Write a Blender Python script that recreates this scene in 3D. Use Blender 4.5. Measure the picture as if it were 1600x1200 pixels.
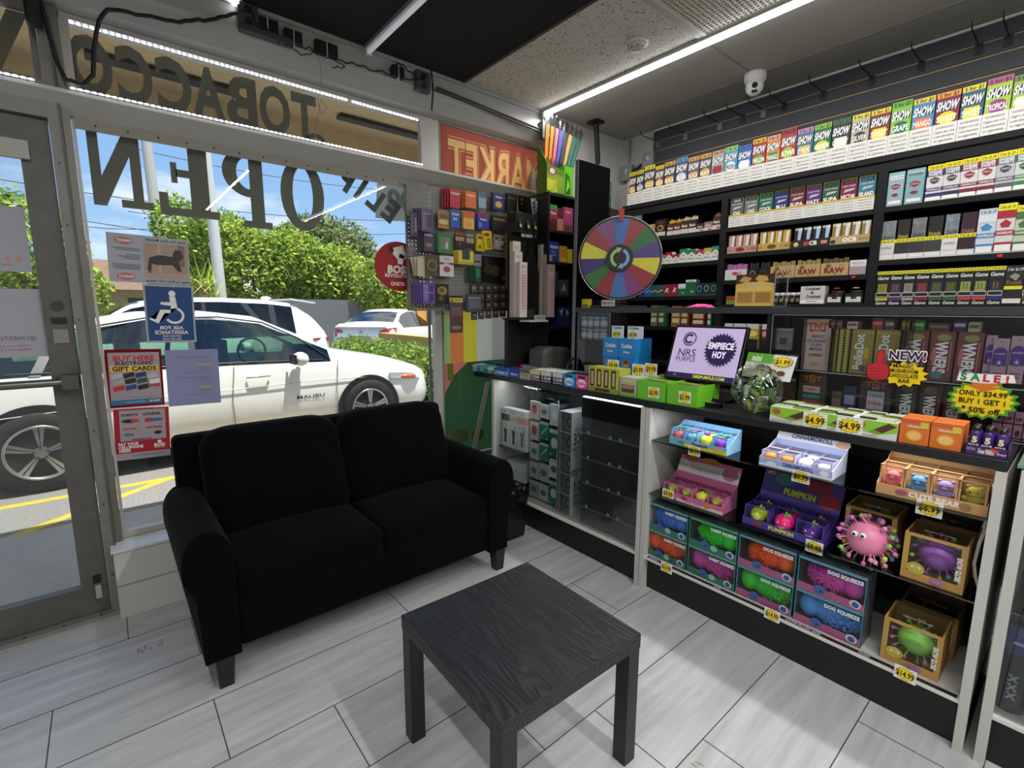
import bpy, math, random
from math import sin, cos, pi, radians
from mathutils import Vector, Matrix
for o in list(bpy.data.objects): bpy.data.objects.remove(o, do_unlink=True)
SC = bpy.context.scene; COL = SC.collection
# ---------------------------------------------------------------- camera
FP = 756.7; YAW, PIT, ROL = 0.696424, 0.151436, 0.00379
_F = Vector((cos(PIT)*sin(YAW), cos(PIT)*cos(YAW), -sin(PIT)))
_R = Vector((cos(YAW), -sin(YAW), 0)); _U = _R.cross(_F)
_R, _U = _R*cos(ROL)+_U*sin(ROL), _U*cos(ROL)-_R*sin(ROL)
CP = Vector((0, 0, 1.45))
cd = bpy.data.cameras.new('camera'); cam = bpy.data.objects.new('camera', cd); COL.objects.link(cam)
cd.sensor_width = 36; cd.lens = FP/1600*36; cd.clip_start = .02; cd.clip_end = 300
mw = Matrix((_R, _U, -_F)).transposed().to_4x4(); mw.translation = CP; cam.matrix_world = mw
SC.camera = cam
def at(ax, c, px, py):
    """real point on the plane (axis ax = c) that the photo shows at pixel px,py (1600x1200)"""
    d = _F*FP + _R*(px-800) - _U*(py-600); i = 'xyz'.index(ax)
    return CP + d*((c-CP[i])/d[i])
def y_at(px, X, z):
    """distance y on the line x=X, z=z seen in column px"""
    a = Vector((X, 0, z))-CP; k = (px-800)/FP
    return (k*a.dot(_F)-a.dot(_R))/(_R.y-k*_F.y)
# ---------------------------------------------------------------- exposure
vs = SC.view_settings; vs.view_transform = 'Standard'; vs.look = 'None'; vs.gamma = 1; vs.use_curve_mapping = False
vs.exposure = 0.0
SC.cycles.transparent_max_bounces = 24; SC.cycles.max_bounces = 8; SC.cycles.diffuse_bounces = 4
SC.cycles.sample_clamp_indirect = 4
# ---------------------------------------------------------------- sky
w = bpy.data.worlds.new('sky'); SC.world = w; w.use_nodes = True; nt = w.node_tree; nt.nodes.clear()
def N(t, **k):
    n = nt.nodes.new(t)
    for a, b in k.items(): setattr(n, a, b)
    return n
tc = N('ShaderNodeTexCoord'); sep = N('ShaderNodeSeparateXYZ'); nt.links.new(tc.outputs['Generated'], sep.inputs[0])
ramp = N('ShaderNodeValToRGB'); nt.links.new(sep.outputs[2], ramp.inputs[0])
ramp.color_ramp.elements[0].position = 0.0; ramp.color_ramp.elements[0].color = (.45, .68, .95, 1)
ramp.color_ramp.elements[1].position = .55; ramp.color_ramp.elements[1].color = (.10, .30, .78, 1)
mp = N('ShaderNodeMapping'); mp.inputs['Scale'].default_value = (1.3, 1.3, 3.6); mp.inputs['Location'].default_value = (.35, .1, .2)
nt.links.new(tc.outputs['Generated'], mp.inputs[0])
no = N('ShaderNodeTexNoise'); no.inputs['Scale'].default_value = 2.6; no.inputs['Detail'].default_value = 7; no.inputs['Roughness'].default_value = .55
nt.links.new(mp.outputs[0], no.inputs['Vector'])
cr = N('ShaderNodeValToRGB'); nt.links.new(no.outputs[0], cr.inputs[0])
cr.color_ramp.elements[0].position = .47; cr.color_ramp.elements[0].color = (0, 0, 0, 1)
cr.color_ramp.elements[1].position = .64; cr.color_ramp.elements[1].color = (1, 1, 1, 1)
mx = N('ShaderNodeMix', data_type='RGBA'); nt.links.new(cr.outputs[0], mx.inputs[0]); nt.links.new(ramp.outputs[0], mx.inputs[6]); mx.inputs[7].default_value = (1.05, 1.06, 1.08, 1)
bg = N('ShaderNodeBackground'); bg.inputs[1].default_value = 1.15; nt.links.new(mx.outputs[2], bg.inputs[0])
wo = N('ShaderNodeOutputWorld'); nt.links.new(bg.outputs[0], wo.inputs[0])
# ---------------------------------------------------------------- sun (high, behind the shop)
sl = bpy.data.lights.new('sun', 'SUN'); sl.energy = 8.0; sl.angle = radians(.6); sl.color = (1, .95, .86)
so = bpy.data.objects.new('sun', sl); COL.objects.link(so)
so.rotation_euler = Vector((-.15, .23, -.95)).to_track_quat('-Z', 'Y').to_euler()
# ---------------------------------------------------------------- lamp of the bright ceiling tube, plus two added fill lamps
def tube_light(name, x, y0, y1, z, watts, col=(1, .985, .96), wid=.03):
    l = bpy.data.lights.new(name, 'AREA'); l.shape = 'RECTANGLE'; l.size = wid; l.size_y = abs(y1-y0); l.energy = watts; l.color = col
    o = bpy.data.objects.new(name, l); COL.objects.link(o); o.location = (x, (y0+y1)/2, z)
    return o
tube_light('led_and_fill_light', 2.6, 2.74, -2.4, 2.835, 44)
tube_light('led_and_fill_light', -.3, 1.2, -2.4, 2.835, 50)  # added fill: unseen tube behind the camera, brightens the room
tube_light('led_and_fill_light', 1.26, .2, -2.4, 2.835, 56)  # added fill on the dim tube's out-of-view stretch
# ---------------------------------------------------------------- materials
_mc = {}
def lin(h):
    if isinstance(h, str):
        h = h.lstrip('#'); h = h if len(h) == 6 else ''.join(q*2 for q in h); c = [int(h[i:i+2], 16)/255 for i in (0, 2, 4)]
    else: c = h
    return tuple(((x+.055)/1.055)**2.4 if x > .04045 else x/12.92 for x in c)+(1,)
def M(h, rough=.5, metal=0., emit=0., bump=0., bscale=60, coat=0., var=0., vscale=8, spec=.5, transl=0., stretch=None, sheen=0):
    k = (h, rough, metal, emit, bump, bscale, coat, var, vscale, spec, transl, stretch, sheen)
    if k in _mc: return _mc[k]
    m = bpy.data.materials.new('m_'+str(h).strip('#')); m.use_nodes = True; t = m.node_tree; b = t.nodes['Principled BSDF']
    b.inputs['Base Color'].default_value = lin(h); b.inputs['Roughness'].default_value = rough; b.inputs['Metallic'].default_value = metal
    b.inputs['Specular IOR Level'].default_value = spec; b.inputs['Coat Weight'].default_value = coat
    b.inputs['Sheen Weight'].default_value = sheen
    if emit: b.inputs['Emission Color'].default_value = lin(h); b.inputs['Emission Strength'].default_value = emit
    if bump or var:
        tx = t.nodes.new('ShaderNodeTexCoord'); mp = t.nodes.new('ShaderNodeMapping'); t.links.new(tx.outputs['Object'], mp.inputs[0])
        if stretch: mp.inputs['Scale'].default_value = stretch
    if bump:
        n = t.nodes.new('ShaderNodeTexNoise'); n.inputs['Scale'].default_value = bscale; n.inputs['Detail'].default_value = 5
        t.links.new(mp.outputs[0], n.inputs['Vector'])
        bp = t.nodes.new('ShaderNodeBump'); bp.inputs['Strength'].default_value = bump; bp.inputs['Distance'].default_value = .01
        t.links.new(n.outputs[0], bp.inputs['Height']); t.links.new(bp.outputs[0], b.inputs['Normal'])
    if var:
        n = t.nodes.new('ShaderNodeTexNoise'); n.inputs['Scale'].default_value = vscale; n.inputs['Detail'].default_value = 6
        t.links.new(mp.outputs[0], n.inputs['Vector'])
        hs = t.nodes.new('ShaderNodeMix'); hs.data_type = 'RGBA'; c = lin(h)
        hs.inputs[6].default_value = tuple(min(1, x*(1-var)) for x in c[:3])+(1,); hs.inputs[7].default_value = tuple(min(1, x*(1+var)) for x in c[:3])+(1,)
        t.links.new(n.outputs[0], hs.inputs[0]); t.links.new(hs.outputs[2], b.inputs['Base Color'])
    if transl:
        o = t.nodes['Material Output']; tr = t.nodes.new('ShaderNodeBsdfTranslucent'); tr.inputs[0].default_value = lin(h)
        ms = t.nodes.new('ShaderNodeMixShader'); ms.inputs[0].default_value = transl
        t.links.new(b.outputs[0], ms.inputs[1]); t.links.new(tr.outputs[0], ms.inputs[2]); t.links.new(ms.outputs[0], o.inputs[0])
    _mc[k] = m; return m
def clear(tint='#ffffff', refl=.06, rough=.03, haze=0.):
    k = ('clear', tint, refl, rough, haze)
    if k in _mc: return _mc[k]
    m = bpy.data.materials.new('m_clear'); m.use_nodes = True; t = m.node_tree; t.nodes.clear()
    o = t.nodes.new('ShaderNodeOutputMaterial'); tr = t.nodes.new('ShaderNodeBsdfTransparent'); tr.inputs[0].default_value = lin(tint)
    gl = t.nodes.new('ShaderNodeBsdfGlossy'); gl.inputs['Roughness'].default_value = rough
    lw = t.nodes.new('ShaderNodeLayerWeight'); lw.inputs[0].default_value = .35
    ma = t.nodes.new('ShaderNodeMath'); ma.operation = 'MULTIPLY_ADD'; ma.inputs[1].default_value = .55; ma.inputs[2].default_value = refl
    t.links.new(lw.outputs['Fresnel'], ma.inputs[0])
    ms = t.nodes.new('ShaderNodeMixShader'); t.links.new(ma.outputs[0], ms.inputs[0]); t.links.new(tr.outputs[0], ms.inputs[1]); t.links.new(gl.outputs[0], ms.inputs[2])
    last = ms
    if haze:
        d = t.nodes.new('ShaderNodeBsdfDiffuse'); m2 = t.nodes.new('ShaderNodeMixShader'); m2.inputs[0].default_value = haze
        t.links.new(ms.outputs[0], m2.inputs[1]); t.links.new(d.outputs[0], m2.inputs[2]); last = m2
    t.links.new(last.outputs[0], o.inputs[0]); _mc[k] = m; return m
def as_mat(m): return M(m) if isinstance(m, (str, tuple)) else m
# ---------------------------------------------------------------- mesh building
_tc = {}
def text_geo(s, bold=0.):
    k = (s, bold)
    if k in _tc: return _tc[k]
    cu = bpy.data.curves.new('t', 'FONT'); cu.body = s; cu.resolution_u = 3; cu.align_x = 'LEFT'; cu.offset = bold; cu.space_character = 1+bold*1.5; cu.fill_mode = 'FRONT' if hasattr(cu, 'fill_mode') else cu.fill_mode
    o = bpy.data.objects.new('t', cu); me = o.to_mesh()
    v = [tuple(x.co) for x in me.vertices]; f = [tuple(p.vertices) for p in me.polygons]
    o.to_mesh_clear(); bpy.data.objects.remove(o); bpy.data.curves.remove(cu)
    if v:
        x0 = min(a[0] for a in v); x1 = max(a[0] for a in v); y0 = min(a[1] for a in v); y1 = max(a[1] for a in v)
    else: x0 = x1 = y0 = y1 = 0
    _tc[k] = (v, f, x0, x1, y0, y1); return _tc[k]
class MB:
    def __init__(s): s.v = []; s.f = []; s.m = []; s.sm = []; s.mats = []
    def mi(s, m):
        m = as_mat(m)
        if m not in s.mats: s.mats.append(m)
        return s.mats.index(m)
    def add(s, vs, fs, mat, smooth=False):
        b = len(s.v); s.v += [tuple(x) for x in vs]; i = s.mi(mat)
        for f in fs: s.f.append(tuple(b+q for q in f)); s.m.append(i); s.sm.append(smooth)
        return s
    def box(s, x0, x1, y0, y1, z0, z1, mat, T=None):
        v = [Vector((x, y, z)) for z in (z0, z1) for y in (y0, y1) for x in (x0, x1)]
        if T: v = [T @ p for p in v]
        return s.add(v, [(0, 2, 3, 1), (4, 5, 7, 6), (0, 1, 5, 4), (2, 6, 7, 3), (0, 4, 6, 2), (1, 3, 7, 5)], mat)
    def hexa(s, v, mat):   # 8 points: bottom ring 4, top ring 4
        return s.add(v, [(3, 2, 1, 0), (4, 5, 6, 7), (0, 1, 5, 4), (1, 2, 6, 5), (2, 3, 7, 6), (3, 0, 4, 7)], mat)
    def quad(s, a, b, c, d, mat): return s.add([a, b, c, d], [(0, 1, 2, 3)], mat)
    def prism(s, pts, h, mat, f):
        """pts 2d outline, f(u,v,w) -> point, w in 0..h"""
        n = len(pts); v = [f(u, w_, 0) for u, w_ in pts]+[f(u, w_, h) for u, w_ in pts]
        return s.add(v, [tuple(range(n))[::-1], tuple(range(n, 2*n))]+[(i, (i+1) % n, n+(i+1) % n, n+i) for i in range(n)], mat)
    def cyl(s, a, b, r0, r1, mat, n=14, caps=True, smooth=True):
        a = Vector(a); b = Vector(b); d = (b-a).normalized(); u = d.orthogonal().normalized(); w_ = d.cross(u)
        v = [a+(u*cos(2*pi*i/n)+w_*sin(2*pi*i/n))*r0 for i in range(n)]+[b+(u*cos(2*pi*i/n)+w_*sin(2*pi*i/n))*r1 for i in range(n)]
        s.add(v, [(i, (i+1) % n, n+(i+1) % n, n+i) for i in range(n)], mat, smooth)
        if caps: s.add(v, [tuple(range(n))[::-1], tuple(range(n, 2*n))], mat)
        return s
    def tube(s, pts, r, mat, n=8, smooth=True):
        P = [Vector(p) for p in pts]; rings = []; u = None
        for i, p in enumerate(P):
            d = (P[min(i+1, len(P)-1)]-P[max(i-1, 0)]).normalized()
            if u is None: u = d.orthogonal().normalized()
            u = (u-d*u.dot(d)).normalized(); w_ = d.cross(u); rr = r[i] if isinstance(r, (list, tuple)) else r
            rings += [p+(u*cos(2*pi*k/n)+w_*sin(2*pi*k/n))*rr for k in range(n)]
        L = len(P); fs = [(i*n+k, i*n+(k+1) % n, (i+1)*n+(k+1) % n, (i+1)*n+k) for i in range(L-1) for k in range(n)]
        s.add(rings, fs, mat, smooth); s.add(rings, [tuple(range(n))[::-1], tuple(range((L-1)*n, L*n))], mat); return s
    def ell(s, c, r, mat, nu=16, nv=10, f=None, smooth=True):
        c = Vector(c); v = []
        for j in range(nv+1):
            t = pi*j/nv
            for i in range(nu):
                p = 2*pi*i/nu; d = Vector((sin(t)*cos(p), sin(t)*sin(p), cos(t))); k = f(d) if f else 1
                v.append(c+Vector((d.x*r[0]*k, d.y*r[1]*k, d.z*r[2]*k)))
        fs = [(j*nu+i, (j+1)*nu+i, (j+1)*nu+(i+1) % nu, j*nu+(i+1) % nu) for j in range(nv) for i in range(nu)]
        return s.add(v, fs, mat, smooth)
    def lathe(s, prof, mat, c=(0, 0, 0), n=20, smooth=True):
        v = [(c[0]+r*cos(2*pi*i/n), c[1]+r*sin(2*pi*i/n), c[2]+z) for r, z in prof for i in range(n)]
        fs = [(j*n+i, j*n+(i+1) % n, (j+1)*n+(i+1) % n, (j+1)*n+i) for j in range(len(prof)-1) for i in range(n)]
        return s.add(v, fs, mat, smooth)
    def text(s, st, o, ux, uz, h, mat, w=None, bold=.0, align='c', slant=0):
        v, f, x0, x1, y0, y1 = text_geo(st, bold)
        if not v: return s
        k = h/max(.3, (.72 if y1-y0 < .95 else y1-y0)); kx = k
        if w: kx = min(k, w/(x1-x0)) if w > 0 else -w/(x1-x0)
        o = Vector(o); ux = Vector(ux); uz = Vector(uz); ox = (x0+x1)/2 if align == 'c' else x0; oz = .36
        return s.add([o+ux*((a-ox)*kx+slant*(b-oz)*k)+uz*((b-oz)*k) for a, b, _ in v], f, mat)
    def build(s, name, parent=None, loc=None, rz=None, smooth_all=False, bevel=0, subsurf=0, seg=2):
        me = bpy.data.meshes.new(name); me.from_pydata([tuple(x) for x in s.v], [], s.f)
        for m in s.mats: me.materials.append(m)
        me.polygons.foreach_set('material_index', s.m)
        me.polygons.foreach_set('use_smooth', [True]*len(s.f) if smooth_all else s.sm); me.update()
        o = bpy.data.objects.new(name, me); COL.objects.link(o)
        if parent: o.parent = parent
        if loc is not None: o.location = loc
        if rz is not None: o.rotation_euler = (0, 0, rz) if not isinstance(rz, tuple) else rz
        if bevel:
            b = o.modifiers.new('b', 'BEVEL'); b.width = bevel; b.segments = seg; b.limit_method = 'ANGLE'; b.angle_limit = radians(40)
        if subsurf:
            b = o.modifiers.new('s', 'SUBSURF'); b.levels = b.render_levels = subsurf
        return o
LABELS = {}
def tag(o, label, cat, group=None, kind=None):
    o['label'] = label; o['category'] = cat
    if group: o['group'] = group
    if kind: o['kind'] = kind
    LABELS.setdefault(label, []).append((o.name, group)); n = len(label.replace('-', ' ').split())
    if n < 4 or n > 16: print('LABELLEN', n, label)
    return o
def empty(name, loc, rz=0):
    o = bpy.data.objects.new(name, None); o.empty_display_size = .05; COL.objects.link(o); o.location = loc
    o.rotation_euler = (0, 0, rz) if not isinstance(rz, tuple) else rz
    return o
def struct(mb, name, **k):
    o = mb.build(name, **k); o['kind'] = 'structure'; return o
X_, Z_ = Vector((1, 0, 0)), Vector((0, 0, 1))
SHELF = -pi/2            # things whose front faces the customers (-x)
def star(cx, cz, rx, rz_, n=14, inner=.78, rot=0.):
    p = []
    for i in range(2*n):
        a = pi*i/n+rot; k = 1 if i % 2 == 0 else inner
        p.append((cx+rx*k*cos(a), cz+rz_*k*sin(a)))
    return p
def ell2(cx, cz, rx, rz_, n=20, a0=0, a1=2*pi):
    m = n if a1-a0 > 6.28 else n+1
    return [(cx+rx*cos(a0+(a1-a0)*i/n), cz+rz_*sin(a0+(a1-a0)*i/n)) for i in range(m)]
def paint(mb, items, W, H, y=0., x0=0., z0=0., e=.0005, sx=1):
    """flat print on a face at depth y facing -y; coordinates are fractions of W,H measured from x0,z0"""
    k = 0
    for it in items:
        k += 1; yy = y-e*(1+k*.35)
        f = lambda u, v: (x0+u*W, yy, z0+v*H)
        if it[0] == 'r': mb.quad(f(it[1], it[3]), f(it[2], it[3]), f(it[2], it[4]), f(it[1], it[4]), it[5])
        elif it[0] == 'p': mb.add([f(u, v) for u, v in it[1]], [tuple(range(len(it[1])))], it[2])
        elif it[0] == 't':
            _, s_, u, v, h, c = it[:6]; o = it[6] if len(it) > 6 else {}
            ang = radians(o.get('rot', 0)); ux = Vector((cos(ang), 0, sin(ang)))*o.get('mir', 1); uz = Vector((-sin(ang), 0, cos(ang)))
            w_ = o.get('w'); w_ = w_*W if w_ else None
            mb.text(s_, f(u, v), ux, uz, h*H, c, w=w_, bold=o.get('b', .0), align=o.get('al', 'c'), slant=o.get('sl', 0))
def PT(s, u, v, h, c, **o): return ('t', s, u, v, h, c, o)
def RC(a, b, c, d, col): return ('r', a, b, c, d, col)
def PG(p, c): return ('p', p, c)
BLK, WHT, YEL, PRC = '#101010', '#e9e7e2', '#f2dc1e', '#f6d512'
def price_items(price):
    return [RC(0, 1, 0, 1, '#efeeea'), PG(star(.5, .5, .5, .49), '#1a1a12'), PG(star(.5, .5, .475, .46), PRC), PT(price, .5, .5, .42, BLK, w=.80, b=.03)]
def price_card(price, w, h, parent=None, loc=(0, 0, 0), rz=None, label=None, tilt=0):
    mb = MB(); mb.box(-w/2, w/2, 0, .0012, -h/2, h/2, '#efeeea'); paint(mb, price_items(price), w, h, 0, -w/2, -h/2, e=.0003)
    o = mb.build('price_card', parent, loc, (0, tilt, rz or 0))
    if label: tag(o, label, 'price card', 'handwritten price cards')
    return o
# ================================================================ THE SHOP SHELL
XW, YW, HC = 3.56, 2.79, 2.89
GREY_P = M('#b9bab6', .55, var=.05, vscale=3)
# ---- floor of long pale planks with thin dark joints
def mat_floor():
    m = bpy.data.materials.new('m_floor'); m.use_nodes = True; t = m.node_tree; b = t.nodes['Principled BSDF']
    tx = t.nodes.new('ShaderNodeTexCoord'); mp = t.nodes.new('ShaderNodeMapping'); mp.inputs['Scale'].default_value = (.9, 9, 1)
    t.links.new(tx.outputs['Object'], mp.inputs[0])
    n = t.nodes.new('ShaderNodeTexNoise'); n.inputs['Scale'].default_value = 2.2; n.inputs['Detail'].default_value = 8; n.inputs['Roughness'].default_value = .62
    t.links.new(mp.outputs[0], n.inputs['Vector'])
    r = t.nodes.new('ShaderNodeValToRGB'); r.color_ramp.elements[0].position = .3; r.color_ramp.elements[0].color = lin('#a4a5a5'); r.color_ramp.elements[1].position = .7; r.color_ramp.elements[1].color = lin('#c6c8c8')
    t.links.new(n.outputs[0], r.inputs[0]); t.links.new(r.outputs[0], b.inputs['Base Color']); b.inputs['Roughness'].default_value = .42
    return m
FLM = mat_floor(); mb = MB(); mb.box(-2.2, 3.7, -3.1, 3.0, -.06, 0, FLM)
J = M('#3b3a3c', .8); e = .0006; g = .0017
ys = [2.905-.3157*k for k in range(0, 19)]
off = [-.05, .183, -.277, .182, .52, .995, -.03, 1.44-1.277, .66, 1.1, .3, .8, .1, .5, .9, .2, .7, .4, 0]
for k, y in enumerate(ys):
    mb.box(-2.2, 2.12, y-g, y+g, 0, e, J)
    x = off[k]-1.277*2
    while x < 2.1:
        if x > -2.2: mb.box(x-g, x+g, y-.3157+g, y-g, 0, e, J)
        x += 1.277
rnd = random.Random(4)
for cx, cy, n_, s in ((.02, 2.47, 9, .05), (1.42, .98, 6, .03), (1.33, .66, 3, .02)):   # scuffs in the planks
    for i in range(n_):
        a = cx+rnd.uniform(-s, s); b_ = cy+rnd.uniform(-s*.4, s*.4); mb.box(a, a+.003+rnd.random()*.004, b_-.012, b_+rnd.random()*.02, 0, e*.9, M('#8d8672', .8))
struct(mb, 'floor')
# ---- ceiling
BT = M('#191918', .95, bump=.9, bscale=90, var=.55, vscale=70)
WT = M('#c9c6ba', .9, bump=.5, bscale=140)
def mat_speck():
    m = bpy.data.materials.new('m_speckled_tile'); m.use_nodes = True; t = m.node_tree; b = t.nodes['Principled BSDF']; b.inputs['Roughness'].default_value = .95
    tx = t.nodes.new('ShaderNodeTexCoord'); n = t.nodes.new('ShaderNodeTexNoise'); n.inputs['Scale'].default_value = 95; n.inputs['Detail'].default_value = 2
    t.links.new(tx.outputs['Object'], n.inputs['Vector']); r = t.nodes.new('ShaderNodeValToRGB')
    r.color_ramp.elements[0].position = .33; r.color_ramp.elements[0].color = lin('#5d584e'); r.color_ramp.elements[1].position = .4; r.color_ramp.elements[1].color = lin('#cfccbf')
    t.links.new(n.outputs[0], r.inputs[0]); t.links.new(r.outputs[0], b.inputs['Base Color']); return m
mb = MB()
mb.box(-2.2, 1.905, -3.1, YW, HC, HC+.05, BT); mb.box(1.905, 2.6, 1.525, YW, HC, HC+.05, mat_speck())
mb.box(2.6, XW+.1, -3.1, YW, HC, HC+.05, M('#a9a69c', .9, bump=.35, bscale=160, var=.05, vscale=2))
mb.box(1.905, 2.6, -3.1, 1.525, HC+.02, HC+.05, M('#55514a', .9))
struct(mb, 'ceiling')
mb = MB(); TB = M('#b3b1a8', .5)
mb.box(1.895, 1.915, -3.1, YW-.01, HC-.006, HC-.0005, M('#3a3a38', .6)); mb.box(1.905, 2.6, 1.51, 1.54, HC-.008, HC-.0005, TB); mb.box(2.585, 2.6, -3.1, YW-.01, HC-.008, HC-.0005, TB)
mb.box(2.62, XW-.01, 1.528, 1.536, HC-.004, HC-.0005, M('#8f8c83', .7)); mb.box(3.225, 3.235, -3.0, 2.7, HC-.004, HC-.0005, M('#8f8c83', .7))
mb.box(-.4, -.385, -3.1, YW-.01, HC-.006, HC-.0005, M('#3a3a38', .6))
struct(mb, 'trim_1')
# vent grille
mb = MB(); GV = M('#cbc6b4', .5)
x = 1.93
while x < 2.58: mb.box(x, x+.008, -.2, 1.505, HC-.004, HC+.012, GV); x += .0225
y = -.2
while y < 1.5: mb.box(1.92, 2.582, y, y+.008, HC-.005, HC+.011, GV); y += .0225
mb.box(1.915, 2.585, 1.49, 1.508, HC-.009, HC+.012, GV); mb.box(1.915, 1.93, -.2, 1.49, HC-.009, HC+.012, GV); mb.box(2.57, 2.584, -.2, 1.49, HC-.009, HC+.012, GV)
tag(mb.build('ceiling_vent'), 'cream egg-crate ceiling vent grille beside the bright light strip', 'vent')
# ---- walls
mb = MB(); mb.box(XW, XW+.12, -3.1, 3.0, 0, HC+.05, M('#b4b2ab', .8, bump=.1, bscale=30)); struct(mb, 'wall_right')
mb = MB(); mb.box(-2.32, -2.2, -3.1, 3.0, 0, HC+.05, M('#c4c2bb', .8)); struct(mb, 'wall_left')
mb = MB(); mb.box(-2.2, XW, -3.22, -3.1, 0, HC+.05, M('#c4c2bb', .8)); struct(mb, 'wall_back')
KW = M('#c9c8c3', .45, var=.04, vscale=4)
mb = MB()
mb.box(-.07, 2.86, YW, 3.02, 0, .330, KW); mb.box(-.072, 2.86, YW-.003, YW, .158, .164, M('#9c9b97', .6)); mb.box(-.078, 2.86, YW-.012, YW+.165, .330, .342, M('#dcdedd', .3))
mb.box(-2.2, -1.15, YW, 3.02, 0, 2.66, KW); mb.box(2.86, XW, YW, 3.02, 0, HC, M('#cfcdc6', .7))
mb.box(-2.2, 2.86, 2.95, 3.02, 2.66, HC, KW)
struct(mb, 'wall_front')
# ---- beam over the window: board, sloping lip, light strip of trim
BG = M('#b0b2af', .5, var=.06, vscale=5)
mb = MB()
pr = [(YW, 2.888), (YW, 2.775), (2.80, 2.755), (2.86, 2.69), (2.93, 2.672), (2.948, 2.672), (2.948, 2.888)]
mb.prism(pr, 2.9+2.19, BG, lambda u, v, w_: (-2.19+w_, u, v))
mb.box(-2.19, 2.9, 2.775, YW, 2.868, 2.888, M('#a9aba8', .5)); mb.box(-2.19, 2.9, 2.782, 2.80, 2.768, 2.776, M('#c3c4bf', .5))
struct(mb, 'trim_2')
# ---- window frames and door
AL = M('#7a7a77', .45, metal=.1, var=.2, vscale=14); ALD = M('#5c5b58', .5, metal=.1, var=.3, vscale=20); ALW = M('#b8b6ae', .45, metal=.2, var=.08, vscale=6)
GLS = clear('#f5f9f7', refl=.0, rough=.0)
def frame(name, x0, x1, z0, z1, wl, wr, wb, wt, mat, y0=2.915, y1=2.955, glass=GLS):
    mb = MB(); mb.box(x0, x0+wl, y0, y1, z0, z1, mat); mb.box(x1-wr, x1, y0, y1, z0, z1, mat)
    mb.box(x0+wl, x1-wr, y0, y1, z0, z0+wb, mat); mb.box(x0+wl, x1-wr, y0, y1, z1-wt, z1, mat)
    o = struct(mb, name); g_ = MB(); yy = (y0+y1)/2; g_.quad((x0+wl, yy, z0+wb), (x1-wr, yy, z0+wb), (x1-wr, yy, z1-wt), (x0+wl, yy, z1-wt), glass); g_.build('glass_pane', o); return o
frame('window_1', -.028, 1.80, .345, 2.255, .012, .055, .03, .02, ALW)
frame('window_2', -.028, 1.80, 2.345, 2.672, .03, .13, .02, .022, ALW)
frame('window_3', 1.802, 2.858, .345, 2.672, .012, .02, .03, .01, AL)
frame('window_4', -1.14, -.105, 2.37, 2.672, .02, .02, .02, .03, AL)
mb = MB()    # post between door and window
mb.box(-.100, -.062, 2.86, 2.96, .0, 2.672, AL); mb.box(-.062, -.030, 2.885, 2.96, .345, 2.672, M('#77756e', .45, metal=.3, var=.15, vscale=10)); mb.box(-.066, -.058, 2.855, 2.862, .05, 2.6, ALD)
mb.box(-1.14, -.10, 2.86, 2.96, 2.225, 2.365, AL); mb.box(-1.14, -.10, 2.87, 2.885, 2.245, 2.26, ALD); mb.box(-1.15, -.07, 2.84, 2.98, .001, .018, M('#8d8c88', .4, metal=.3, var=.2))
for i in range(6): mb.cyl((-.14-.13*i, 2.853, .018), (-.14-.13*i, 2.853, .0195), .006, .006, M('#3a3936', .5), 8)
for z in (.2, .55, .9, 1.4, 1.8, 2.05): mb.cyl((-.082, 2.86, z), (-.082, 2.857, z), .004, .004, M('#22201e', .5), 8)
struct(mb, 'trim_3')
o = frame('door_1', -1.12, -.104, .022, 2.222, .09, .095, .135, .085, ALD, 2.89, 2.935, clear('#e9efec', refl=.05, rough=0))
mb = MB(); mb.tube([(-1.0, 2.83, 1.135), (-.14, 2.83, 1.135)], .017, M('#77756f', .35, metal=.8)); mb.box(-.165, -.11, 2.80, 2.889, 1.105, 1.165, M('#5b5953', .4, metal=.6)); mb.build('push_bar', o)
mb = MB(); mb.box(-.199, -.1995+.04, 2.936, 2.96, .8, 1.14, M('#7a4238', .6)); mb.build('outer_pull_plate', o)
mb = MB(); mb.box(-.175, -.125, 2.882, 2.889, 1.30, 1.36, M('#8b8981', .6)); mb.box(-.175, -.125, 2.882, 2.889, 1.385, 1.41, M('#1c1c1a', .6)); mb.cyl((-.15, 2.889, 1.46), (-.15, 2.884, 1.46), .022, .022, M('#3a3935', .6)); mb.build('worn_sticker', o)
mb = MB(); mb.box(-.155, -.125, 2.88, 2.889, .17, .205, M('#0c0c0c', .5)); mb.box(-.150, -.128, 2.86, 2.889, .10, .165, M('#b6b3aa', .4, metal=.6)); mb.build('door_hinge', o)
mb = MB(); mb.box(-.30, -.17, 2.86, 2.889, 2.05, 2.12, M('#aeaca2', .5)); mb.build('door_closer_bracket', o)
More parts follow.
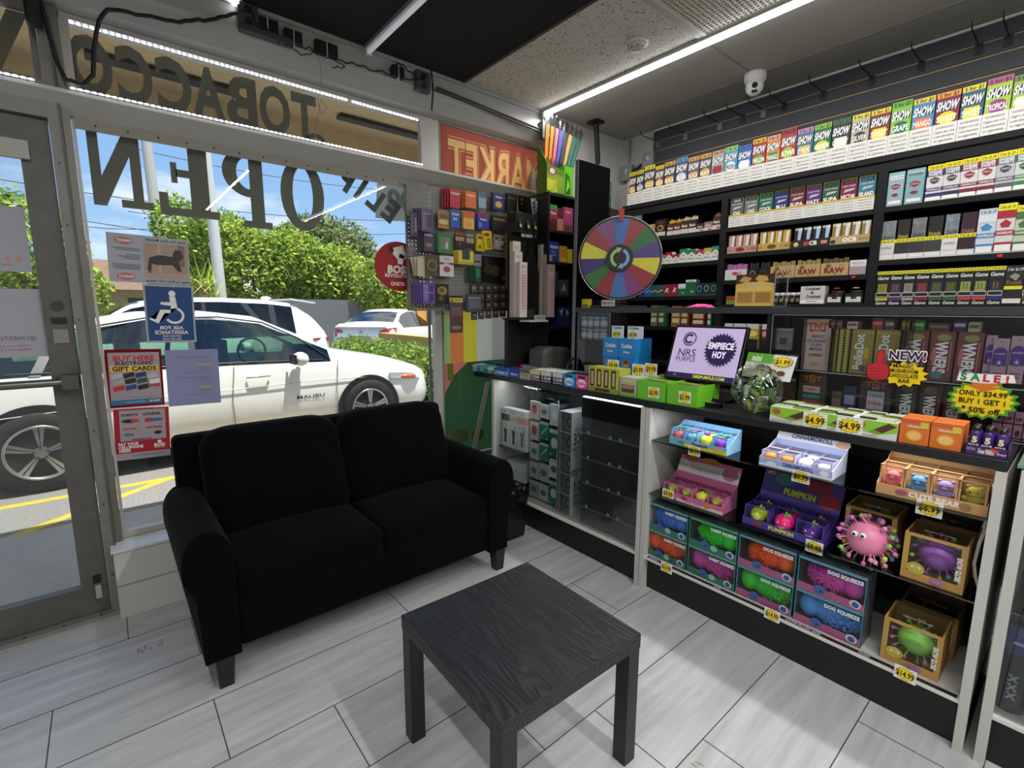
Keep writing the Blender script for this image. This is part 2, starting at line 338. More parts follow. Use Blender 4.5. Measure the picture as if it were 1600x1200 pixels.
# ledge under the transom windows, with light strips
mb = MB(); LG = M('#c2c1b9', .45, metal=.0, var=.06, vscale=5)
pr = [(2.80, 2.332), (2.80, 2.318), (2.912, 2.258), (2.95, 2.258), (2.95, 2.342), (2.90, 2.342)]
mb.prism(pr, 3.76, LG, lambda u, v, w_: (-1.14+w_, u, v))
mb.box(-.02, 1.7, 2.905, 2.913, 2.215, 2.262, M('#8e8b80', .5))
for i in range(15): mb.cyl((.05+i*.112, 2.905, 2.238), (.05+i*.112, 2.902, 2.238), .005, .005, M('#3c3a36', .6), 6)
led = struct(mb, 'trim_4')
EM = M('#eeeaff', emit=11.0)
for nm, x0, x1, y, z in (('led_strip', -.02, 1.61, 2.795, 2.336), ('led_strip', -1.1, -.12, 2.795, 2.336), ('led_strip', -.0, 1.20, 2.925, 2.640), ('led_strip', 1.22, 1.66, 2.925, 2.640)):
    mb = MB(); mb.box(x0, x1, y, y+.01, z, z+.007, M('#d8d6e0', .3)); n_ = int((x1-x0)/.022)
    for i in range(n_): mb.box(x0+.006+i*(x1-x0)/n_, x0+.017+i*(x1-x0)/n_, y-.003, y, z+.0005, z+.0065, EM)
    lab = {0: 'white LED strip along the front edge of the window ledge', 1: 'LED strip on the ledge above the glass door', 2: 'LED strip at the head of the transom behind the big letters', 3: 'short LED strip at the right end of the transom head'}
    o = tag(mb.build(nm), lab[[(-.02), (-1.1), (-.0), 1.22].index(x0) if (x0, z) != (-.0, 2.640) else 2], 'led strip')
# ceiling tubes
def tube_fix(x, y0, y1, emit, lab):
    r = empty('ceiling_light_tube', (x, y1, HC)); tag(r, lab, 'light')
    mb = MB(); mb.box(-.02, .02, y0-y1, 0, -.022, -.001, M('#b9bab8', .3, metal=.6)); mb.build('tube_holder', r)
    mb = MB(); mb.cyl((0, -.02, -.034), (0, y0-y1+.02, -.034), .013, .013, M('#f4f4ff', .3, emit=emit)); mb.build('tube', r)
    mb = MB(); mb.box(-.016, .016, -.022, .0, -.052, -.022, M('#d9d9d9', .4)); mb.build('end_cap', r)
tube_fix(2.6, -2.5, 2.765, 9, 'long bright white light tube along the ceiling above the counter')
tube_fix(1.26, -2.5, 2.765, .2, 'slim tube light running across the black ceiling')
tube_fix(-.3, -2.5, 1.2, 2, 'added fill light tube on the unseen ceiling behind the viewer')  # body of the added fill lamp, out of view
mb = MB(); mb.cyl((.611, 2.76, 2.885), (.611, 2.76, 2.86), .022, .018, M('#ffffff', emit=6)); mb.cyl((.611, 2.76, 2.889), (.611, 2.76, 2.882), .03, .03, M('#cccccc', .4)); tag(mb.build('spot_lamp'), 'tiny glowing round lamp at the edge of the black ceiling', 'light')
# smoke detector
r = empty('smoke_detector', (2.356, 1.775, HC)); tag(r, 'white round smoke detector on the speckled ceiling tile', 'smoke detector')
mb = MB(); mb.lathe([(0, 0), (.06, 0), (.062, -.014), (.052, -.02), (.05, -.02)], M('#d5d3cc', .4), n=28); mb.build('base', r)
mb = MB(); mb.lathe([(.048, -.019), (.046, -.034), (.03, -.044), (0, -.046)], M('#c4c2bb', .4), n=28)
for i in range(8):
    a = i*pi/4; mb.box(.038*cos(a)-.006, .038*cos(a)+.006, .038*sin(a)-.006, .038*sin(a)+.006, -.038, -.030, M('#4d4c48', .6))
mb.build('sensor_cap', r)
# dome camera
r = empty('security_camera', (3.21, 1.52, HC)); tag(r, 'white turret security camera hanging from the ceiling over the shelves', 'security camera')
W_ = M('#e6e6e4', .3)
mb = MB(); mb.lathe([(0, 0), (.062, 0), (.064, -.012), (.062, -.04), (.05, -.06), (.0, -.07)], W_, n=28); mb.build('housing', r)
d = (CP-Vector((3.21, 1.52, HC-.075))).normalized()
mb = MB(); mb.ell((0, 0, -.075), (.052, .052, .052), W_, 20, 12); mb.build('ball', r)
mb = MB(); c = Vector((0, 0, -.075)); s_ = d.cross(Z_).normalized(); u_ = s_.cross(d)
mb.cyl(c+d*.047+u_*.01, c+d*.054+u_*.01, .017, .016, M('#0b0b0d', .1), 18)
mb.cyl(c+d*.046-u_*.022-s_*.008, c+d*.052-u_*.022-s_*.008, .009, .009, M('#151515', .2), 12); mb.cyl(c+d*.046-u_*.022+s_*.008, c+d*.052-u_*.022+s_*.008, .009, .009, M('#151515', .2), 12)
mb.build('lens', r)
# slat wall
r = empty('slatwall', (3.555, 2.46, 2.2)); tag(r, 'dark slatted wall panel with gold groove lines above the shelves', 'slatwall')
mb = MB(); SLM = M('#3a3c42', .5, var=.06, vscale=2)
zs = [2.29, 2.335, 2.43, 2.529, 2.627, 2.720, 2.790, 2.868]
for a, b in zip(zs[:-1], zs[1:]): mb.box(-.018, 0, -4.4, .0 if a > 2.6 else .07, a-2.2+.006, b-2.2-.003, SLM)
mb.build('slat_board', r)
mb = MB()
for a in zs[1:-1]: mb.box(-.010, -.002, -4.4, 0, a-2.2-.003, a-2.2+.006, M('#b89c6a', .4, metal=.3))
mb.build('groove_insert', r)
mb = MB(); mb.box(-.022, 0, -4.4, .0, .670, .684, M('#cac9c4', .5)); mb.build('top_trim', r)
hooks = [(1036, 205, 0), (1107.5, 185, 1), (1131, 178, 1), (1159, 172, 0), (1193, 160, 1), (1224, 151, 0), (1286, 130, 0), (1362, 103, 0), (1440, 75, 0), (1530, 60, 0), (1573, 50, 0)]
for i, (px, py, cl) in enumerate([(1028, 227, 1), (1070.5, 214, 1), (1125, 199, 1), (1160, 187, 0), (1193, 176, 1), (1225, 164, 0), (1286, 144, 0), (1362, 122, 0), (1440, 97, 0), (1530, 69, 0), (1577, 55, 0)]):
    y = y_at(px, 3.53, 2.79); o = empty('slatwall_hook', (3.536, y, 2.785))
    tag(o, 'empty %s hook in the top groove of the slatted wall' % ('silver-backed' if cl else 'black'), 'hook', 'empty %s slatwall hooks' % ('silver-backed' if cl else 'black'))
    mb = MB(); mb.tube([(0, 0, 0), (-.22, 0, .0), (-.235, 0, .012), (-.24, 0, .03)], .003, M('#0e0e0f', .4), 6); mb.build('prong', o)
    mb = MB(); mb.box(-.004, 0, -.016, .016, -.045, .008, M('#8d8f90', .3, metal=.7) if cl else M('#0f0f10', .4)); mb.build('back_plate', o)
# junction boxes and conduit on the end wall
def jbox(name, x, y, z, lab, size=(.05, .055, .06), mat=M('#8a8c8b', .4, metal=.4)):
    r = empty(name, (x, y, z)); tag(r, lab, 'junction box'); mb = MB(); a, b, c = size
    mb.box(-a, 0, -b, b, -c, c, mat); mb.build('box', r, bevel=.003)
    mb = MB(); mb.box(-a-.003, -a, -b*.98, b*.98, -c*.98, c*.98, M('#9a9c9b', .4, metal=.4)); mb.box(-a-.004, -a-.003, -.012, .012, 0, .03, M('#cfcfca', .5)); mb.build('cover', r); return r
jbox('junction_box', 3.559, 2.70, 2.60, 'grey metal junction box in the corner near the ceiling')
jbox('junction_box', 3.559, 2.49, 2.66, 'grey metal junction box at the end of the slatted wall')
mb = MB(); mb.tube([(3.545, 2.70, 2.54), (3.545, 2.70, 2.30), (3.545, 2.72, 2.2), (3.545, 2.74, 1.2)], .011, M('#c9c7c0', .5)); mb.tube([(3.53, 2.645, 2.61), (3.53, 2.545, 2.65)], .010, M('#232323', .5)); mb.tube([(3.545, 2.70, 2.66), (3.545, 2.70, 2.87)], .009, M('#8a8c8b', .4, metal=.4))
tag(mb.build('conduit'), 'conduit pipes linking the grey boxes in the corner', 'conduit')
# black bracket from ceiling
mb = MB(); mb.box(3.0, 3.09, 2.6, 2.7, 2.87, 2.885, M('#0b0b0b', .5)); mb.tube([(3.05, 2.65, 2.87), (3.12, 2.68, 2.6)], .02, M('#0d0d0d', .5)); mb.tube([(3.12, 2.68, 2.6), (3.125, 2.68, 2.30)], .012, M('#0d0d0d', .5)); tag(mb.build('ceiling_bracket'), 'black angled bracket hanging from the ceiling near the corner', 'bracket')
# outlet box by the red poster and its conduit along the beam
r = empty('outlet_box', (2.62, 2.77, 2.75)); tag(r, 'grey outlet box with two white sockets at the end of the beam', 'outlet')
mb = MB(); mb.box(-.045, .045, -.03, .015, -.06, .06, M('#5f625f', .4, metal=.4)); mb.build('box', r, bevel=.003)
for s in (-1, 1):
    mb = MB(); mb.cyl((.0, -.034, s*.028), (.0, -.03, s*.028), .018, .018, M('#e4e3dc', .4), 16); mb.box(-.008, -.004, -.036, -.034, s*.028-.006, s*.028+.008, BLK); mb.box(.004, .008, -.036, -.034, s*.028-.006, s*.028+.008, BLK); mb.build('socket', r)
mb = MB(); mb.tube([(1.70, 2.775, 2.79), (2.57, 2.775, 2.742)], .007, M('#4a4b49', .4, metal=.4)); mb.tube([(1.70, 2.765, 2.80), (2.57, 2.77, 2.757)], .006, M('#2a2b2a', .5)); mb.tube([(1.665, 2.765, 2.885), (1.675, 2.765, 2.78), (1.665, 2.77, 2.66)], .005, M('#121212', .5)); tag(mb.build('conduit'), 'thin dark conduits running along the beam to the outlet box', 'conduit')
mb = MB(); mb.tube([(2.6, 2.77, 2.81), (2.6, 2.765, 2.86)], .006, M('#5f625f', .4)); tag(mb.build('cable'), 'short cable from the outlet box up to the bright tube', 'cable')
# power bricks and cables on the beam
def plug_box(name, x, z, w_, h_, lab, d=.035, col='#141516'):
    r = empty(name, (x, 2.786, z)); tag(r, lab, 'power adapter'); mb = MB(); mb.box(-w_/2, w_/2, -d, 0, -h_/2, h_/2, M(col, .45)); mb.build('case', r, bevel=.004)
    mb = MB(); mb.box(-.002, .002, -d-.001, -.0, -h_/2-.02, h_/2+.006, M('#d8d8d0', .4)); mb.build('cable_tie', r); return r
plug_box('power_adapter', .745, 2.815, .10, .065, 'black power adapter strapped to the beam, leftmost of the row')
plug_box('power_adapter', .865, 2.805, .085, .06, 'black power adapter strapped to the beam, second from the left')
plug_box('power_adapter', 1.03, 2.80, .115, .065, 'black power adapter on the beam midway along the transom')
plug_box('power_adapter', 1.44, 2.81, .075, .06, 'small black power adapter beside the right power strip outlet')
def outbox(x, z, lab):
    r = empty('outlet_box', (x, 2.786, z)); tag(r, lab, 'outlet'); mb = MB(); mb.box(-.045, .045, -.04, 0, -.055, .055, M('#55585a', .4, metal=.4)); mb.build('box', r, bevel=.003)
    for s in (-1, 1):
        mb = MB(); mb.cyl((0, -.044, s*.026), (0, -.04, s*.026), .017, .017, M('#1b1b1c', .4), 14); mb.build('socket', r)
outbox(.66, 2.825, 'metal outlet box at the left end of the adapter row on the beam')
outbox(1.60, 2.80, 'metal outlet box above the right end of the transom window')
mb = MB(); mb.box(.62, .86, 2.74, 2.786, 2.755, 2.785, M('#3d4043', .5)); tag(mb.build('power_strip', bevel=.004), 'dark grey power strip under the left adapters on the beam', 'power strip')
rn = random.Random(8)
def cable(name, pts, r_, lab, col='#0d0d0e', wob=0):
    P = []; pts = [Vector(p) for p in pts]
    for a, b in zip(pts[:-1], pts[1:]):
        for i in range(5):
            t = i/5; P.append(a.lerp(b, t)+Vector((0, rn.uniform(-wob, wob)*.5, rn.uniform(-wob, wob))))
    P.append(pts[-1]); mb = MB(); mb.tube(P, r_, M(col, .5), 7); return tag(mb.build(name), lab, 'cable')
cable('cable', [(-.10, 2.80, 2.885), (-.075, 2.80, 2.66), (-.06, 2.80, 2.52), (-.05, 2.80, 2.44), (-.03, 2.79, 2.37), (.02, 2.79, 2.355), (.06, 2.78, 2.40), (.075, 2.78, 2.52), (.10, 2.77, 2.62), (.13, 2.765, 2.67), (.25, 2.765, 2.69), (.38, 2.765, 2.71), (.5, 2.77, 2.76), (.62, 2.765, 2.83)], .008, 'thick black taped cable looping from the door corner along the beam', wob=.004)
mb = MB(); mb.box(-.125, -.075, 2.785, 2.85, 2.55, 2.885, M('#0b0b0b', .6)); tag(mb.build('cable_cover', bevel=.01), 'black cover hanging at the top corner above the door post', 'cable cover')
cable('cable', [(.62, 2.75, 2.83), (.66, 2.74, 2.86), (.70, 2.745, 2.80), (.80, 2.75, 2.77), (.9, 2.75, 2.775), (1.0, 2.75, 2.76), (1.13, 2.75, 2.765), (1.3, 2.765, 2.775), (1.5, 2.765, 2.79), (1.6, 2.74, 2.80)], .004, 'tangled black cable strung between the adapters on the beam', wob=.012)
cable('cable', [(.68, 2.742, 2.79), (.76, 2.745, 2.76), (.84, 2.745, 2.75), (.90, 2.745, 2.73), (.96, 2.745, 2.76), (1.02, 2.745, 2.75), (1.1, 2.745, 2.755), (1.12, 2.745, 2.73), (1.05, 2.75, 2.72)], .003, 'thin black cable sagging below the middle power adapter', wob=.01)
cable('cable', [(1.38, 2.75, 2.80), (1.44, 2.74, 2.85), (1.5, 2.745, 2.83), (1.55, 2.745, 2.8), (1.6, 2.735, 2.81)], .004, 'short black cable arching over the small adapter on the right', wob=.006)
cable('cable', [(.99, 2.76, 2.76), (1.0, 2.77, 2.65), (.98, 2.79, 2.55), (1.0, 2.80, 2.48), (1.03, 2.80, 2.53), (1.0, 2.80, 2.56), (.97, 2.80, 2.42), (.96, 2.80, 2.36)], .0018, 'thin grey wire dangling over the transom with a small loop', '#8d8d88')
# ================================================================ LETTERS AND NOTICES ON THE GLASS
VIN = M('#8a887c', .7, transl=.35); YG = 2.962
def letter(name, lab, xc, z0, polys, group, th=.003, mat=None):
    """polys: 2d outlines in the outside view (u to the reader's right); seen mirrored from indoors"""
    r = MB()
    for p in polys: r.prism(p, th, mat or VIN, lambda u, v, w_: (-u, w_, v))
    o = r.build(name, loc=(xc, YG, z0)); return tag(o, lab, 'window letter', group)
def rc(a, b, c, d): return [(a, c), (b, c), (b, d), (a, d)]
def ring(cx, cz, rx, rz, ix, iz, n=28, a0=0, a1=2*pi):
    out = []
    for i in range(n):
        a = a0+(a1-a0)*i/n; b = a0+(a1-a0)*(i+1)/n
        out.append([(cx+ix*cos(a), cz+iz*sin(a)), (cx+rx*cos(a), cz+rz*sin(a)), (cx+rx*cos(b), cz+rz*sin(b)), (cx+ix*cos(b), cz+iz*sin(b))])
    return out
GO = 'big slab-serif window letters reading OPEN'
letter('window_letter', 'mirrored slab-serif letter O of the big OPEN lettering', .93, 1.893, ring(0, .195, .118, .195, .055, .15), GO)
letter('window_letter', 'mirrored slab-serif letter P of the big OPEN lettering', .64, 1.882, [rc(-.12, .02, 0, .035), rc(-.085, -.02, .035, .36), rc(-.12, -.02, .36, .395)]+ring(-.02, .275, .125, .12, .06, .08, 16, -pi/2, pi/2), GO)
letter('window_letter', 'mirrored slab-serif letter E of the big OPEN lettering', .385, 1.903, [rc(-.125, .125, 0, .038), rc(-.085, -.005, .038, .345), rc(-.125, .125, .345, .385), rc(-.005, .05, .185, .22), rc(.045, .07, .155, .25), rc(.09, .125, .038, .105)], GO)
letter('window_letter', 'mirrored slab-serif letter N of the big OPEN lettering', .115, 1.915, [rc(-.12, .0, 0, .035), rc(-.085, -.045, .035, .37), [(-.045, .37), (-.045, .23), (.055, -.0), (.062, .0), (.062, .13), (.03, .20)], rc(.062, .10, .0, .34), rc(.03, .13, .34, .375)], GO)
GT = 'sans-serif transom letters reading TOBACCO'
SCL = .25
def tletter(ch, x0, x1, z0, lab, h=.25, mat=None, group=GT, bold=.035, th=.0, rot=0, name='window_letter'):
    v, f, a0, a1, b0, b1 = text_geo(ch, bold); m = MB(); kx = (x1-x0)/(a1-a0); kz = h/(b1-b0)
    cr_, sr_ = cos(rot), sin(rot); P = []
    for a, b, _ in v:
        u = (a-(a0+a1)/2)*kx; q = (b-(b0+b1)/2)*kz; P.append((-(u*cr_-q*sr_), 0, u*sr_+q*cr_+h/2))
    n = len(P); m.add(P+[(a, .002, c) for a, _, c in P], [g_ for g_ in f]+[tuple(n+i for i in g_) for g_ in f], mat or VIN)
    return tag(m.build(name, loc=((x0+x1)/2, YG, z0)), lab, 'window letter', group)
for ch, a, b, nm in (('O', -.02, .135, 'mirrored letter O at the far left of the transom TOBACCO lettering'), ('C', .148, .279, 'mirrored second letter C of TOBACCO, beside the leftmost O'), ('C', .294, .433, 'mirrored letter C of TOBACCO next to the letter A'), ('A', .430, .575, 'mirrored letter A in the transom TOBACCO lettering'), ('B', .580, .722, 'mirrored letter B in the transom TOBACCO lettering'), ('O', .733, .888, 'mirrored letter O of TOBACCO between the B and the T'), ('T', .897, 1.03, 'mirrored letter T beginning the transom TOBACCO lettering')):
    tletter(ch, a, b, 2.378, nm)
tletter('o', .968, 1.075, 2.352, 'small mirrored letter o below the T of the transom lettering', h=.085, group=None)
tletter(',', 1.12, 1.16, 2.345, 'small mirrored comma beside the ledge light strip', h=.04, group=None)
tletter('V', -.37, -.125, 2.372, 'large mirrored letter V on the glass above the door', h=.27, group=None)
GD = 'slanted window letters beside the OPEN lettering'
for ch, xc, z0, hh, w_, ro, nm in (('E', 1.465, 2.0, .145, .085, .62, 'mirrored slanted letter E beside the hanging banner'), ('L', 1.365, 2.055, .14, .08, .62, 'mirrored slanted letter L left of the slanted E'), ('I', 1.275, 2.105, .14, .03, .6, 'mirrored slanted letter I in the middle of the slanted lettering'), ('P', 1.185, 2.145, .14, .085, .55, 'mirrored slanted letter P half hidden by the ledge')):
    tletter(ch, xc-w_/2, xc+w_/2, z0, nm, h=hh, rot=ro, group=GD, bold=.05, mat=M('#6a6c6e', .7, transl=.2))
YP = 2.928
def poster(name, lab, x0, x1, z0, z1, base, items, mirror=False, tilt=0., cat='poster', y=YP, th=.0012, transl=True):
    m = MB(); W, H = x1-x0, z1-z0; m.box(0, W, 0, th, 0, H, base)
    paint(m, items, W, H, 0, 0, 0)
    return tag(m.build(name, loc=(x0, y, z0), rz=(0, tilt, 0)), lab, cat)
PAPER = M('#c9c8cf', .8, transl=.45)
BL = '#2b2b2e'
poster('missing_dog_flyer', 'printed missing dog flyer taped to the glass above the blue sign', .036, .348, 1.575, 1.795, PAPER, [
    PT('Have You Seen Melody?', .71, .93, .07, BL, w=.55, mir=-1, b=.02), PT('Help Us Bring Her Home', .71, .06, .07, BL, w=.55, mir=-1, b=.02),
    RC(.43, .98, .13, .86, '#a58d78'), RC(.43, .98, .13, .24, '#b59384'), RC(.60, .64, .24, .86, '#b3a08f'), RC(.86, .94, .4, .86, '#7d6455'),
    PG([(.46, .3), (.49, .55), (.62, .62), (.78, .6), (.82, .76), (.90, .74), (.93, .6), (.86, .5), (.90, .28), (.84, .3), (.78, .42), (.6, .4), (.52, .42), (.50, .2)], '#2c2825'),
    PG(ell2(.2, .86, .11, .07), '#b55a5e'), PG(ell2(.2, .12, .11, .07), '#b55a5e'), PT('MARKET', .2, .86, .06, WHT, w=.18, mir=-1, b=.02), PT('MARKET', .2, .12, .06, WHT, w=.18, mir=-1, b=.02),
    RC(.06, .38, .70, .71, BL), RC(.10, .38, .665, .675, BL), RC(.22, .38, .57, .58, BL), RC(.12, .38, .53, .54, BL), RC(.2, .38, .49, .5, BL), RC(.05, .38, .36, .37, BL), RC(.05, .38, .32, .33, BL), RC(.08, .38, .28, .29, BL)], tilt=.03)
BLU = M('#2f5c9b', .5, transl=.4)
poster('accessibility_sign', 'blue wheelchair sign reading ask for assistance on the glass', .150, .352, 1.287, 1.568, M('#b7bcc6', .4, transl=.3), [
    RC(.04, .96, .035, .965, BLU), PG(ell2(.56, .85, .07, .052), WHT), PG([(.50, .80), (.62, .80), (.65, .60), (.47, .57), (.30, .57), (.20, .40), (.10, .43), (.08, .40), (.25, .33), (.38, .51), (.5, .51), (.52, .64), (.32, .66), (.32, .70), (.51, .70)], WHT)]
    + [PG(q, WHT) for q in ring(.58, .47, .2, .145, .15, .105, 18, -2.6, 1.25)] + [
    PT('ASK FOR', .5, .26, .06, WHT, w=.5, mir=-1, b=.03), PT('ASSISTANCE', .5, .18, .06, WHT, w=.7, mir=-1, b=.03), PT('469-205-3650', .5, .115, .035, WHT, w=.5, mir=-1), PT('786-482-3548', .5, .065, .035, WHT, w=.5, mir=-1)], tilt=.02, cat='sign')
poster('gift_card_poster', 'red bordered poster reading buy here electronic gift cards', -.022, .193, .985, 1.262, M('#b3203a', .6, transl=.8), [
    RC(.05, .955, .10, .945, PAPER), PT('BUY HERE', .5, .85, .085, '#c01f2e', w=.78, b=.05), PT('ELECTRONIC', .5, .765, .06, '#161616', w=.76, b=.04), RC(.08, .92, .62, .72, '#eec12a'), PT('GIFT CARDS', .5, .67, .075, '#141414', w=.78, b=.05)]
    + [PG([(a, b), (a+.19, b+.03), (a+.2, b-.05), (a+.01, b-.08)], c) for a, b, c in ((.08, .57, '#b8b8ba'), (.29, .58, '#15151c'), (.50, .58, '#1c2a66'), (.71, .56, '#b6b7b4'), (.10, .47, '#9fa7a0'), (.31, .48, '#161918'), (.52, .48, '#2c4a42'), (.74, .46, '#d8d8d6'), (.10, .36, '#bd2533'), (.31, .37, '#27407e'), (.53, .37, '#14151c'))] + [
    PT('BOSS', .84, .37, .05, '#c01f2e', w=.18, b=.05), RC(.04, .96, .045, .13, '#2e679b'), PT('10 OFF', .82, .09, .035, WHT, w=.2, b=.03), RC(.3, .66, .085, .09, WHT), RC(.3, .9, .17, .174, '#555555')], tilt=.03)
poster('phone_bill_poster', 'red and white poster reading pay your cellphone here', -.020, .195, .728, .978, M('#bb2136', .6, transl=.3), [
    RC(.10, .93, .37, .97, PAPER), RC(0, 1, 0, .13, PAPER), PT('metro', .28, .89, .07, '#3a2a2e', w=.3, b=.03), PT('cricket', .68, .89, .07, '#20221f', w=.32, b=.03),
    PG(ell2(.29, .76, .16, .04), '#20242a'), RC(.30, .44, .73, .79, '#c33a20'), RC(.55, .70, .72, .80, '#b51f2e'), PG(ell2(.76, .76, .12, .03), '#2e5b9a'),
    PT('boost', .28, .62, .06, '#c2402c', w=.26, b=.03), PT('verizon', .71, .62, .06, '#b0282e', w=.3, b=.03), PT('ultra', .25, .50, .05, '#1e1e22', w=.2, b=.03), PG(ell2(.78, .50, .07, .035), '#1b1b1e'), RC(.3, .66, .385, .40, '#1b1a1c'),
    PT('PAY YOUR', .24, .315, .055, WHT, w=.36, b=.04), PT('CELLPHONE', .28, .25, .055, WHT, w=.44, b=.04), PT('HERE', .17, .185, .055, WHT, w=.2, b=.04), PT('BOSS', .80, .25, .06, WHT, w=.2, b=.05), PT('REVOLUTION', .80, .20, .03, WHT, w=.2), PG(ell2(.80, .315, .04, .03), WHT),
    RC(.3, .9, .085, .09, '#444444'), RC(.3, .8, .06, .064, '#444444')], tilt=.05)
poster('typed_notice', 'pale lilac typed notice with two yellow highlights taped on the glass', .209, .436, .965, 1.248, M('#aeb0cc', .8, transl=.5), [
    RC(.15, .85, .875, .88, '#55566e'), RC(.28, .85, .84, .844, '#55566e'), RC(.66, .85, .77, .775, '#55566e'), RC(.58, .86, .71, .735, '#b3a557'), RC(.6, .85, .672, .676, '#55566e'), RC(.55, .85, .63, .634, '#55566e'), RC(.32, .86, .585, .589, '#55566e'),
    RC(.2, .86, .50, .505, '#55566e'), RC(.5, .86, .465, .469, '#55566e'), RC(.34, .86, .425, .429, '#55566e'), RC(.7, .86, .37, .375, '#55566e'), RC(.6, .86, .30, .325, '#b3a557'), RC(.6, .86, .27, .274, '#55566e'), RC(.58, .86, .235, .239, '#55566e'), RC(.3, .86, .19, .194, '#55566e')], tilt=.02, cat='notice')
poster('review_flyer', 'white flyer with a row of orange stars on the door glass', -.47, -.208, 1.555, 1.865, PAPER, [PG(star(.60+.13*i, .20, .05, .045, 5, .45, pi/2), '#c8895c') for i in range(3)]+[PT('Give us a 5 star', .62, .11, .03, '#a05050', w=.5, mir=-1), RC(.02, .94, .05, .054, '#999')], tilt=.02, y=2.884, cat='flyer') if False else None
m = MB()
def dflyer(lab, x0, x1, z0, z1, items):
    m = MB(); W, H = x1-x0, z1-z0; m.box(0, W, 0, .0012, 0, H, PAPER); paint(m, items, W, H, 0, 0, 0)
    return tag(m.build('flyer', loc=(x0, 2.905, z0)), lab, 'flyer')
dflyer('white flyer with orange stars on the upper door glass', -.47, -.213, 1.60, 1.862, [PG(star(.62+.12*i, .20, .045, .045, 5, .45, pi/2), '#c8895c') for i in range(3)]+[PT('Give us a 5 star', .60, .11, .035, '#a05050', w=.5, mir=-1)])
dflyer('white flyer asking customers to follow, on the lower door glass', -.47, -.20, 1.245, 1.53, [PT('@ONESTOPM', .62, .28, .06, '#55555a', w=.6, mir=-1), PT('Follow us on insta', .62, .17, .035, '#9a4a52', w=.62, mir=-1), PT('followers for a free', .62, .115, .035, '#9a4a52', w=.62, mir=-1)])
# red round sign
r = MB(); FB = lambda u, v, w_: (u, w_, v)
RED = M('#b3202b', .5, transl=.25)
r.prism(ell2(0, 0, .155, .155, 40), .002, RED, FB)
paint(r, [PT('BOSS', .0, -.08, .25, WHT, w=-1.15, b=.06, sl=.15)], .2, .2, 0)
r = MB(); r.prism(ell2(0, 0, .165, .155, 44), .002, RED, FB)
paint(r, [PT('BOSS', 0, -.09, .23, WHT, w=1.1, b=.05, sl=.1), PT('REVOLUTION', 0, -.29, .11, WHT, w=1.1, b=.03), PT('ÚNETE', -.05, -.55, .11, WHT, w=.6, b=.03), PG([(-.22, .55), (.18, .68), (.3, .3), (.17, .22), (.14, .06), (-.03, .08), (-.03, .22), (-.18, .36)], WHT), PG([(.0, .28), (.16, .24), (.24, .34), (.05, .42)], '#14171a'), PG([(-.32, .54), (-.24, .64), (-.14, .48), (-.22, .40)], '#14171a')]+[PG([(-.16+.09*i, .46+.03*i), (-.155+.09*i, .46+.03*i), (-.14+.09*i, .60+.03*i), (-.145+.09*i, .60+.03*i)], '#8a2a30') for i in range(1, 4)], .20, .20, 0)
tag(r.build('round_sign', loc=(1.49, 2.925, 1.725)), 'red round sign with a raised fist, half behind the pegboard', 'sign')
# white feather banner seen through the glass
m = MB(); m.quad((1.56, 3.4, 2.10), (1.98, 3.4, 2.10), (2.0, 3.4, 2.50), (1.60, 3.4, 2.50), M('#c7c8c6', .8, transl=.4)); m.text('00', (1.76, 3.396, 2.25), (-1, 0, 0), (0, 0, 1), .14, M('#a2c0ba', .8), bold=.05); m.text('A', (1.78, 3.396, 2.42), (-1, 0, 0), (0, 0, 1), .14, M('#f5f5f5', .8), bold=.05)
m.tube([(1.99, 3.41, -.02), (1.99, 3.41, 2.5)], .012, '#888888', 6)
tag(m.build('feather_banner'), 'white flag banner on a pole outside beside the window frame', 'banner')
# big printed film on the right-hand window
FO = M('#e07a68', .6, transl=.8); FY = M('#dba85a', .6, transl=.8); FR = M('#c4433a', .6, transl=.8); FG = M('#3b5d3a', .6, transl=.8); FW = M('#d9d5bd', .6, transl=.8); FYG = M('#e8d640', .6, transl=.8); FOR = M('#ee8a4a', .6, transl=.8); FLG = M('#a9c27a', .6, transl=.8)
m = MB(); W, H = 1.03, 2.29
m2 = []
m2 += [RC(0, 1, .865, 1, FO), RC(0, 1, .80, .865, M('#e08a52', .6, transl=.8)), RC(0, 1, .53, .80, FLG)]
xs = [0.0, .05, .15, .27, .41, .62]; 
for a, b, c in ((0, .06, FLG), (.06, .17, FOR), (.17, .28, FYG), (.28, .42, FW), (.42, .62, M('#b9b0a2', .6, transl=.8)), (.62, .72, M('#8a93a0', .6, transl=.8)), (.72, 1, M('#6b4c3c', .6, transl=.8))): m2.append(RC(a, b, .30, .50, c))
m2 += [RC(0, .06, .50, .53, FLG), RC(.06, .27, .50, .53, FOR), RC(.27, .42, .50, .53, FY), RC(.42, 1, .50, .53, M('#e2573d', .6, transl=.8)), PG([(0, .30), (.2, .30), (.08, .26), (0, .20)], FO), PG([(.0, .20), (.08, .26), (.2, .30), (1, .30), (1, .0), (0, 0)], FG), RC(.03, .08, .245, .30, M('#8aba5e', .6, transl=.8)),
       PG([(.12, .26), (.145, .26), (.136, .12)], M('#7fbf58', .6, transl=.8)), PG(ell2(.12, .06, .08, .025), M('#93905e', .6, transl=.8)), PG(ell2(.28, .055, .06, .02), M('#a98c50', .6, transl=.8)), PT('50', .03, .46, .02, FW, b=.04, mir=-1)]
paint(m, m2, W, H, 0, 0, 0, e=.0006)
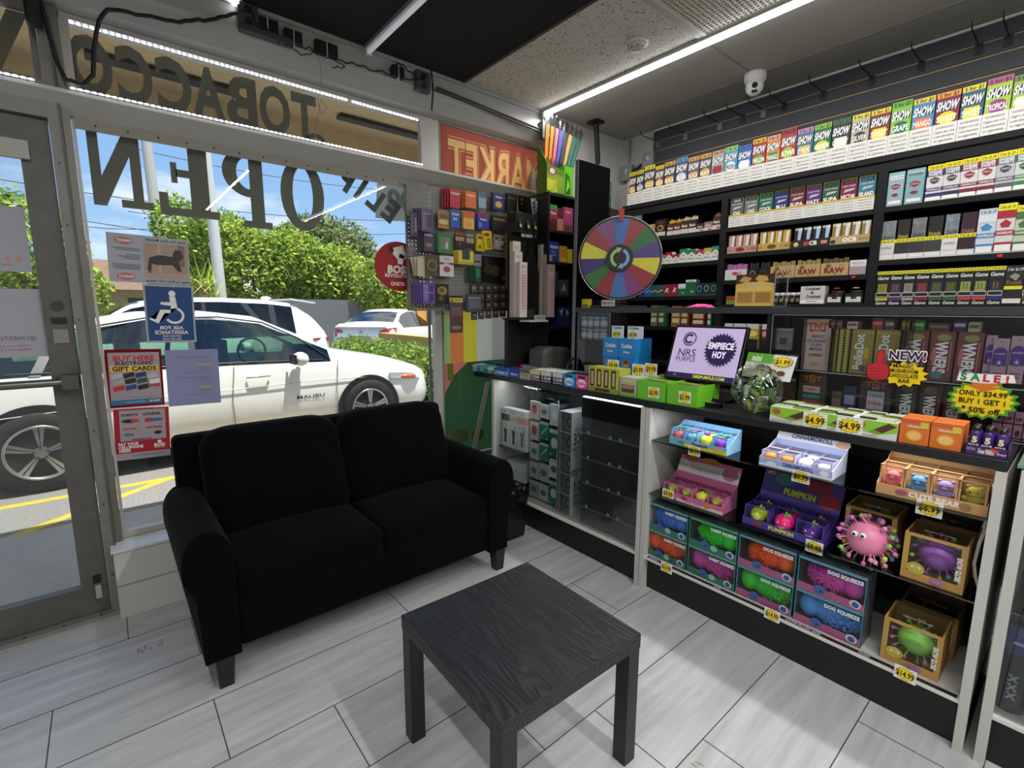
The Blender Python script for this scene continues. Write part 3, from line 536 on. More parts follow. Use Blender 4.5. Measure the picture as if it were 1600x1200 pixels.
# outlined mirrored word
for st, dz, col, bo in (('MARKET', 2.075, M('#e8a860', .6), .075), ('MARKET', 2.075, M('#b8483a', .6), .055), ('MARKET', 2.075, M('#f0c070', .6), .02)):
    yy = {'.075': -.0094, '.055': -.0098, '.02': -.0102}[str(bo).replace('0.', '.')]
    m.text(st, (.49, yy, dz), (-1, 0, 0), (0, 0, 1), .26, col, w=-.86, bold=bo)
tag(m.build('window_film', loc=(1.812, 2.926, .385)), 'full height colourful printed film on the right window reading MARKET mirrored', 'window film')
# ================================================================ OUTSIDE
mb = MB(); mb.box(-14, 26, 3.02, 4.36, -.2, -.02, M('#aea595', .85, var=.12, vscale=6, bump=.3, bscale=80)); struct(mb, 'ground_sidewalk')
AS = M('#827f7c', .95, var=.6, vscale=60, bump=.6, bscale=120)
mb = MB(); mb.box(-40, 60, 4.36, 70, -.25, -.05, AS)
YLN = M('#d0a630', .8, var=.25, vscale=20); z = -.0495
mb.box(-8, 8, 4.36, 4.47, -.06, z, YLN); mb.box(-8, 8, 5.12, 5.20, -.06, z, YLN)
for i in range(-4, 5):
    x0 = -.66+i*1.1; mb.quad((x0, 4.45, z+.0004), (x0+.13, 4.45, z+.0004), (x0+1.02, 5.14, z+.0004), (x0+.89, 5.14, z+.0004), YLN)
struct(mb, 'ground_asphalt')
mb = MB(); ST = M('#ead2a8', .9, bump=1.6, bscale=14, var=.16, vscale=9, stretch=(1, 5, 1)); mb.box(-8, 10, 3.02, 3.75, 2.76, 3.1, ST); mb.box(-8, 10, 3.75, 3.80, 2.55, 3.1, ST)
mb.box(-8, 3.7, 3.02, 3.05, 2.68, 2.76, M('#9a9a96', .7)); struct(mb, 'ceiling_canopy')
for x0, x1, y0, y1, lab in ((.05, .75, 3.45, 3.55, 'grey board fixed under the tan canopy behind the transom letters'), (1.35, 2.2, 3.42, 3.5, 'short dark grey board under the canopy at the right')):
    mb = MB(); mb.box(x0, x1, y0, y1, 2.735, 2.758, M('#4a4c52', .7)); tag(mb.build('canopy_board', bevel=.003), lab, 'board')
CARW = M('#e9e9e4', .22, coat=.6); CARG = clear('#4a5c54', refl=.14, rough=.02); CARD = M('#1a1b1c', .55); TIRE = M('#1d1d1e', .8, bump=.2); RIM = M('#bcbcba', .25, metal=.9)
def interp(tab, n=46):
    xs = [r[0] for r in tab]; out = []
    for i in range(n):
        x = xs[0]+(xs[-1]-xs[0])*(i/(n-1)); x = min(max(x, xs[0]), xs[-1]); k = max(j for j in range(len(xs)-1) if xs[j] <= x+1e-9)
        t = (x-xs[k])/(xs[k+1]-xs[k]); out.append([x]+[tab[k][j]*(1-t)+tab[k+1][j]*t for j in range(1, len(tab[0]))])
    return out
def wheel(R, parent, x, y, side, rr=None):
    r = empty('wheel', (x, y, R)); r.parent = parent; rr = rr or R*.68
    mb = MB(); prof = [(rr, .09), (R*.93, .10), (R, .06), (R, -.1), (rr, -.1)]
    n = 40; v = [(a*cos(2*pi*i/n), side*b, a*sin(2*pi*i/n)) for a, b in prof for i in range(n)]
    mb.add(v, [(j*n+i, j*n+(i+1) % n, (j+1)*n+(i+1) % n, (j+1)*n+i) for j in range(len(prof)-1) for i in range(n)], TIRE, True); mb.build('tire', r)
    mb = MB(); prof = [(rr, .09), (rr*.97, .1), (rr*.90, .085), (rr*.88, .0)]
    v = [(a*cos(2*pi*i/n), side*b, a*sin(2*pi*i/n)) for a, b in prof for i in range(n)]
    mb.add(v, [(j*n+i, j*n+(i+1) % n, (j+1)*n+(i+1) % n, (j+1)*n+i) for j in range(len(prof)-1) for i in range(n)], RIM, True)
    mb.cyl((0, side*.0, 0), (0, side*.005, 0), rr*.9, rr*.9, M('#2a2a2b', .6), 30)
    mb.cyl((0, side*.03, 0), (0, side*.088, 0), rr*.26, rr*.2, RIM, 20)
    for k in range(5):
        a = 2*pi*k/5+.3; d = Vector((cos(a), 0, sin(a))); p = Vector((-sin(a), 0, cos(a)))
        for s in (-1, 1):
            q = []
            for (rad, wd, dp) in ((.15, .03, .085), (.92, .10, .080)):
                q += [d*rr*rad+p*rr*(s*wd*1.6)+Vector((0, side*dp, 0)), d*rr*rad+p*rr*(s*wd*.2)+Vector((0, side*dp, 0))]
            mb.hexa([q[0]-Vector((0, side*.03, 0)), q[1]-Vector((0, side*.03, 0)), q[3]-Vector((0, side*.03, 0)), q[2]-Vector((0, side*.03, 0)), q[0], q[1], q[3], q[2]], RIM)
        mb.cyl(d*rr*.2+p*rr*.0+Vector((0, side*.085, 0)), d*rr*.2+Vector((0, side*.093, 0)), .012, .012, M('#444444', .4), 8)
    mb.build('rim', r); return r
def car(name, lab, loc, rz, tab, glass_x, wind_x, rear_x, axles, R, hw, hwt, extra=None, pillars=(), paint_m=CARW, g_=CARG):
    root = empty(name, loc, rz); tag(root, lab, 'car'); st = interp(tab)
    rows = []
    for x, zb, zbelt, zt, h in st:
        ht = hwt if zt > zbelt+.2 else h*.9
        k = min(1, max(0, (zt-zbelt-.05)/.35)); ht = h*.93*(1-k)+hwt*k
        mid = zb+(zbelt-zb)*.5
        rows.append([(h*.90, zb), (h*.985, zb+.07), (h, mid), (h*.99, zbelt-.10), (h*.955, zbelt), (ht, zt-.035-.03*k), (ht*.86, zt-.008), (ht*.5, zt+.012), (0, zt+.018)])
    def shell(side, want):
        mb = MB(); v = [(st[i][0], side*p[0], p[1]) for i in range(len(st)) for p in rows[i]]; n = 9; fs = []
        for i in range(len(st)-1):
            xm = (st[i][0]+st[i+1][0])/2
            for j in range(n-1):
                gl = (j == 4 and glass_x[0] < xm < glass_x[1] and rows[i][5][1]-rows[i][4][1] > .1) or (j >= 6 and (wind_x[0] < xm < wind_x[1] or rear_x[0] < xm < rear_x[1]))
                if gl == want: fs.append((i*n+j, (i+1)*n+j, (i+1)*n+j+1, i*n+j+1) if side < 0 else (i*n+j+1, (i+1)*n+j+1, (i+1)*n+j, i*n+j))
        return mb, v, fs
    mb = MB()
    for s in (-1, 1):
        _, v, fs = shell(s, False); mb.add(v, fs, paint_m, True)
    for e_ in (0, -1):
        rr_ = rows[e_]; x = st[e_][0]; mb.add([(x, p[0], p[1]) for p in rr_]+[(x, -p[0], p[1]) for p in rr_[::-1]], [tuple(range(18))], paint_m)
    mb.build('body', root)
    mb = MB()
    for s in (-1, 1):
        _, v, fs = shell(s, True); mb.add(v, fs, g_, True)
    mb.build('windows', root)
    mb = MB(); zz = tab[0][1]; mb.box(st[0][0]+.3, st[-1][0]-.3, -hw*.8, hw*.8, .18, .5, CARD); mb.box(glass_x[0]+.3, glass_x[1]-.5, -hw*.75, hw*.75, .5, .62, CARD)
    for sx in (.35, .62):
        for s in (-1, 1):
            X = glass_x[0]+(glass_x[1]-glass_x[0])*sx; mb.box(X-.08, X+.06, s*.38-.24, s*.38+.24, .6, 1.18, M('#3a3b3a', .8)); mb.box(X-.06, X+.03, s*.38-.12, s*.38+.12, 1.2, 1.34, M('#3a3b3a', .8))
    mb.build('seats', root)
    for ax in axles:
        for s in (-1, 1):
            m_ = MB(); m_.prism([(a, b+R) for a, b in ell2(0, 0, R*1.17, R*1.17, 30, -.35, pi+.35)], .10, CARD, lambda u, v, w_: (ax+u, s*(hw+.003)-s*w_, v)); m_.build('wheel_arch', root)
            wheel(R, root, ax, s*(hw-.066), s)
    if pillars:
        mb = MB()
        for s in (-1, 1):
            for px_, lean, wd in pillars:
                i = min(range(len(st)), key=lambda q: abs(st[q][0]-px_)); a = rows[i][4]; b = rows[i][5]
                mb.hexa([(px_-wd/2, s*(a[0]-.01), a[1]), (px_+wd/2, s*(a[0]-.01), a[1]), (px_+wd/2, s*(a[0]+.006), a[1]), (px_-wd/2, s*(a[0]+.006), a[1]), (px_+lean-wd/2, s*(b[0]-.01), b[1]), (px_+lean+wd/2, s*(b[0]-.01), b[1]), (px_+lean+wd/2, s*(b[0]+.006), b[1]), (px_+lean-wd/2, s*(b[0]+.006), b[1])], M('#2a2d2c', .3))
        mb.build('pillars', root)
    if extra: extra(root, rows, st)
    return root
SED = [(-1.07, .42, .70, .78, .66), (-1.02, .30, .86, .97, .78), (-.85, .24, .92, 1.05, .87), (-.45, .22, .945, 1.10, .915), (-.1, .22, .95, 1.22, .925), (.3, .20, .95, 1.37, .925), (.75, .19, .945, 1.455, .925), (1.3, .19, .94, 1.465, .925), (1.75, .19, .93, 1.41, .925), (2.15, .20, .92, 1.22, .925), (2.5, .21, .91, 1.03, .92), (2.9, .22, .86, .95, .915), (3.3, .23, .80, .87, .89), (3.6, .24, .70, .77, .82), (3.76, .28, .58, .66, .70), (3.80, .36, .50, .56, .60)]
def sedan_extra(root, rows, st):
    mb = MB()
    for x, w_ in ((.42, .006), (1.42, .006), (2.48, .006)):
        mb.tube([(x, -.931, .26), (x-.01, -.938, .6), (x+.02, -.925, .86), (x+.03, -.90, .93)], .004, M('#6d6d69', .5), 5)
    mb.tube([(-.6, -.93, .62), (.8, -.938, .69), (2.2, -.938, .72), (3.0, -.92, .70)], .005, M('#c9c9c4', .3), 5)
    mb.build('panel_gap', root)
    mb = MB()
    for x in (.55, 1.55): mb.tube([(x, -.935, .812), (x+.03, -.955, .815), (x+.19, -.955, .815), (x+.22, -.935, .812)], .011, M('#d0d0cc', .2, metal=.7), 7)
    mb.build('door_handle', root)
    for s in (-1, 1):
        mb = MB(); mb.ell((2.05, s*1.05, .98), (.08, .12, .075), CARW, 14, 8); mb.tube([(2.08, s*.92, .93), (2.07, s*.99, .95)], .025, CARD, 7); mb.box(1.965, 1.985, s*1.05-.09, s*1.05+.09, .93, 1.03, CARD); mb.build('side_mirror', root)
        mb = MB(); mb.hexa([(3.35, s*.80, .60), (3.69, s*.76, .60), (3.55, s*.90, .63), (3.15, s*.925, .66), (3.30, s*.80, .72), (3.62, s*.74, .68), (3.50, s*.86, .70), (3.15, s*.905, .73)] if s > 0 else [(3.15, s*.925, .66), (3.55, s*.90, .63), (3.69, s*.76, .60), (3.35, s*.80, .60), (3.15, s*.905, .73), (3.50, s*.86, .70), (3.62, s*.74, .68), (3.30, s*.80, .72)], M('#8b8f92', .15, coat=1)); mb.build('headlamp', root)
        mb = MB(); mb.ell((3.42, s*.905, .665), (.11, .03, .03), M('#e0642a', .2, coat=1), 12, 8); mb.build('turn_lamp', root)
    mb = MB(); mb.text('MALIBU', (2.18, -.932, .55), (1, 0, 0), (0, 0, 1), .038, M('#4a4a48', .3), w=-.30, bold=.02); mb.build('model_lettering', root)
    mb = MB(); mb.tube([(-.15, -.87, .975), (.5, -.885, .972), (1.5, -.88, .965), (2.35, -.88, .94)], .008, M('#2b2b2b', .3), 6); mb.tube([(-.1, -.82, 1.12), (.3, -.70, 1.32), (.8, -.64, 1.415), (1.4, -.63, 1.42), (1.8, -.66, 1.36), (2.15, -.72, 1.18), (2.42, -.85, .96)], .009, M('#2b2b2b', .3), 6); mb.build('window_trim', root)
    mb = MB(); mb.tube([(1.95+.16*cos(a), .42+.0*a, .98+.16*sin(a)) for a in [i*pi/8 for i in range(17)]], .015, CARD, 6); mb.build('steering_wheel', root)
p = at('z', .30, 47, 706)
car('parked_sedan', 'white sedan parked alongside the shop window with lettering on its front door', (-.53, 5.53+.80, -.05), radians(2.2), [[r[0]*1.02]+list(r[1:]) for r in SED], (-.25, 2.42), (1.78, 2.52), (-.42, .35), (0, 2.87), .335, .925, .64, sedan_extra, ((1.12, .02, .05), (.02, .12, .07)), g_=clear('#b9d8c6', refl=.06, rough=.01))
# SUV behind, nose to the left
SUV = [(-1.0, .40, .86, 1.02, .74), (-.95, .32, 1.0, 1.08, .86), (-.75, .28, 1.05, 1.38, .90), (-.45, .26, 1.05, 1.60, .92), (.0, .25, 1.04, 1.655, .925), (.7, .24, 1.03, 1.68, .925), (1.4, .24, 1.02, 1.67, .925), (1.9, .24, 1.01, 1.56, .925), (2.4, .25, 1.0, 1.22, .92), (2.8, .26, .96, 1.06, .91), (3.3, .28, .88, .98, .88), (3.55, .34, .76, .84, .78), (3.6, .42, .66, .7, .7)]
def suv_extra(root, rows, st):
    mb = MB()
    for s in (-1, 1):
        mb.hexa([(-1.01, s*.55, .93), (-.99, s*.80, .93), (-.66, s*.925, .96), (-.66, s*.90, .96), (-1.0, s*.55, 1.0), (-.98, s*.80, 1.0), (-.66, s*.92, .99), (-.66, s*.89, .99)], M('#8e1a20', .15, coat=1))
    mb.build('tail_lamp', root)
    mb = MB(); mb.hexa([(-.82, -.66, 1.60), (-.82, .66, 1.60), (-.40, .66, 1.66), (-.40, -.66, 1.66), (-.80, -.66, 1.63), (-.80, .66, 1.63), (-.40, .66, 1.69), (-.40, -.66, 1.69)], CARW); mb.build('roof_spoiler', root)
    mb = MB(); mb.ell((-.15, .0, 1.70), (.09, .02, .035), CARW, 10, 6); mb.build('roof_antenna', root)
    mb = MB()
    for s in (-1, 1):
        P = [(-.55+.14*cos(a), s*.932, .84+.09*sin(a)) for a in [i*pi/8 for i in range(17)]]; mb.tube(P, .003, M('#8a8a84', .5), 5)
        mb.tube([(.55, s*.935, .4), (.55, s*.93, .85), (.5, s*.90, 1.02)], .004, M('#75756f', .5), 5)
    mb.build('panel_gap', root)
q = at('y', 8.9, 520, 530)
car('parked_suv', 'white SUV parked behind the sedan, its tail to the right', (q.x-1.0, 9.85, -.05), pi+radians(1), SUV, (-.42, 2.25), (1.75, 2.5), (-.82, -.42), (0, 2.7), .36, .925, .66, suv_extra, ((-.05, .0, .09), (.95, .0, .05), (.02, .35, .10)), g_=clear('#6c706a', refl=.03, rough=.02))
# compact sedan, seen from behind
def nis_extra(root, rows, st):
    for s in (-1, 1):
        mb = MB(); mb.hexa([(-1.05, s*.50, .80), (-1.035, s*.74, .72), (-.80, s*.875, .76), (-.80, s*.84, .8), (-1.03, s*.52, .90), (-1.0, s*.74, .96), (-.72, s*.88, .98), (-.72, s*.85, .98)], M('#c02128', .15, coat=1)); mb.build('tail_lamp', root)
    mb = MB(); mb.hexa([(-1.03, -.72, .96), (-1.03, .72, .96), (-.75, .72, 1.04), (-.75, -.72, 1.04), (-1.08, -.7, 1.0), (-1.08, .7, 1.0), (-.75, .72, 1.07), (-.75, -.72, 1.07)], CARW); mb.build('trunk_spoiler', root)
    mb = MB(); mb.box(-1.075, -1.05, -.30, .30, .64, .76, M('#9aa0a2', .4)); mb.build('licence_plate', root)
    mb = MB(); mb.cyl((-1.045, 0, .86), (-1.055, 0, .86), .05, .05, M('#b5b5b5', .2, metal=.9), 16); mb.build('round_badge', root)
q = at('y', 12.6, 572, 520)
car('parked_sedan', 'small white sedan with red tail lamps parked beyond the hedge', (q.x+.55, q.y+.55, .0), radians(90-47), SED, (-.25, 2.42), (1.78, 2.52), (-.42, .35), (0, 2.60), .32, .90, .62, nis_extra, ((1.12, .02, .05),), g_=clear('#55606a', refl=.2, rough=.02))
# ---- plants
LEAF = [M('#a3b93c', .7, transl=.45), M('#7d9c34', .7, transl=.45), M('#cbd65a', .7, transl=.45), M('#58782e', .7, transl=.35)]
LEAFD = [M('#7c8f48', .7, transl=.4), M('#5c703a', .7, transl=.4), M('#a0a860', .7, transl=.4), M('#33451f', .7, transl=.3)]
def leaves(blobs, n, size, mats, seed):
    rn = random.Random(seed); V = [[] for _ in mats]; tot = sum(b[1][0]*b[1][1]*b[1][2] for b in blobs)
    for c, r in blobs:
        k = int(n*(r[0]*r[1]*r[2])/tot)
        for _ in range(k):
            while True:
                d = Vector((rn.uniform(-1, 1), rn.uniform(-1, 1), rn.uniform(-1, 1)))
                if .05 < d.length <= 1: break
            rad = (.55+.45*rn.random()**.5)*(1+.12*sin(7*d.x+3*d.z)*cos(6*d.y)); d = d.normalized()*rad
            p = Vector((c[0]+d.x*r[0], c[1]+d.y*r[1], c[2]+d.z*r[2])); u = Vector((rn.gauss(0, 1), rn.gauss(0, 1), rn.gauss(0, 1))).normalized(); w_ = u.orthogonal().normalized(); s = size*rn.uniform(.6, 1.3)
            V[rn.randrange(len(mats))] += [p-u*s, p+w_*s*.5, p+u*s, p-w_*s*.5]
    mb = MB()
    for v, m_ in zip(V, mats): mb.add(v, [(i, i+1, i+2, i+3) for i in range(0, len(v), 4)], m_)
    return mb
def tree(name, lab, base, blobs, n, size, mats, seed, trunk=.12):
    r = empty(name, base); tag(r, lab, 'tree', 'trees beyond the parking lot')
    leaves(blobs, n, size, mats, seed).build('foliage', r)
    mb = MB(); BK = M('#6b5b48', .9, bump=.5); c0 = blobs[0][0]; mb.tube([(0, 0, 0), (.05, 0, c0[2]*.4), (c0[0]*.5, c0[1]*.5, c0[2])], [trunk, trunk*.8, trunk*.3], BK, 8)
    for c, r_ in blobs[1:]: mb.tube([(0, 0, c0[2]*.35), (c[0]*.6, c[1]*.6, c[2]*.8), c], [trunk*.5, trunk*.3, trunk*.15], BK, 6)
    mb.build('trunk', r); return r
def P_(px, py, Y): return at('y', Y, px, py)
def tbase(px, Y): p = at('y', Y, px, 500); return (p.x, p.y, -.05)
tree('leafy_tree', 'light green tree standing left behind the white SUV', tbase(318, 20), [((0, 0, 2.9), (1.5, 1.3, 1.4)), ((.9, .2, 3.9), (1.1, 1, 1.0)), ((-.5, 0, 4.3), (.8, .8, .9))], 7000, .10, LEAF, 1)
tree('leafy_tree', 'broad yellow-green tree in the middle of the tree line', tbase(400, 19), [((0, 0, 2.8), (1.9, 1.3, 1.5)), ((1.2, 0, 3.3), (1.4, 1.1, 1.1)), ((-.9, 0, 3.6), (1.3, 1.1, 1.1))], 9000, .10, LEAF, 2)
tree('leafy_tree', 'bright yellow-green tree just right of the tree line middle', tbase(490, 19.5), [((0, 0, 2.6), (1.8, 1.3, 1.4)), ((1.0, 0, 2.9), (1.4, 1.1, 1.1)), ((-.6, 0, 3.4), (1.2, 1, .9))], 9000, .10, LEAF, 3)
tree('tall_tree', 'tall darker tree rising behind the yellow-green ones', tbase(512, 29), [((0, 0, 4.4), (3.4, 2.2, 2.4)), ((1.9, 0, 4.0), (1.8, 1.4, 1.6)), ((-.9, 0, 5.1), (2.0, 1.6, 1.4))], 9000, .16, LEAFD, 4, .25)
tree('leafy_tree', 'small green tree behind the red round sign', tbase(605, 17), [((0, 0, 2.3), (1.3, 1.1, 1.2)), ((.5, 0, 3.2), (.8, .7, .7))], 4500, .09, LEAF, 5)
tree('leafy_tree', 'green tree seen through the door beside the brown roof', tbase(40, 22), [((0, 0, 3.2), (1.8, 1.3, 1.9)), ((.8, 0, 2.2), (1.5, 1, 1.2))], 5000, .12, LEAF, 6)
r = empty('palm_shrub', tbase(322, 15.2)); tag(r, 'spiky fan palm shrub with dry fronds in front of the trees', 'palm')
mb = MB(); rn = random.Random(5)
for i in range(150):
    a = rn.uniform(0, 2*pi); e_ = rn.uniform(-.6, 1.3); d = Vector((cos(a)*cos(e_), sin(a)*cos(e_), sin(e_))); L_ = rn.uniform(.7, 1.2); o_ = Vector((rn.uniform(-.3, .3), 0, rn.uniform(1.0, 2.3))); s = d.cross(Z_).normalized()*.03
    mb.add([o_-s, o_+s, o_+d*L_+Vector((0, 0, -.15*L_))], [(0, 1, 2)], LEAF[i % 2+1] if e_ > 0 else M('#b59c68', .8))
mb.build('fronds', r); mb = MB(); mb.tube([(0, 0, 0), (0, 0, 2.0)], .14, M('#7d6a50', .9), 8); mb.build('stem', r)
h0 = at('z', .80, 524, 531); h1 = at('z', .80, 668, 556)
r = empty('hedge', (0, 0, -.05)); tag(r, 'clipped green hedge beyond the front of the parked sedan', 'hedge')
bl = []
for i in range(10): t = i/9; c = h0.lerp(h1, t); bl.append(((c.x+.35, c.y+.1, .45), (.45, .62, .48)))
leaves(bl, 16000, .045, [LEAF[1], LEAF[0], LEAF[3], LEAFD[1]], 9).build('foliage', r); mb = MB()
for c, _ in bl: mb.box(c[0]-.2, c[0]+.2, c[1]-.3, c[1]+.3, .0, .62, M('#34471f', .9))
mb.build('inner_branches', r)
w0 = at('z', .93, 517, 524); w1 = at('z', .93, 690, 546)
mb = MB(); d = (w1-w0); d.z = 0; nrm = Vector((d.y, -d.x, 0)).normalized()*-.15
def wallseg(mb, a, b, z0, z1, th, mat):
    d = (b-a); nr = Vector((-d.y, d.x, 0)).normalized()*th
    q = [Vector((a.x, a.y, z0)), Vector((b.x, b.y, z0)), Vector((b.x, b.y, z0))+nr, Vector((a.x, a.y, z0))+nr]; mb.hexa(q+[v+Vector((0, 0, z1-z0)) for v in q], mat)
wallseg(mb, w0+Vector((1.25, .5, 0)), w1+Vector((1.25, .5, 0)), -.05, .93, .2, M('#c8a45a', .8)); tag(mb.build('low_wall'), 'low ochre wall between the hedge and the small sedan', 'wall')
mb = MB(); a = at('y', 17, 345, 463); b = at('y', 17, 571, 467); mb.box(a.x, b.x, 17, 17.2, -.05, 1.78, M('#6d6f6e', .8, var=.05)); tag(mb.build('boundary_wall'), 'long dark grey boundary wall below the trees', 'wall')
mb = MB(); a = at('y', 24, 560, 463); mb.box(a.x, a.x+5, 24, 27, -.05, 2.6, M('#c9c3b8', .8)); mb.box(a.x-.1, a.x+5.1, 23.8, 27.2, 2.6, 2.8, M('#a7a39b', .8)); tag(mb.build('building'), 'pale grey building glimpsed past the end of the boundary wall', 'building')
mb = MB(); a = at('y', 16, 652, 480); mb.box(a.x, a.x+6, 16, 22, -.05, 2.0, M('#d19a4e', .8)); mb.box(a.x-.1, a.x+6.1, 15.9, 22.1, 2.0, 2.15, M('#b9854a', .8)); mb.box(a.x+.4, a.x+1.2, 15.95, 16, .4, 1.5, M('#3b3f44', .3)); tag(mb.build('building'), 'orange building at the right edge beyond the small sedan', 'building')
a = at('y', 24, 10, 450); b = at('y', 24, 262, 450); r = empty('house', (a.x, 24, -.05)); tag(r, 'cream house with a long brown roof across the road', 'house'); L_ = b.x-a.x
mb = MB(); mb.box(-8, L_, 0, 6, 0, 2.3, M('#c9bd93', .8)); mb.build('wall', r)
mb = MB(); mb.hexa([(-8.4, -.6, 2.2), (L_+.5, -.6, 2.2), (L_+.5, 6.4, 2.2), (-8.4, 6.4, 2.2), (-7.5, 2.6, 3.5), (L_-.6, 2.6, 3.5), (L_-.6, 3.2, 3.5), (-7.5, 3.2, 3.5)], M('#7d6350', .9, var=.3, vscale=5, bump=.4)); mb.build('roof', r)
for k in range(4):
    mb = MB(); x0 = L_-1.3-k*2.1; mb.box(x0, x0+1.1, -.03, 0, .9, 1.9, M('#4b5048', .3)); mb.box(x0+.53, x0+.57, -.05, -.03, .9, 1.9, M('#d9d6cc', .5)); mb.build('window', r)
a = at('y', 33, 245, 300); r = empty('utility_pole', (a.x, 33, -.05)); tag(r, 'pale utility pole with cross-arms and insulators behind the letters', 'utility pole')
mb = MB(); mb.cyl((0, 0, 0), (-.35, 0, 15.5), .30, .2, M('#bcb8b0', .8), 12); mb.build('pole', r)
for z_, w_ in ((14.6, 1.7), (13.3, 1.4), (12.0, 1.2), (11, .9)):
    mb = MB(); mb.box(-w_-.3, w_-.3, -.08, .08, z_-.08, z_+.08, M('#8b8880', .7))
    for k in range(-3, 4): mb.cyl((-.3+k*w_/3.2, 0, z_+.08), (-.3+k*w_/3.2, 0, z_+.36), .05, .03, M('#6c6c6c', .5), 8)
    mb.build('cross_arm', r)
a = at('y', 17.8, 342, 400); mb = MB(); mb.cyl((a.x, 17.8, -.05), (a.x-.18, 17.8, 9), .17, .13, M('#c9c9c4', .7), 14); tag(mb.build('light_pole'), 'plain white light pole standing behind the white SUV', 'pole')
wires = [((-3, 280), (640, 345)), ((130, 345), (680, 395)), ((200, 330), (640, 365)), ((180, 225), (660, 300)), ((200, 210), (660, 262)), ((0, 331), (300, 352)), ((330, 375), (640, 400))]
dirs = ['lowest', 'second lowest']
for i, ((a0, b0), (a1, b1)) in enumerate(wires):
    p = P_(a0, b0, 35+.3*i); q = P_(a1, b1, 35+.3*i); mb = MB(); P = [p.lerp(q, t/8)-Vector((0, 0, .5*(1-(t/4-1)**2))) for t in range(9)]; mb.tube(P, .022, M('#3c4046', .6), 5); tag(mb.build('power_line'), 'thin dark power line crossing the sky beyond the parking lot', 'power line', 'power lines across the sky')
# ================================================================ SOFA, TABLE, BIN
VEL = M('#050607', .9, sheen=.02, bump=.15, bscale=25, spec=.06, var=.15, vscale=5); SLEG = M('#0b0b0c', .35)
so_ = empty('loveseat_sofa', (.0, 0, 0)); tag(so_, 'black two-seat fabric sofa under the shop window', 'sofa')
mb = MB(); mb.box(.292, 1.498, 1.992, 2.66, .145, .34, VEL); mb.build('base_frame', so_, bevel=.015, seg=3)
def soft(x0, x1, y0, y1, z0, z1, name, f=None, nx=14, ny=12, nz=6, cr=.05, par=None):
    """rounded, slightly puffed cushion"""
    mb = MB(); c = Vector(((x0+x1)/2, (y0+y1)/2, (z0+z1)/2)); hx, hy, hz = (x1-x0)/2, (y1-y0)/2, (z1-z0)/2
    def sp(n, r_=1): return [-1+2*i/n for i in range(n+1)]
    def P(u, v, w_):
        q = Vector((u*hx, v*hy, w_*hz)); i = Vector((max(-hx+cr, min(hx-cr, q.x)), max(-hy+cr, min(hy-cr, q.y)), max(-hz+cr, min(hz-cr, q.z)))); d = q-i
        if d.length > 1e-9: q = i+d.normalized()*cr
        if f: q = f(q, u, v, w_)
        return c+q
    for (A, B, na, nb) in (((0, 1, 2), 1, nx, ny), ((0, 1, 2), -1, nx, ny), ((1, 2, 0), 1, ny, nz), ((1, 2, 0), -1, ny, nz), ((2, 0, 1), 1, nz, nx), ((2, 0, 1), -1, nz, nx)):
        ga = [math.copysign(abs(t)**.7, t) for t in sp(na)]; gb = [math.copysign(abs(t)**.7, t) for t in sp(nb)]; V = []
        for b_ in gb:
            for a_ in ga:
                t = [0, 0, 0]; t[A[0]] = a_; t[A[1]] = b_; t[A[2]] = B; V.append(P(*t))
        n = na+1; mb.add(V, [((j*n+i), (j*n+i+1), (j+1)*n+i+1, (j+1)*n+i)[::B] for j in range(nb) for i in range(na)], VEL, True)
    return mb.build(name, par or so_)
def puff(k): return lambda q, u, v, w_: Vector((q.x, q.y, q.z+k*(1-u*u)*(1-v*v)*(1 if w_ > 0 else 0)))
soft(.292, .903, 1.985, 2.50, .30, .455, 'seat_cushion', puff(.03), cr=.035)
soft(.907, 1.50, 1.985, 2.50, .30, .455, 'seat_cushion', puff(.03), cr=.035)
def backf(q, u, v, w_):
    lean = (q.z+.2)*.33; p_ = .05*(1-u*u)*(1-w_*w_)*(1 if v < 0 else .3); z = q.z-(.035*max(0, abs(u)-.55)**2*6 if w_ > 0 else 0)
    wr = .004*sin(9*u+3*w_) if v < 0 else 0
    return Vector((q.x, q.y+lean-p_+wr-.03, z))
soft(.275, .900, 2.38, 2.52, .45, .905, 'back_cushion', backf, cr=.05, nz=14)
soft(.905, 1.53, 2.38, 2.52, .45, .905, 'back_cushion', backf, cr=.05, nz=14)
mb = MB(); mb.hexa([(.185, 2.54, .30), (1.60, 2.54, .30), (1.60, 2.66, .30), (.185, 2.66, .30), (.185, 2.63, .865), (1.60, 2.63, .865), (1.60, 2.74, .865), (.185, 2.74, .865)], VEL)
mb.build('back_frame', so_, bevel=.03, seg=4)
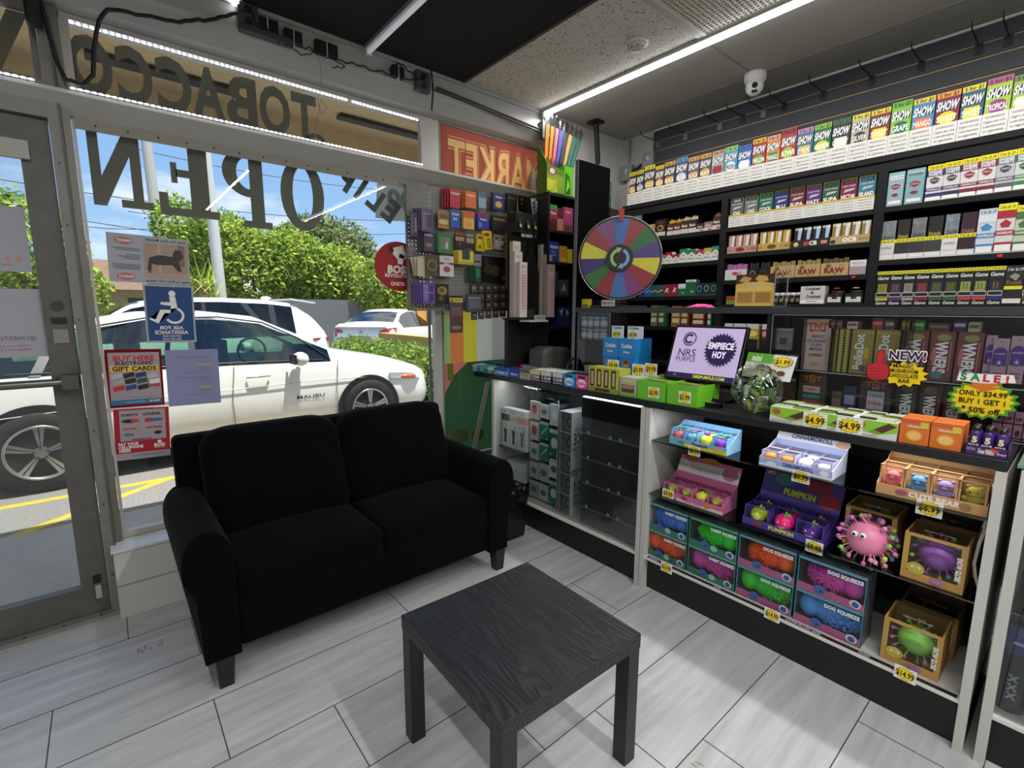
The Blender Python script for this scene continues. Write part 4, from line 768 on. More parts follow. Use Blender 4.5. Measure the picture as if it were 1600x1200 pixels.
def arm(x0, x1, out):
    # front outline: flared rolled top, straight down to the foot
    w_ = x1-x0; P = []; s = out
    inner = x1 if s < 0 else x0; outer = x0 if s < 0 else x1
    sec = [(inner, .135), (inner, .50)]+[(((inner+outer)/2-.0)+(-s)*((abs(w_)/2)*cos(a)), .535+.115*sin(a)) for a in [pi*i/14 for i in range(15)]]+[(outer, .48), (outer-s*.035, .40), (outer-s*.045, .135)]
    mb = MB(); n = len(sec); st = [(1.975, 0), (2.1, 0), (2.3, .0), (2.5, -.0), (2.66, -.01)]
    cx = sum(a for a, _ in sec)/n; V = []
    for k, (y, dz) in enumerate(st): V += [(a, y, b+dz) for a, b in sec]
    mb.add(V, [(j*n+i, j*n+(i+1) % n, (j+1)*n+(i+1) % n, (j+1)*n+i)[::(-1 if s < 0 else 1)] for j in range(len(st)-1) for i in range(n)], VEL, True)
    fr = [(cx+(a-cx)*.985, 1.968, .39+(b-.39)*.99) for a, b in sec]; mb.add(V[:n]+fr, [(i, (i+1) % n, n+(i+1) % n, n+i)[::-1] for i in range(n)], VEL, True)
    mb.add(fr, [tuple(range(n))], VEL); mb.add([V[-n+i] for i in range(n)], [tuple(range(n))[::-1]], VEL); mb.build('armrest', so_)
arm(.125, .292, -1); arm(1.498, 1.66, 1)
for x, y in ((.235, 2.02), (1.585, 2.02), (.235, 2.60), (1.575, 2.60)):
    mb = MB(); a, b = .034, .024; mb.hexa([(x-b, y-b, 0), (x+b, y-b, 0), (x+b, y+b, 0), (x-b, y+b, 0), (x-a, y-a, .145), (x+a, y-a, .145), (x+a, y+a, .145), (x-a, y+a, .145)], SLEG); mb.build('leg', so_)
# coffee table
def mat_blackwood():
    m = bpy.data.materials.new('m_blackwood'); m.use_nodes = True; t = m.node_tree; b = t.nodes['Principled BSDF']
    tx = t.nodes.new('ShaderNodeTexCoord'); mp = t.nodes.new('ShaderNodeMapping'); mp.inputs['Scale'].default_value = (5, .9, 5); t.links.new(tx.outputs['Object'], mp.inputs[0])
    n = t.nodes.new('ShaderNodeTexNoise'); n.inputs['Scale'].default_value = 1.6; n.inputs['Detail'].default_value = 2; t.links.new(mp.outputs[0], n.inputs['Vector'])
    ml = t.nodes.new('ShaderNodeMath'); ml.operation = 'MULTIPLY'; ml.inputs[1].default_value = 120; t.links.new(n.outputs[0], ml.inputs[0])
    si = t.nodes.new('ShaderNodeMath'); si.operation = 'SINE'; t.links.new(ml.outputs[0], si.inputs[0])
    n2 = t.nodes.new('ShaderNodeTexNoise'); n2.inputs['Scale'].default_value = 40; mp2 = t.nodes.new('ShaderNodeMapping'); mp2.inputs['Scale'].default_value = (4, .3, 4); t.links.new(tx.outputs['Object'], mp2.inputs[0]); t.links.new(mp2.outputs[0], n2.inputs['Vector'])
    ad = t.nodes.new('ShaderNodeMath'); ad.operation = 'ADD'; t.links.new(si.outputs[0], ad.inputs[0]); t.links.new(n2.outputs[0], ad.inputs[1])
    r = t.nodes.new('ShaderNodeValToRGB'); r.color_ramp.elements[0].color = lin('#121318'); r.color_ramp.elements[1].color = lin('#1b1d23'); t.links.new(ad.outputs[0], r.inputs[0]); t.links.new(r.outputs[0], b.inputs['Base Color'])
    bp = t.nodes.new('ShaderNodeBump'); bp.inputs['Strength'].default_value = .25; bp.inputs['Distance'].default_value = .002; t.links.new(ad.outputs[0], bp.inputs['Height']); t.links.new(bp.outputs[0], b.inputs['Normal'])
    b.inputs['Roughness'].default_value = .42; return m
BW = mat_blackwood(); TBK = M('#17181b', .45)
r = empty('coffee_table', (.932, 1.081, 0), radians(-1.4)); tag(r, 'square black wood-grain coffee table in front of the sofa', 'table')
mb = MB(); mb.box(-.275, .275, -.275, .275, .40, .45, BW); mb.build('tabletop', r, bevel=.0015)
for a in (-1, 1):
    for b in (-1, 1):
        mb = MB(); x = a*.248; y = b*.248; mb.box(x-.025, x+.025, y-.025, y+.025, 0, .3995, TBK); mb.build('leg', r, bevel=.001)
# waste bin behind the sofa arm
r = empty('waste_bin', (1.88, 2.30, 0)); tag(r, 'black waste bin with a black liner between the sofa and the glass case', 'bin')
BK = M('#0b0b0d', .3); mb = MB(); mb.hexa([(-.10, -.08, 0), (.09, -.08, 0), (.09, .12, 0), (-.10, .12, 0), (-.115, -.10, .29), (.10, -.10, .29), (.10, .14, .29), (-.115, .14, .29)], BK); mb.build('body', r, bevel=.01)
mb = MB(); rn = random.Random(3); n = 36; V = []
for k, (z, s) in enumerate(((.22, 1.02), (.30, 1.10), (.325, 1.06), (.30, .9), (.2, .85))):
    for i in range(n):
        a = 2*pi*i/n; q = max(abs(cos(a)), abs(sin(a))); V.append((cos(a)/q*.108*s*(1+rn.uniform(-.05, .05))-.005, .02+sin(a)/q*.118*s*(1+rn.uniform(-.05, .05)), z+rn.uniform(-.018, .018)))
mb.add(V, [(j*n+i, j*n+(i+1) % n, (j+1)*n+(i+1) % n, (j+1)*n+i) for j in range(4) for i in range(n)], M('#0a0a0b', .25), True); mb.build('liner', r)
# ================================================================ COUNTER
CW = M('#c5c4be', .45, var=.05, vscale=6); CB = M('#121214', .45); CGL = clear('#eef3f1', refl=.03, rough=0); BLD = M('#16171a', .4)
mb = MB(); mb.box(2.05, 2.70, .118, 2.885, .972, 1.0045, M('#1b1c1f', .38)); tag(mb.build('countertop', bevel=.002), 'long black countertop lying over the glass display cases', 'countertop')
def case(lab, y0, y1, wl=True, shelves=(), floor_mat=None, back='#0f0f10', top=.969):
    r = empty('display_case', (2.07, y1, 0), SHELF); tag(r, lab, 'display case'); W = y1-y0; D = .52
    fl = floor_mat or M('#bdbcb6', .5)
    mb = MB(); mb.box(0, W, .012, .03, 0, .168, CB); mb.box(0, W, .03, D, .0, .16, CB); mb.build('plinth', r)
    mb = MB(); mb.box(0, W, -.02, .01, .168, .180, M('#dcdad4', .4)); mb.box(.026, W-.026, .01, D, .168, .186, fl); mb.build('case_floor', r)
    for x in (0, W-.026): mb = MB(); mb.box(x, x+.026, -.024, .012, .0 if x else .0, top, CW); mb.build('post', r)
    [MB().box(a, a+.024, .012, D, .186, top, CW).build('side_panel', r) for a in (0, W-.024)]
    mb = MB(); mb.box(.024, W-.024, D-.015, D, .186, top, back); mb.build('back_panel', r)
    for i, (z, d0, a, b) in enumerate(shelves):
        mb = MB(); mb.box(.026+a, .026+b, d0, D-.02, z-.006, z, clear('#aebdb6', refl=.10)); mb.build('glass_shelf', r)
    return r, W, D
c1, W1, D1 = case('glass display case nearest the window, holding phone accessories', 1.400, 2.668, shelves=((.4945, .02, 0, .27), (.2615, .02, 0, .25)), back='#7c7e7e')
mb = MB(); mb.quad((.026, -.004, .186), (W1-.026, -.004, .186), (W1-.026, -.004, .966), (.026, -.004, .966), clear('#f2f6f4', refl=.035, rough=0)); mb.build('front_glass', c1)
c2, W2, D2 = case('open-fronted display case filled with squeeze toys', .117, 1.396, shelves=((.805, -.005, .0, 1.225), (.525, -.005, .0, 1.225)))
c3, W3, D3 = case('third display case at the right edge holding dark tall cans', -1.2, .090, shelves=((.52, .03, 0, 1.2),), back='#101114', top=.985)
mb = MB(); mb.quad((.026, -.004, .186), (W3-.026, -.004, .186), (W3-.026, -.004, .98), (.026, -.004, .98), clear('#dfe6e4', refl=.05, rough=0)); mb.build('front_glass', c3)
mb = MB(); mb.box(2.05, 2.60, -1.2, .100, .990, 1.000, M('#8fae93', .15, transl=.3)); tag(mb.build('glass_slab'), 'green-edged glass top of the case at the right edge', 'glass top')
# low strips of dark label and white lip along the toy case
mb = MB(); mb.quad((2.0555, 1.36, .1803), (2.0555, .15, .1803), (2.0775, .15, .1803), (2.0775, 1.36, .1803), '#16161a'); 
for y, s in ((1.32, 'DESIGN'), (.98, 'GEEK'), (.62, 'CUTIE PLUSH ZOE'), (.41, 'HQD')): mb.text(s, (2.066, y, .1808), (0, -1, 0), (1, 0, 0), .011, '#d5d9ea', bold=.02)
tag(mb.build('shelf_label_strip'), 'dark printed label strip along the bottom lip of the toy case', 'label strip')
# tall cans in the third case
for i in range(7):
    y = .045-.082*(i % 4); x = 2.13+.10*(i//4); r = empty('spray_can', (x, y-.01, .187)); tag(r, 'tall black can with a blue cap in the case at the right edge', 'can', 'tall black cans with blue caps')
    mb = MB(); mb.lathe([(0, 0), (.033, 0), (.036, .006), (.036, .19), (.034, .2)], M('#15181d', .25), n=18)
    for k in range(3): mb.text('X', (-.0366, 0, .12-.03*k), (0, -1, 0), (0, 0, 1), .022, '#a8b4c6', bold=.04)
    mb.build('can_body', r)
    mb = MB(); mb.lathe([(.036, .2), (.0365, .22), (.033, .275), (.0, .28)], M('#1c3c86', .3), n=18); mb.box(-.0375, -.034, -.012, .012, .235, .243, '#b9c0cf'); mb.build('cap', r)
# ================================================================ BACK SHELVES
XS = 3.28; SB = M('#121314', .6, spec=.3); SBK = M('#0b0c0d', .8, spec=.2)
r = empty('wall_shelving', (XS, 2.545, 0), SHELF); tag(r, 'tall black shelving unit along the back wall full of cartons', 'shelving'); D = .262
def board(a, b, z, th=.028, nm='shelf', y0=0): mb = MB(); mb.box(2.545-a, 2.545-b, y0, D, z-th, z, SB); mb.build(nm, r)
mb = MB(); mb.box(0, 4.4, D, D+.01, 0, 2.245, SBK); mb.build('back_board', r)
board(2.545, -1.8, 2.273, .03, 'top_board', -.005)
mb = MB(); mb.box(0, 4.3, .006, .03, 2.19, 2.242, SB); mb.build('header_rail', r)
for y in (2.54, 1.697, .826, -.25, -1.3):
    mb = MB(); mb.box(2.545-y-.012-.01, 2.545-y+.012+.01, .0, D, 0, 2.19 if 0 else 2.189, SB); mb.build('upright', r)
for z in (2.003, 1.797, 1.557, 1.33, 1.06, .8): board(2.518, 1.72, z)
for z in (2.003, 1.831, 1.655, 1.494, 1.2, .9): board(1.674, .85, z)
for z in (2.005, 1.726, 1.487, 1.2, .9): board(.803, -.227, z)
# cartons -------------------------------------------------------
WTX = 'WARNING: Cigars are not|a safe alternative|to cigarettes.'
def warn(x0, x1, z0, z1, n=4, col='#3a3a3a', lines=None):
    L = lines or ['WARNING:', 'Cigars are not', 'a safe alternative', 'to cigarettes.']; out = []; H = (z1-z0)/len(L)
    for i, s in enumerate(L): out.append(PT(s, (x0+x1)/2, z1-H*(i+.5), H*.50, col, w=(x1-x0)*.95))
    return out
def put(name, cat, lab, grp, X, ya, yb, z, H, D, base, face, gap=.0015, rz=SHELF, parts=(), bev=0, y_off=0):
    W = abs(ya-yb)-gap; m = MB(); m.box(0, W, 0, D, 0, H, base); paint(m, face, W, H)
    o = m.build(name, None, (X, max(ya, yb)-gap/2, z), rz); tag(o, lab, cat, grp)
    for pn, fn in parts: q = MB(); fn(q, W, H); q.build(pn, o)
    return o
def edges(px, X, z): return [y_at(p, X, z) for p in px]
def around(names, i, row, kind, shelf, cap=''):
    L = names[i-1] if i else None; R = names[i+1] if i+1 < len(names) else None
    if L and R:
        s = '%s %s, %s, between the %s and %s ones' % (names[i], kind, shelf, L, R)
        return s if len(s.replace('-', ' ').split()) < 17 else '%s %s, %s, just right of the %s one' % (names[i], kind, shelf, L)
    if R: return '%s %s at the left end of the %s' % (names[i], kind, shelf)
    return '%s %s at the right end of the %s' % (names[i], kind, shelf)

# --- row of pouch cartons on top
TOPX = [979.6, 991, 1003, 1020, 1034, 1051.6, 1070.7, 1089, 1107.5, 1127, 1148, 1170, 1192, 1214, 1239, 1265, 1293, 1323, 1352, 1384, 1417, 1453, 1492, 1530, 1572, 1616]
TOPC = [('maroon', '#4a1f2a', '#e0d21c', '#d8b43c'), ('navy', '#1c2030', '#d9cf20', '#a9a9ac'), ('charcoal gold-label', '#3c3334', '#e6d61c', '#d0a63a'), ('plum', '#5a2a3c', '#e6d61c', '#d9b23a'), ('black gold-label', '#2f2d2e', '#dba23a', '#caa23c'), ('steel blue', '#3c4c66', '#5c96c8', '#ccd3dc'),
        ('dark grey', '#4b4c4f', '#e0a346', '#c98f48'), ('slate', '#43454a', '#e0a346', '#cfa04c'), ('silver and red', '#a9a4a2', '#caa06a', '#a52232'), ('cyan', '#3f9fb8', '#9bd04a', '#e3f1f4'), ('royal blue', '#2c5aa8', '#2f66b8', '#e8eef8'), ('watermelon red', '#a8222c', '#e6b520', '#6ea23a'),
        ('orange mango', '#d8862a', '#e4a884', '#3b7f3a'), ('kiwi red', '#b32430', '#8c2a34', '#9fbf3a'), ('blue and pink', '#3f6f98', '#c788b4', '#d8b84a'), ('dark green', '#1f6a3c', '#8ec23c', '#d0d850'), ('black cherry', '#202826', '#2e6a3c', '#dfe6dc'), ('silver and yellow', '#b6b4a6', '#ead81e', '#3a3320'),
        ('wine red', '#7c2434', '#e8cf22', '#e8d822'), ('lime', '#86c22a', '#5fae2c', '#1f6a5a'), ('sky blue', '#3a86c0', '#e3c52a', '#e07a3a'), ('crimson', '#7a1f34', '#e89a2a', '#e8d822'), ('teal', '#2a5a78', '#e0d52a', '#d8d82a'), ('lime and purple', '#a8c82a', '#b04a8c', '#8c3a7c'), ('pale green', '#9ab85a', '#6c8a4a', '#dfe6c8')]
ys = edges(TOPX, XS, 2.275); FL = ['COLA', 'SMOOTH', 'GOLD', 'GOLD', 'BLACK', 'SILVER', 'BLACK', 'BLACK', 'RED', 'FRESH', 'BLUE', 'MELON', 'MANGO', 'KIWI', 'MIX', 'GREEN', 'CHERRY', 'SILVER', 'SWEET', 'GRAPE', 'MANGO', 'SWEET', 'SWEET', 'TROPICAL', 'PEAR']
nm = [c[0] for c in TOPC]
for i, (n_, c, band, lab) in enumerate(TOPC):
    H = .098 if i > 2 else (.085, .09, .098)[i]; hp = [.165, .16, .17, .15, .16, .165, .15, .15, .15, .155, .14, .16, .155, .17, .15, .15, .15, .15, .15, .16, .15, .15, .15, .155, .14][i]
    def pouch(q, W, H_, c=c, band=band, lab=lab, hp=hp, i=i):
        q.box(.002, W-.002, .012, .05, H_-.02, H_+hp, c)
        paint(q, [RC(0, 1, .84, .99, band), PT('5 for $1', .5, .915, .10, '#1a1a10', w=.8, b=.03), RC(.06, .94, .50, .74, '#26262a' if i % 3 else '#2f3a52'), PT('SHOW', .5, .62, .24, '#f2f2f0', w=.9, b=.04, sl=.12), PG(ell2(.5, .28, .4, .17) if i % 2 else [(.15, .12), (.85, .12), (.85, .42), (.15, .42)], lab), PT(FL[i], .5, .27, .16, '#f4f2ea' if i not in (8, 9) else '#802030', w=.85, b=.03)], W-.004, hp+.02, .012, .002, H_-.02)
    put('cigarillo_carton', 'cigarillo carton', around(nm, i, 0, 'carton', 'top shelf'), 'pouch cartons along the top shelf', XS+.004, ys[i], ys[i+1], 2.2745, H, .09, M('#e4e2db', .5), warn(.06, .94, .1, .92), parts=(('pouches', pouch),))
# --- second row, middle bay
HX = [1136.7, 1158.5, 1180.8, 1204.4, 1228, 1253.8, 1279.4, 1306.9, 1335, 1364.0]; ys = edges(HX, XS, 2.005)
HC_ = [('ash grey', '#5a5c58', 'OG'), ('pewter', '#6a6b64', 'OG'), ('emerald', '#1f6a4a', 'COOL'), ('indigo', '#26326a', 'BLU'), ('brick red', '#6a2028', 'SUPA'), ('violet', '#5a2a6c', 'HAZY'), ('forest green', '#2a5a34', 'SUPA'), ('crimson', '#7c1c38', 'NECTAR'), ('turquoise', '#3a7a88', 'ISLAND')]
nm = [c[0] for c in HC_]
for i, (n_, c, fl) in enumerate(HC_):
    def pouch(q, W, H_, c=c, fl=fl):
        hp = .115; q.box(.003, W-.003, .01, .045, H_-.01, H_+hp, c)
        paint(q, [RC(0, 1, .90, 1, '#d8cf2c'), RC(.12, .9, .72, .88, '#15161a'), PT('HI-FI', .5, .80, .12, c if i else '#cfcfd4', w=.66, b=.03), PT('CIGAR WRAPS', .5, .62, .07, '#e3e6ea', w=.8), PG([(.2, .35), (.8, .42), (.9, .5), (.3, .48)], '#b9bcc0'), PT(fl, .5, .17, .17, '#f1f1ee', w=.84, b=.03)], W-.006, hp+.01, .01, .003, H_-.01)
    put('cigar_wrap_carton', 'cigar wrap carton', around(nm, i, 0, 'wrap carton', 'second shelf'), 'wrap cartons in the middle bay', XS+.006, ys[i], ys[i+1], 2.0035, .078, .07, M('#e1dfd8', .5), [RC(0, 1, .86, 1, '#c9a62c')]+warn(.08, .92, .08, .82, lines=['WARNING: This', 'product contains', 'nicotine. Nicotine', 'is an addictive chemical.']), parts=(('pouches', pouch),))
# --- rolling cone trays
for i, (a, b, n_, tray, pk, tx, tc) in enumerate(((1134.6, 1180.4, 'pink-brown', '#b58a84', '#8f6a5a', '1 1/4', '#7a2030'), (1183, 1231.5, 'golden', '#bfa056', '#a07c30', '1 1/4', '#5a3a20'), (1236.7, 1294.6, 'dark brown', '#2c2120', '#241c1c', 'OCB', '#f0ece4'), (1295.4, 1357.5, 'tan', '#b69a6a', '#8f7a4a', 'OCB', '#f3f0e6'))):
    y0, y1 = edges((a, b), XS, 1.832)
    def packs(q, W, H_, pk=pk, i=i):
        for k in range(4):
            x0 = W*k/4+.003; x1 = W*(k+1)/4-.002; q.box(x0, x1, .012, .03, H_-.02, H_+.075, pk)
            f = [PG([(.40, .05), (.72, .05), (.95, .92), (.45, .92)], '#dcd9d4' if i != 2 else '#a8c4de'), RC(.04, .36, .1, .9, '#c49a82' if i == 0 else '#c9a23a' if i == 1 else pk)]
            if i > 1: f.append(PT('OCB', .5, .90, .14, '#efece4', w=.9, b=.04))
            paint(q, f, x1-x0, .095, .012, x0, H_-.02)
    f = [PT(tx, .5 if i > 1 else .85, .5, .5 if i > 1 else .35, tc, w=.42 if i > 1 else .22, b=.05)]
    if i < 2: f += [PG(ell2(.45, .5, .15, .3), '#8c2a22' if i == 0 else '#6a4a22'), PT('x4', .08, .5, .3, tc, w=.1)]
    if i == 2: f += [PG(ell2(.1, .45, .07, .3), '#d8b98c'), RC(.78, .94, .3, .7, '#c98f70'), PG(ell2(.40, .5, .06, .3), '#c8202c')]
    if i == 3: f += [PG(ell2(.08, .35, .07, .25), '#2a3440'), PT('Bamboo', .85, .5, .2, '#5c4a2a', w=.24)]
    put('cone_pack_tray', 'paper cone tray', '%s counter tray of four rolling cone packs in the middle bay' % n_, 'rolling cone trays in the middle bay', XS+.008, y0, y1, 1.8315, .045, .10, tray, f, parts=(('cone_packs', packs),))
# --- paper boxes
def box3(name, cat, lab, grp, a, b, z, H, D, base, face, X=XS+.008, parts=()):
    y0, y1 = edges((a, b), X, z); return put(name, cat, lab, grp, X, y0, y1, z+.0005, H, D, base, face, parts=parts)
def sticks(col, n=4, top=.04, d=.02):
    def fn(q, W, H_):
        for k in range(n): x0 = .004+(W-.008)*k/n; q.box(x0, x0+(W-.008)/n-.003, .02, .035, H_-.02, H_+top-.006*(k % 2), col)
    return fn
box3('cone_carton', 'carton', 'white carton of pink wrapped sticks at the left of the rolling paper row', None, 1132, 1165.5, 1.656, .068, .07, '#cfcacb', [PT('VIBES', .55, .62, .3, '#6a5a60', w=.7, b=.0), PG(ell2(.48, .62, .12, .16), '#d22a30')], parts=(('sticks', sticks('#a0609a')),))
box3('paper_carton', 'carton', 'black carton with a round gold seal next to the white stick carton', None, 1167, 1183.5, 1.656, .068, .07, '#1a1a1c', [PG(ell2(.5, .5, .26, .3), '#8d8a5a'), PG(ell2(.5, .5, .18, .2), '#1a1a1c')], parts=(('sticks', sticks('#25241c', 3)),))
box3('paper_carton', 'carton', 'very dark brown carton between the gold-seal carton and the kraft cartons', None, 1184.5, 1201.5, 1.656, .068, .07, '#211819', [PT('WRAPS', .5, .7, .12, '#6a4a40', w=.6)], parts=(('sticks', sticks('#2a2620', 3)),))
for i, (a, b, pos) in enumerate(((1202.5, 1240.5, 'left'), (1241.2, 1280, 'middle'), (1281, 1324.5, 'right'))):
    box3('rolling_paper_carton', 'rolling paper carton', 'kraft rolling paper carton with red lettering, %s one of three' % pos, 'kraft rolling paper cartons', a, b, 1.656, .072, .09, '#b79b66', [PT('RAW', .5, .42, .42, '#7c2226', w=.75, b=.05), PG(ell2(.28, .78, .1, .15), '#6a5a34'), PT('classic', .75, .82, .13, '#8c6a3a', w=.3), PT('x', .08, .1, .1, '#333'), PG([(.52, .18), (.6, .08), (.55, .05)], '#333')], parts=(('sticks', sticks('#8d7a4c' if i != 2 else '#5c4c34', 5, .03)),))
box3('gift_box', 'box', 'pinkish white cube box with a tilted lid at the right of the kraft cartons', None, 1326, 1352, 1.656, .08, .08, '#a58f95', [RC(0, 1, .55, 1, '#d9d2d2'), PT('FINE CUT', .5, .78, .14, '#55484c', w=.7)])
# bottom row middle bay
box3('green_box', 'box', 'orange and green box at the left of the lowest visible middle shelf', None, 1134, 1149, 1.494, .055, .05, '#8a4a2c', [RC(0, 1, 0, .5, '#7a8a3a')])
for i in range(5):
    a = 1207+i*8.6; y = y_at(a+4.5, XS+.03, 1.496); r_ = empty('glass_jar', (XS+.045, y, 1.4945)); tag(r_, 'small dark jar with a white lid behind the gold card', 'jar', 'dark jars with white lids')
    m = MB(); m.lathe([(0, 0), (.017, 0), (.018, .006), (.018, .052), (.014, .056)], M('#1c1b1a', .2), n=14); m.box(-.0185, -.0175, -.010, .010, .014, .034, '#8a7a4a'); m.build('jar_body', r_)
    m = MB(); m.lathe([(.016, .054), (.017, .056), (.017, .07), (0, .071)], M('#d8d6d0', .4), n=14); m.build('lid', r_)
box3('crushed_tobacco_box', 'box', 'white box reading crushed on the lowest visible middle shelf', None, 1249, 1287, 1.494, .105, .07, '#c9c6c0', [RC(.02, .98, .03, .24, '#efece6'), RC(.02, .98, .24, .26, '#444'), PT('Crushed', .5, .86, .15, '#2d2d2d', w=.8, b=.03), PT('&', .5, .64, .16, '#2d2d2d', b=.03), PT('Crushed', .55, .42, .15, '#2d2d2d', w=.8, b=.03), PT('WARNING', .5, .14, .08, '#333', w=.7)])
for a, b, c_, t in ((1291, 1315, '#c8402c', 'black tray with a white label right of the crushed box'), (1319, 1347, '#c7b23c', 'black tray with a white label and yellow tin at the shelf corner')):
    def tins(q, W, H_, c_=c_):
        for k in range(3): q.cyl((W*.5+.004*k, .03, H_-.03+.016*k), (W*.5+.004*k, .03, H_-.015+.016*k), .034, .034, '#25221f' if k else '#3a2a24', 18)
        q.cyl((W*.5, .03, H_+.028), (W*.5, .03, H_+.034), .018, .018, c_, 14)
    box3('tin_tray', 'tray', t, None, a, b, 1.494, .058, .06, '#1a1b1d', [RC(.05, .9, .15, .65, '#e2e0da'), PT('WARNING: This product', .48, .5, .10, '#444', w=.75), PT('may cause cancer', .48, .3, .10, '#444', w=.7)], parts=(('tins', tins),))
# --- left bay: chocolate-brown cigar boxes
box3('cigar_box', 'cigar box', 'large black box with a gold swirl, tallest in the left bay', None, 1023, 1040, 2.003, .125, .07, '#1b1815', [PG(ell2(.5, .5, .3, .18), '#b27c3a'), PG(ell2(.45, .5, .18, .09), '#1b1815'), PT('Gurkha', .5, .82, .1, '#8f7434', w=.6), RC(.05, .95, .05, .27, '#c9c6bd')])
LX = [1040.5, 1051, 1062, 1074, 1086.5, 1098.6, 1111.7, 1124.7]; ys = edges(LX, XS, 2.003)
LC = [('yellow-topped brown', '#4a2c22', '#d8a82a'), ('gold-topped maroon', '#551f1c', '#caa03a'), ('cream-topped brown', '#3a2522', '#cdb98c'), ('cream-topped black', '#241f20', '#c9bb95'), ('flat dark brown', '#33241f', None), ('beige', '#8a7262', None), ('dark maroon tray', '#3f1f1c', '#7a5c46')]
nm = [c[0] for c in LC]
for i, (n_, c, tp) in enumerate(LC):
    H = (.085, .085, .09, .09, .055, .06, .085)[i]; pr_ = []
    if tp:
        def tops(q, W, H_, tp=tp):
            for k in range(5): x0 = .003+k*(W-.006)/5; q.box(x0, x0+(W-.006)/5-.002, .02+.004*(k % 2), .03, H_-.01, H_+.02+.01*((k*7) % 3)/2, tp)
        pr_ = (('cigar_tips', tops),)
    put('cigar_box', 'cigar box', around(nm, i, 0, 'cigar box', 'left bay'), 'cigar boxes in the left bay', XS+.01, ys[i], ys[i+1], 2.0035, H, .07, c, [RC(0, 1, 0, .36, '#c9c5bd'), PT('Black', .5, .6, .2, '#e4ddd0', w=.75, b=.03)]+([RC(.5, .9, .06, .22, '#cc2c30')] if i > 3 else []), parts=pr_)
for a, b, c_, l_ in ((1004, 1014, '#9c8464', 'tan box half hidden behind the prize wheel, second'), (1014.5, 1022.5, '#b08a5c', 'orange-tan box half hidden beside the large black box'), (993, 1003, '#8a7a66', 'tan box just behind the rim of the prize wheel')):
    box3('cigar_box', 'cigar box', l_, None, a, b, 2.003, .10, .06, c_, [PG(ell2(.5, .5, .35, .2), '#4b3a28')])
CX = [1026.5, 1038, 1048.6, 1059.8, 1072.2, 1085, 1097.6, 1110, 1122]; ys = edges(CX, XS, 1.797)
CC = [('olive', '#7d8058', .07), ('red', '#a3202c', .085), ('short red', '#9c1f28', .065), ('tall green', '#1f7a55', .098), ('second tall green', '#1f7d58', .09), ('salmon red', '#a83c40', .08), ('gold', '#b8a04a', .088), ('mint green', '#2f8a68', .095)]
nm = [c[0] for c in CC]
for i, (n_, c, H) in enumerate(CC):
    put('cigarette_pack', 'cigarette pack', around(nm, i, 0, 'and white cigarette pack', 'left bay'), 'cigarette packs in the left bay', XS+.01, ys[i], ys[i+1], 1.7975, H, .05, '#dcdad4', [PG([(0, 1), (0, .55), (.5, .8), (1, .55), (1, 1)], c), PT('Marlboro', .5, .28, .13, '#222', w=.8), PG(ell2(.5, .52, .1, .06), '#8a7a3a')])
CX = [997, 1006, 1015.2, 1024.5, 1034, 1046.4, 1057.8, 1069.3, 1085.5, 1096.5, 1107.5, 1119]; ys = edges(CX, XS, 1.557)
CC = [('navy blue', '#1f3c72', '#5c86b8'), ('bright blue', '#2557a0', '#6fa0d8'), ('teal and gold', '#20545c', '#b7a04a'), ('teal with camel', '#1f5a66', '#c8b05c'), ('crimson leaf', '#8c2440', '#d8c8b0'), ('second crimson leaf', '#8a2240', '#d8c8b0'), ('white and green', '#1f6a50', '#e0e2dc'), ('deep green', '#1c6048', '#d8dcd4'), ('dark blue ring', '#1b2c3c', '#5a7a94'), ('dark ring', '#1d2a2c', '#6a8a86'), ('green ring', '#15282a', '#3f8a5c')]
nm = [c[0] for c in CC]
for i, (n_, c, c2_) in enumerate(CC):
    H = .088 if i != 7 else .115; f = [RC(.05, .95, .06, .3, c)]
    if i in (8, 9, 10): f = [PG(q, c2_) for q in ring(.5, .55, .38, .28, .25, .18, 14)]+[RC(0, 1, 0, .12, '#3a4a52')]
    elif i in (4, 5): f = [PG([(.2, .3), (.5, .75), (.8, .6), (.6, .5), (.75, .25), (.45, .4)], c2_)]
    elif i in (6, 7): f = [RC(0, 1, .62 if i == 6 else .86, 1, c2_), PT('Newport', .5, .74 if i == 6 else .92, .09, c, w=.8, b=.03), PG([(.5, .2), (.9, .25), (.6, .32)], c2_)]
    else: f = [PG([(0, .3), (1, .5), (1, .62), (0, .42)], c2_)]
    put('cigarette_pack', 'cigarette pack', around(nm, i, 0, 'cigarette pack', 'lower left bay'), 'cigarette packs low in the left bay', XS+.01, ys[i], ys[i+1], 1.5575, H, .05, c, f)
for i, (a, b, c_, l_, H) in enumerate(((1016, 1026, '#6a6a44', 'olive carton', .16), (1028, 1037, '#2f5c3a', 'dark green carton', .16), (1048, 1062, '#9a5a2a', 'orange-brown carton', .155), (1063, 1074, '#7a3c26', 'rust carton', .15), (1080, 1100, '#6a1f26', 'deep red carton', .13), (1104, 1110, '#2f5a42', 'slim green carton', .13))):
    box3('carton', 'carton', l_+' seen above and below the raised shelf edge', None, a, b, 1.33, H, .07, c_, [RC(.1, .9, .5, .75, '#b9a87a'), RC(.1, .9, .2, .4, '#c9c2a8')])
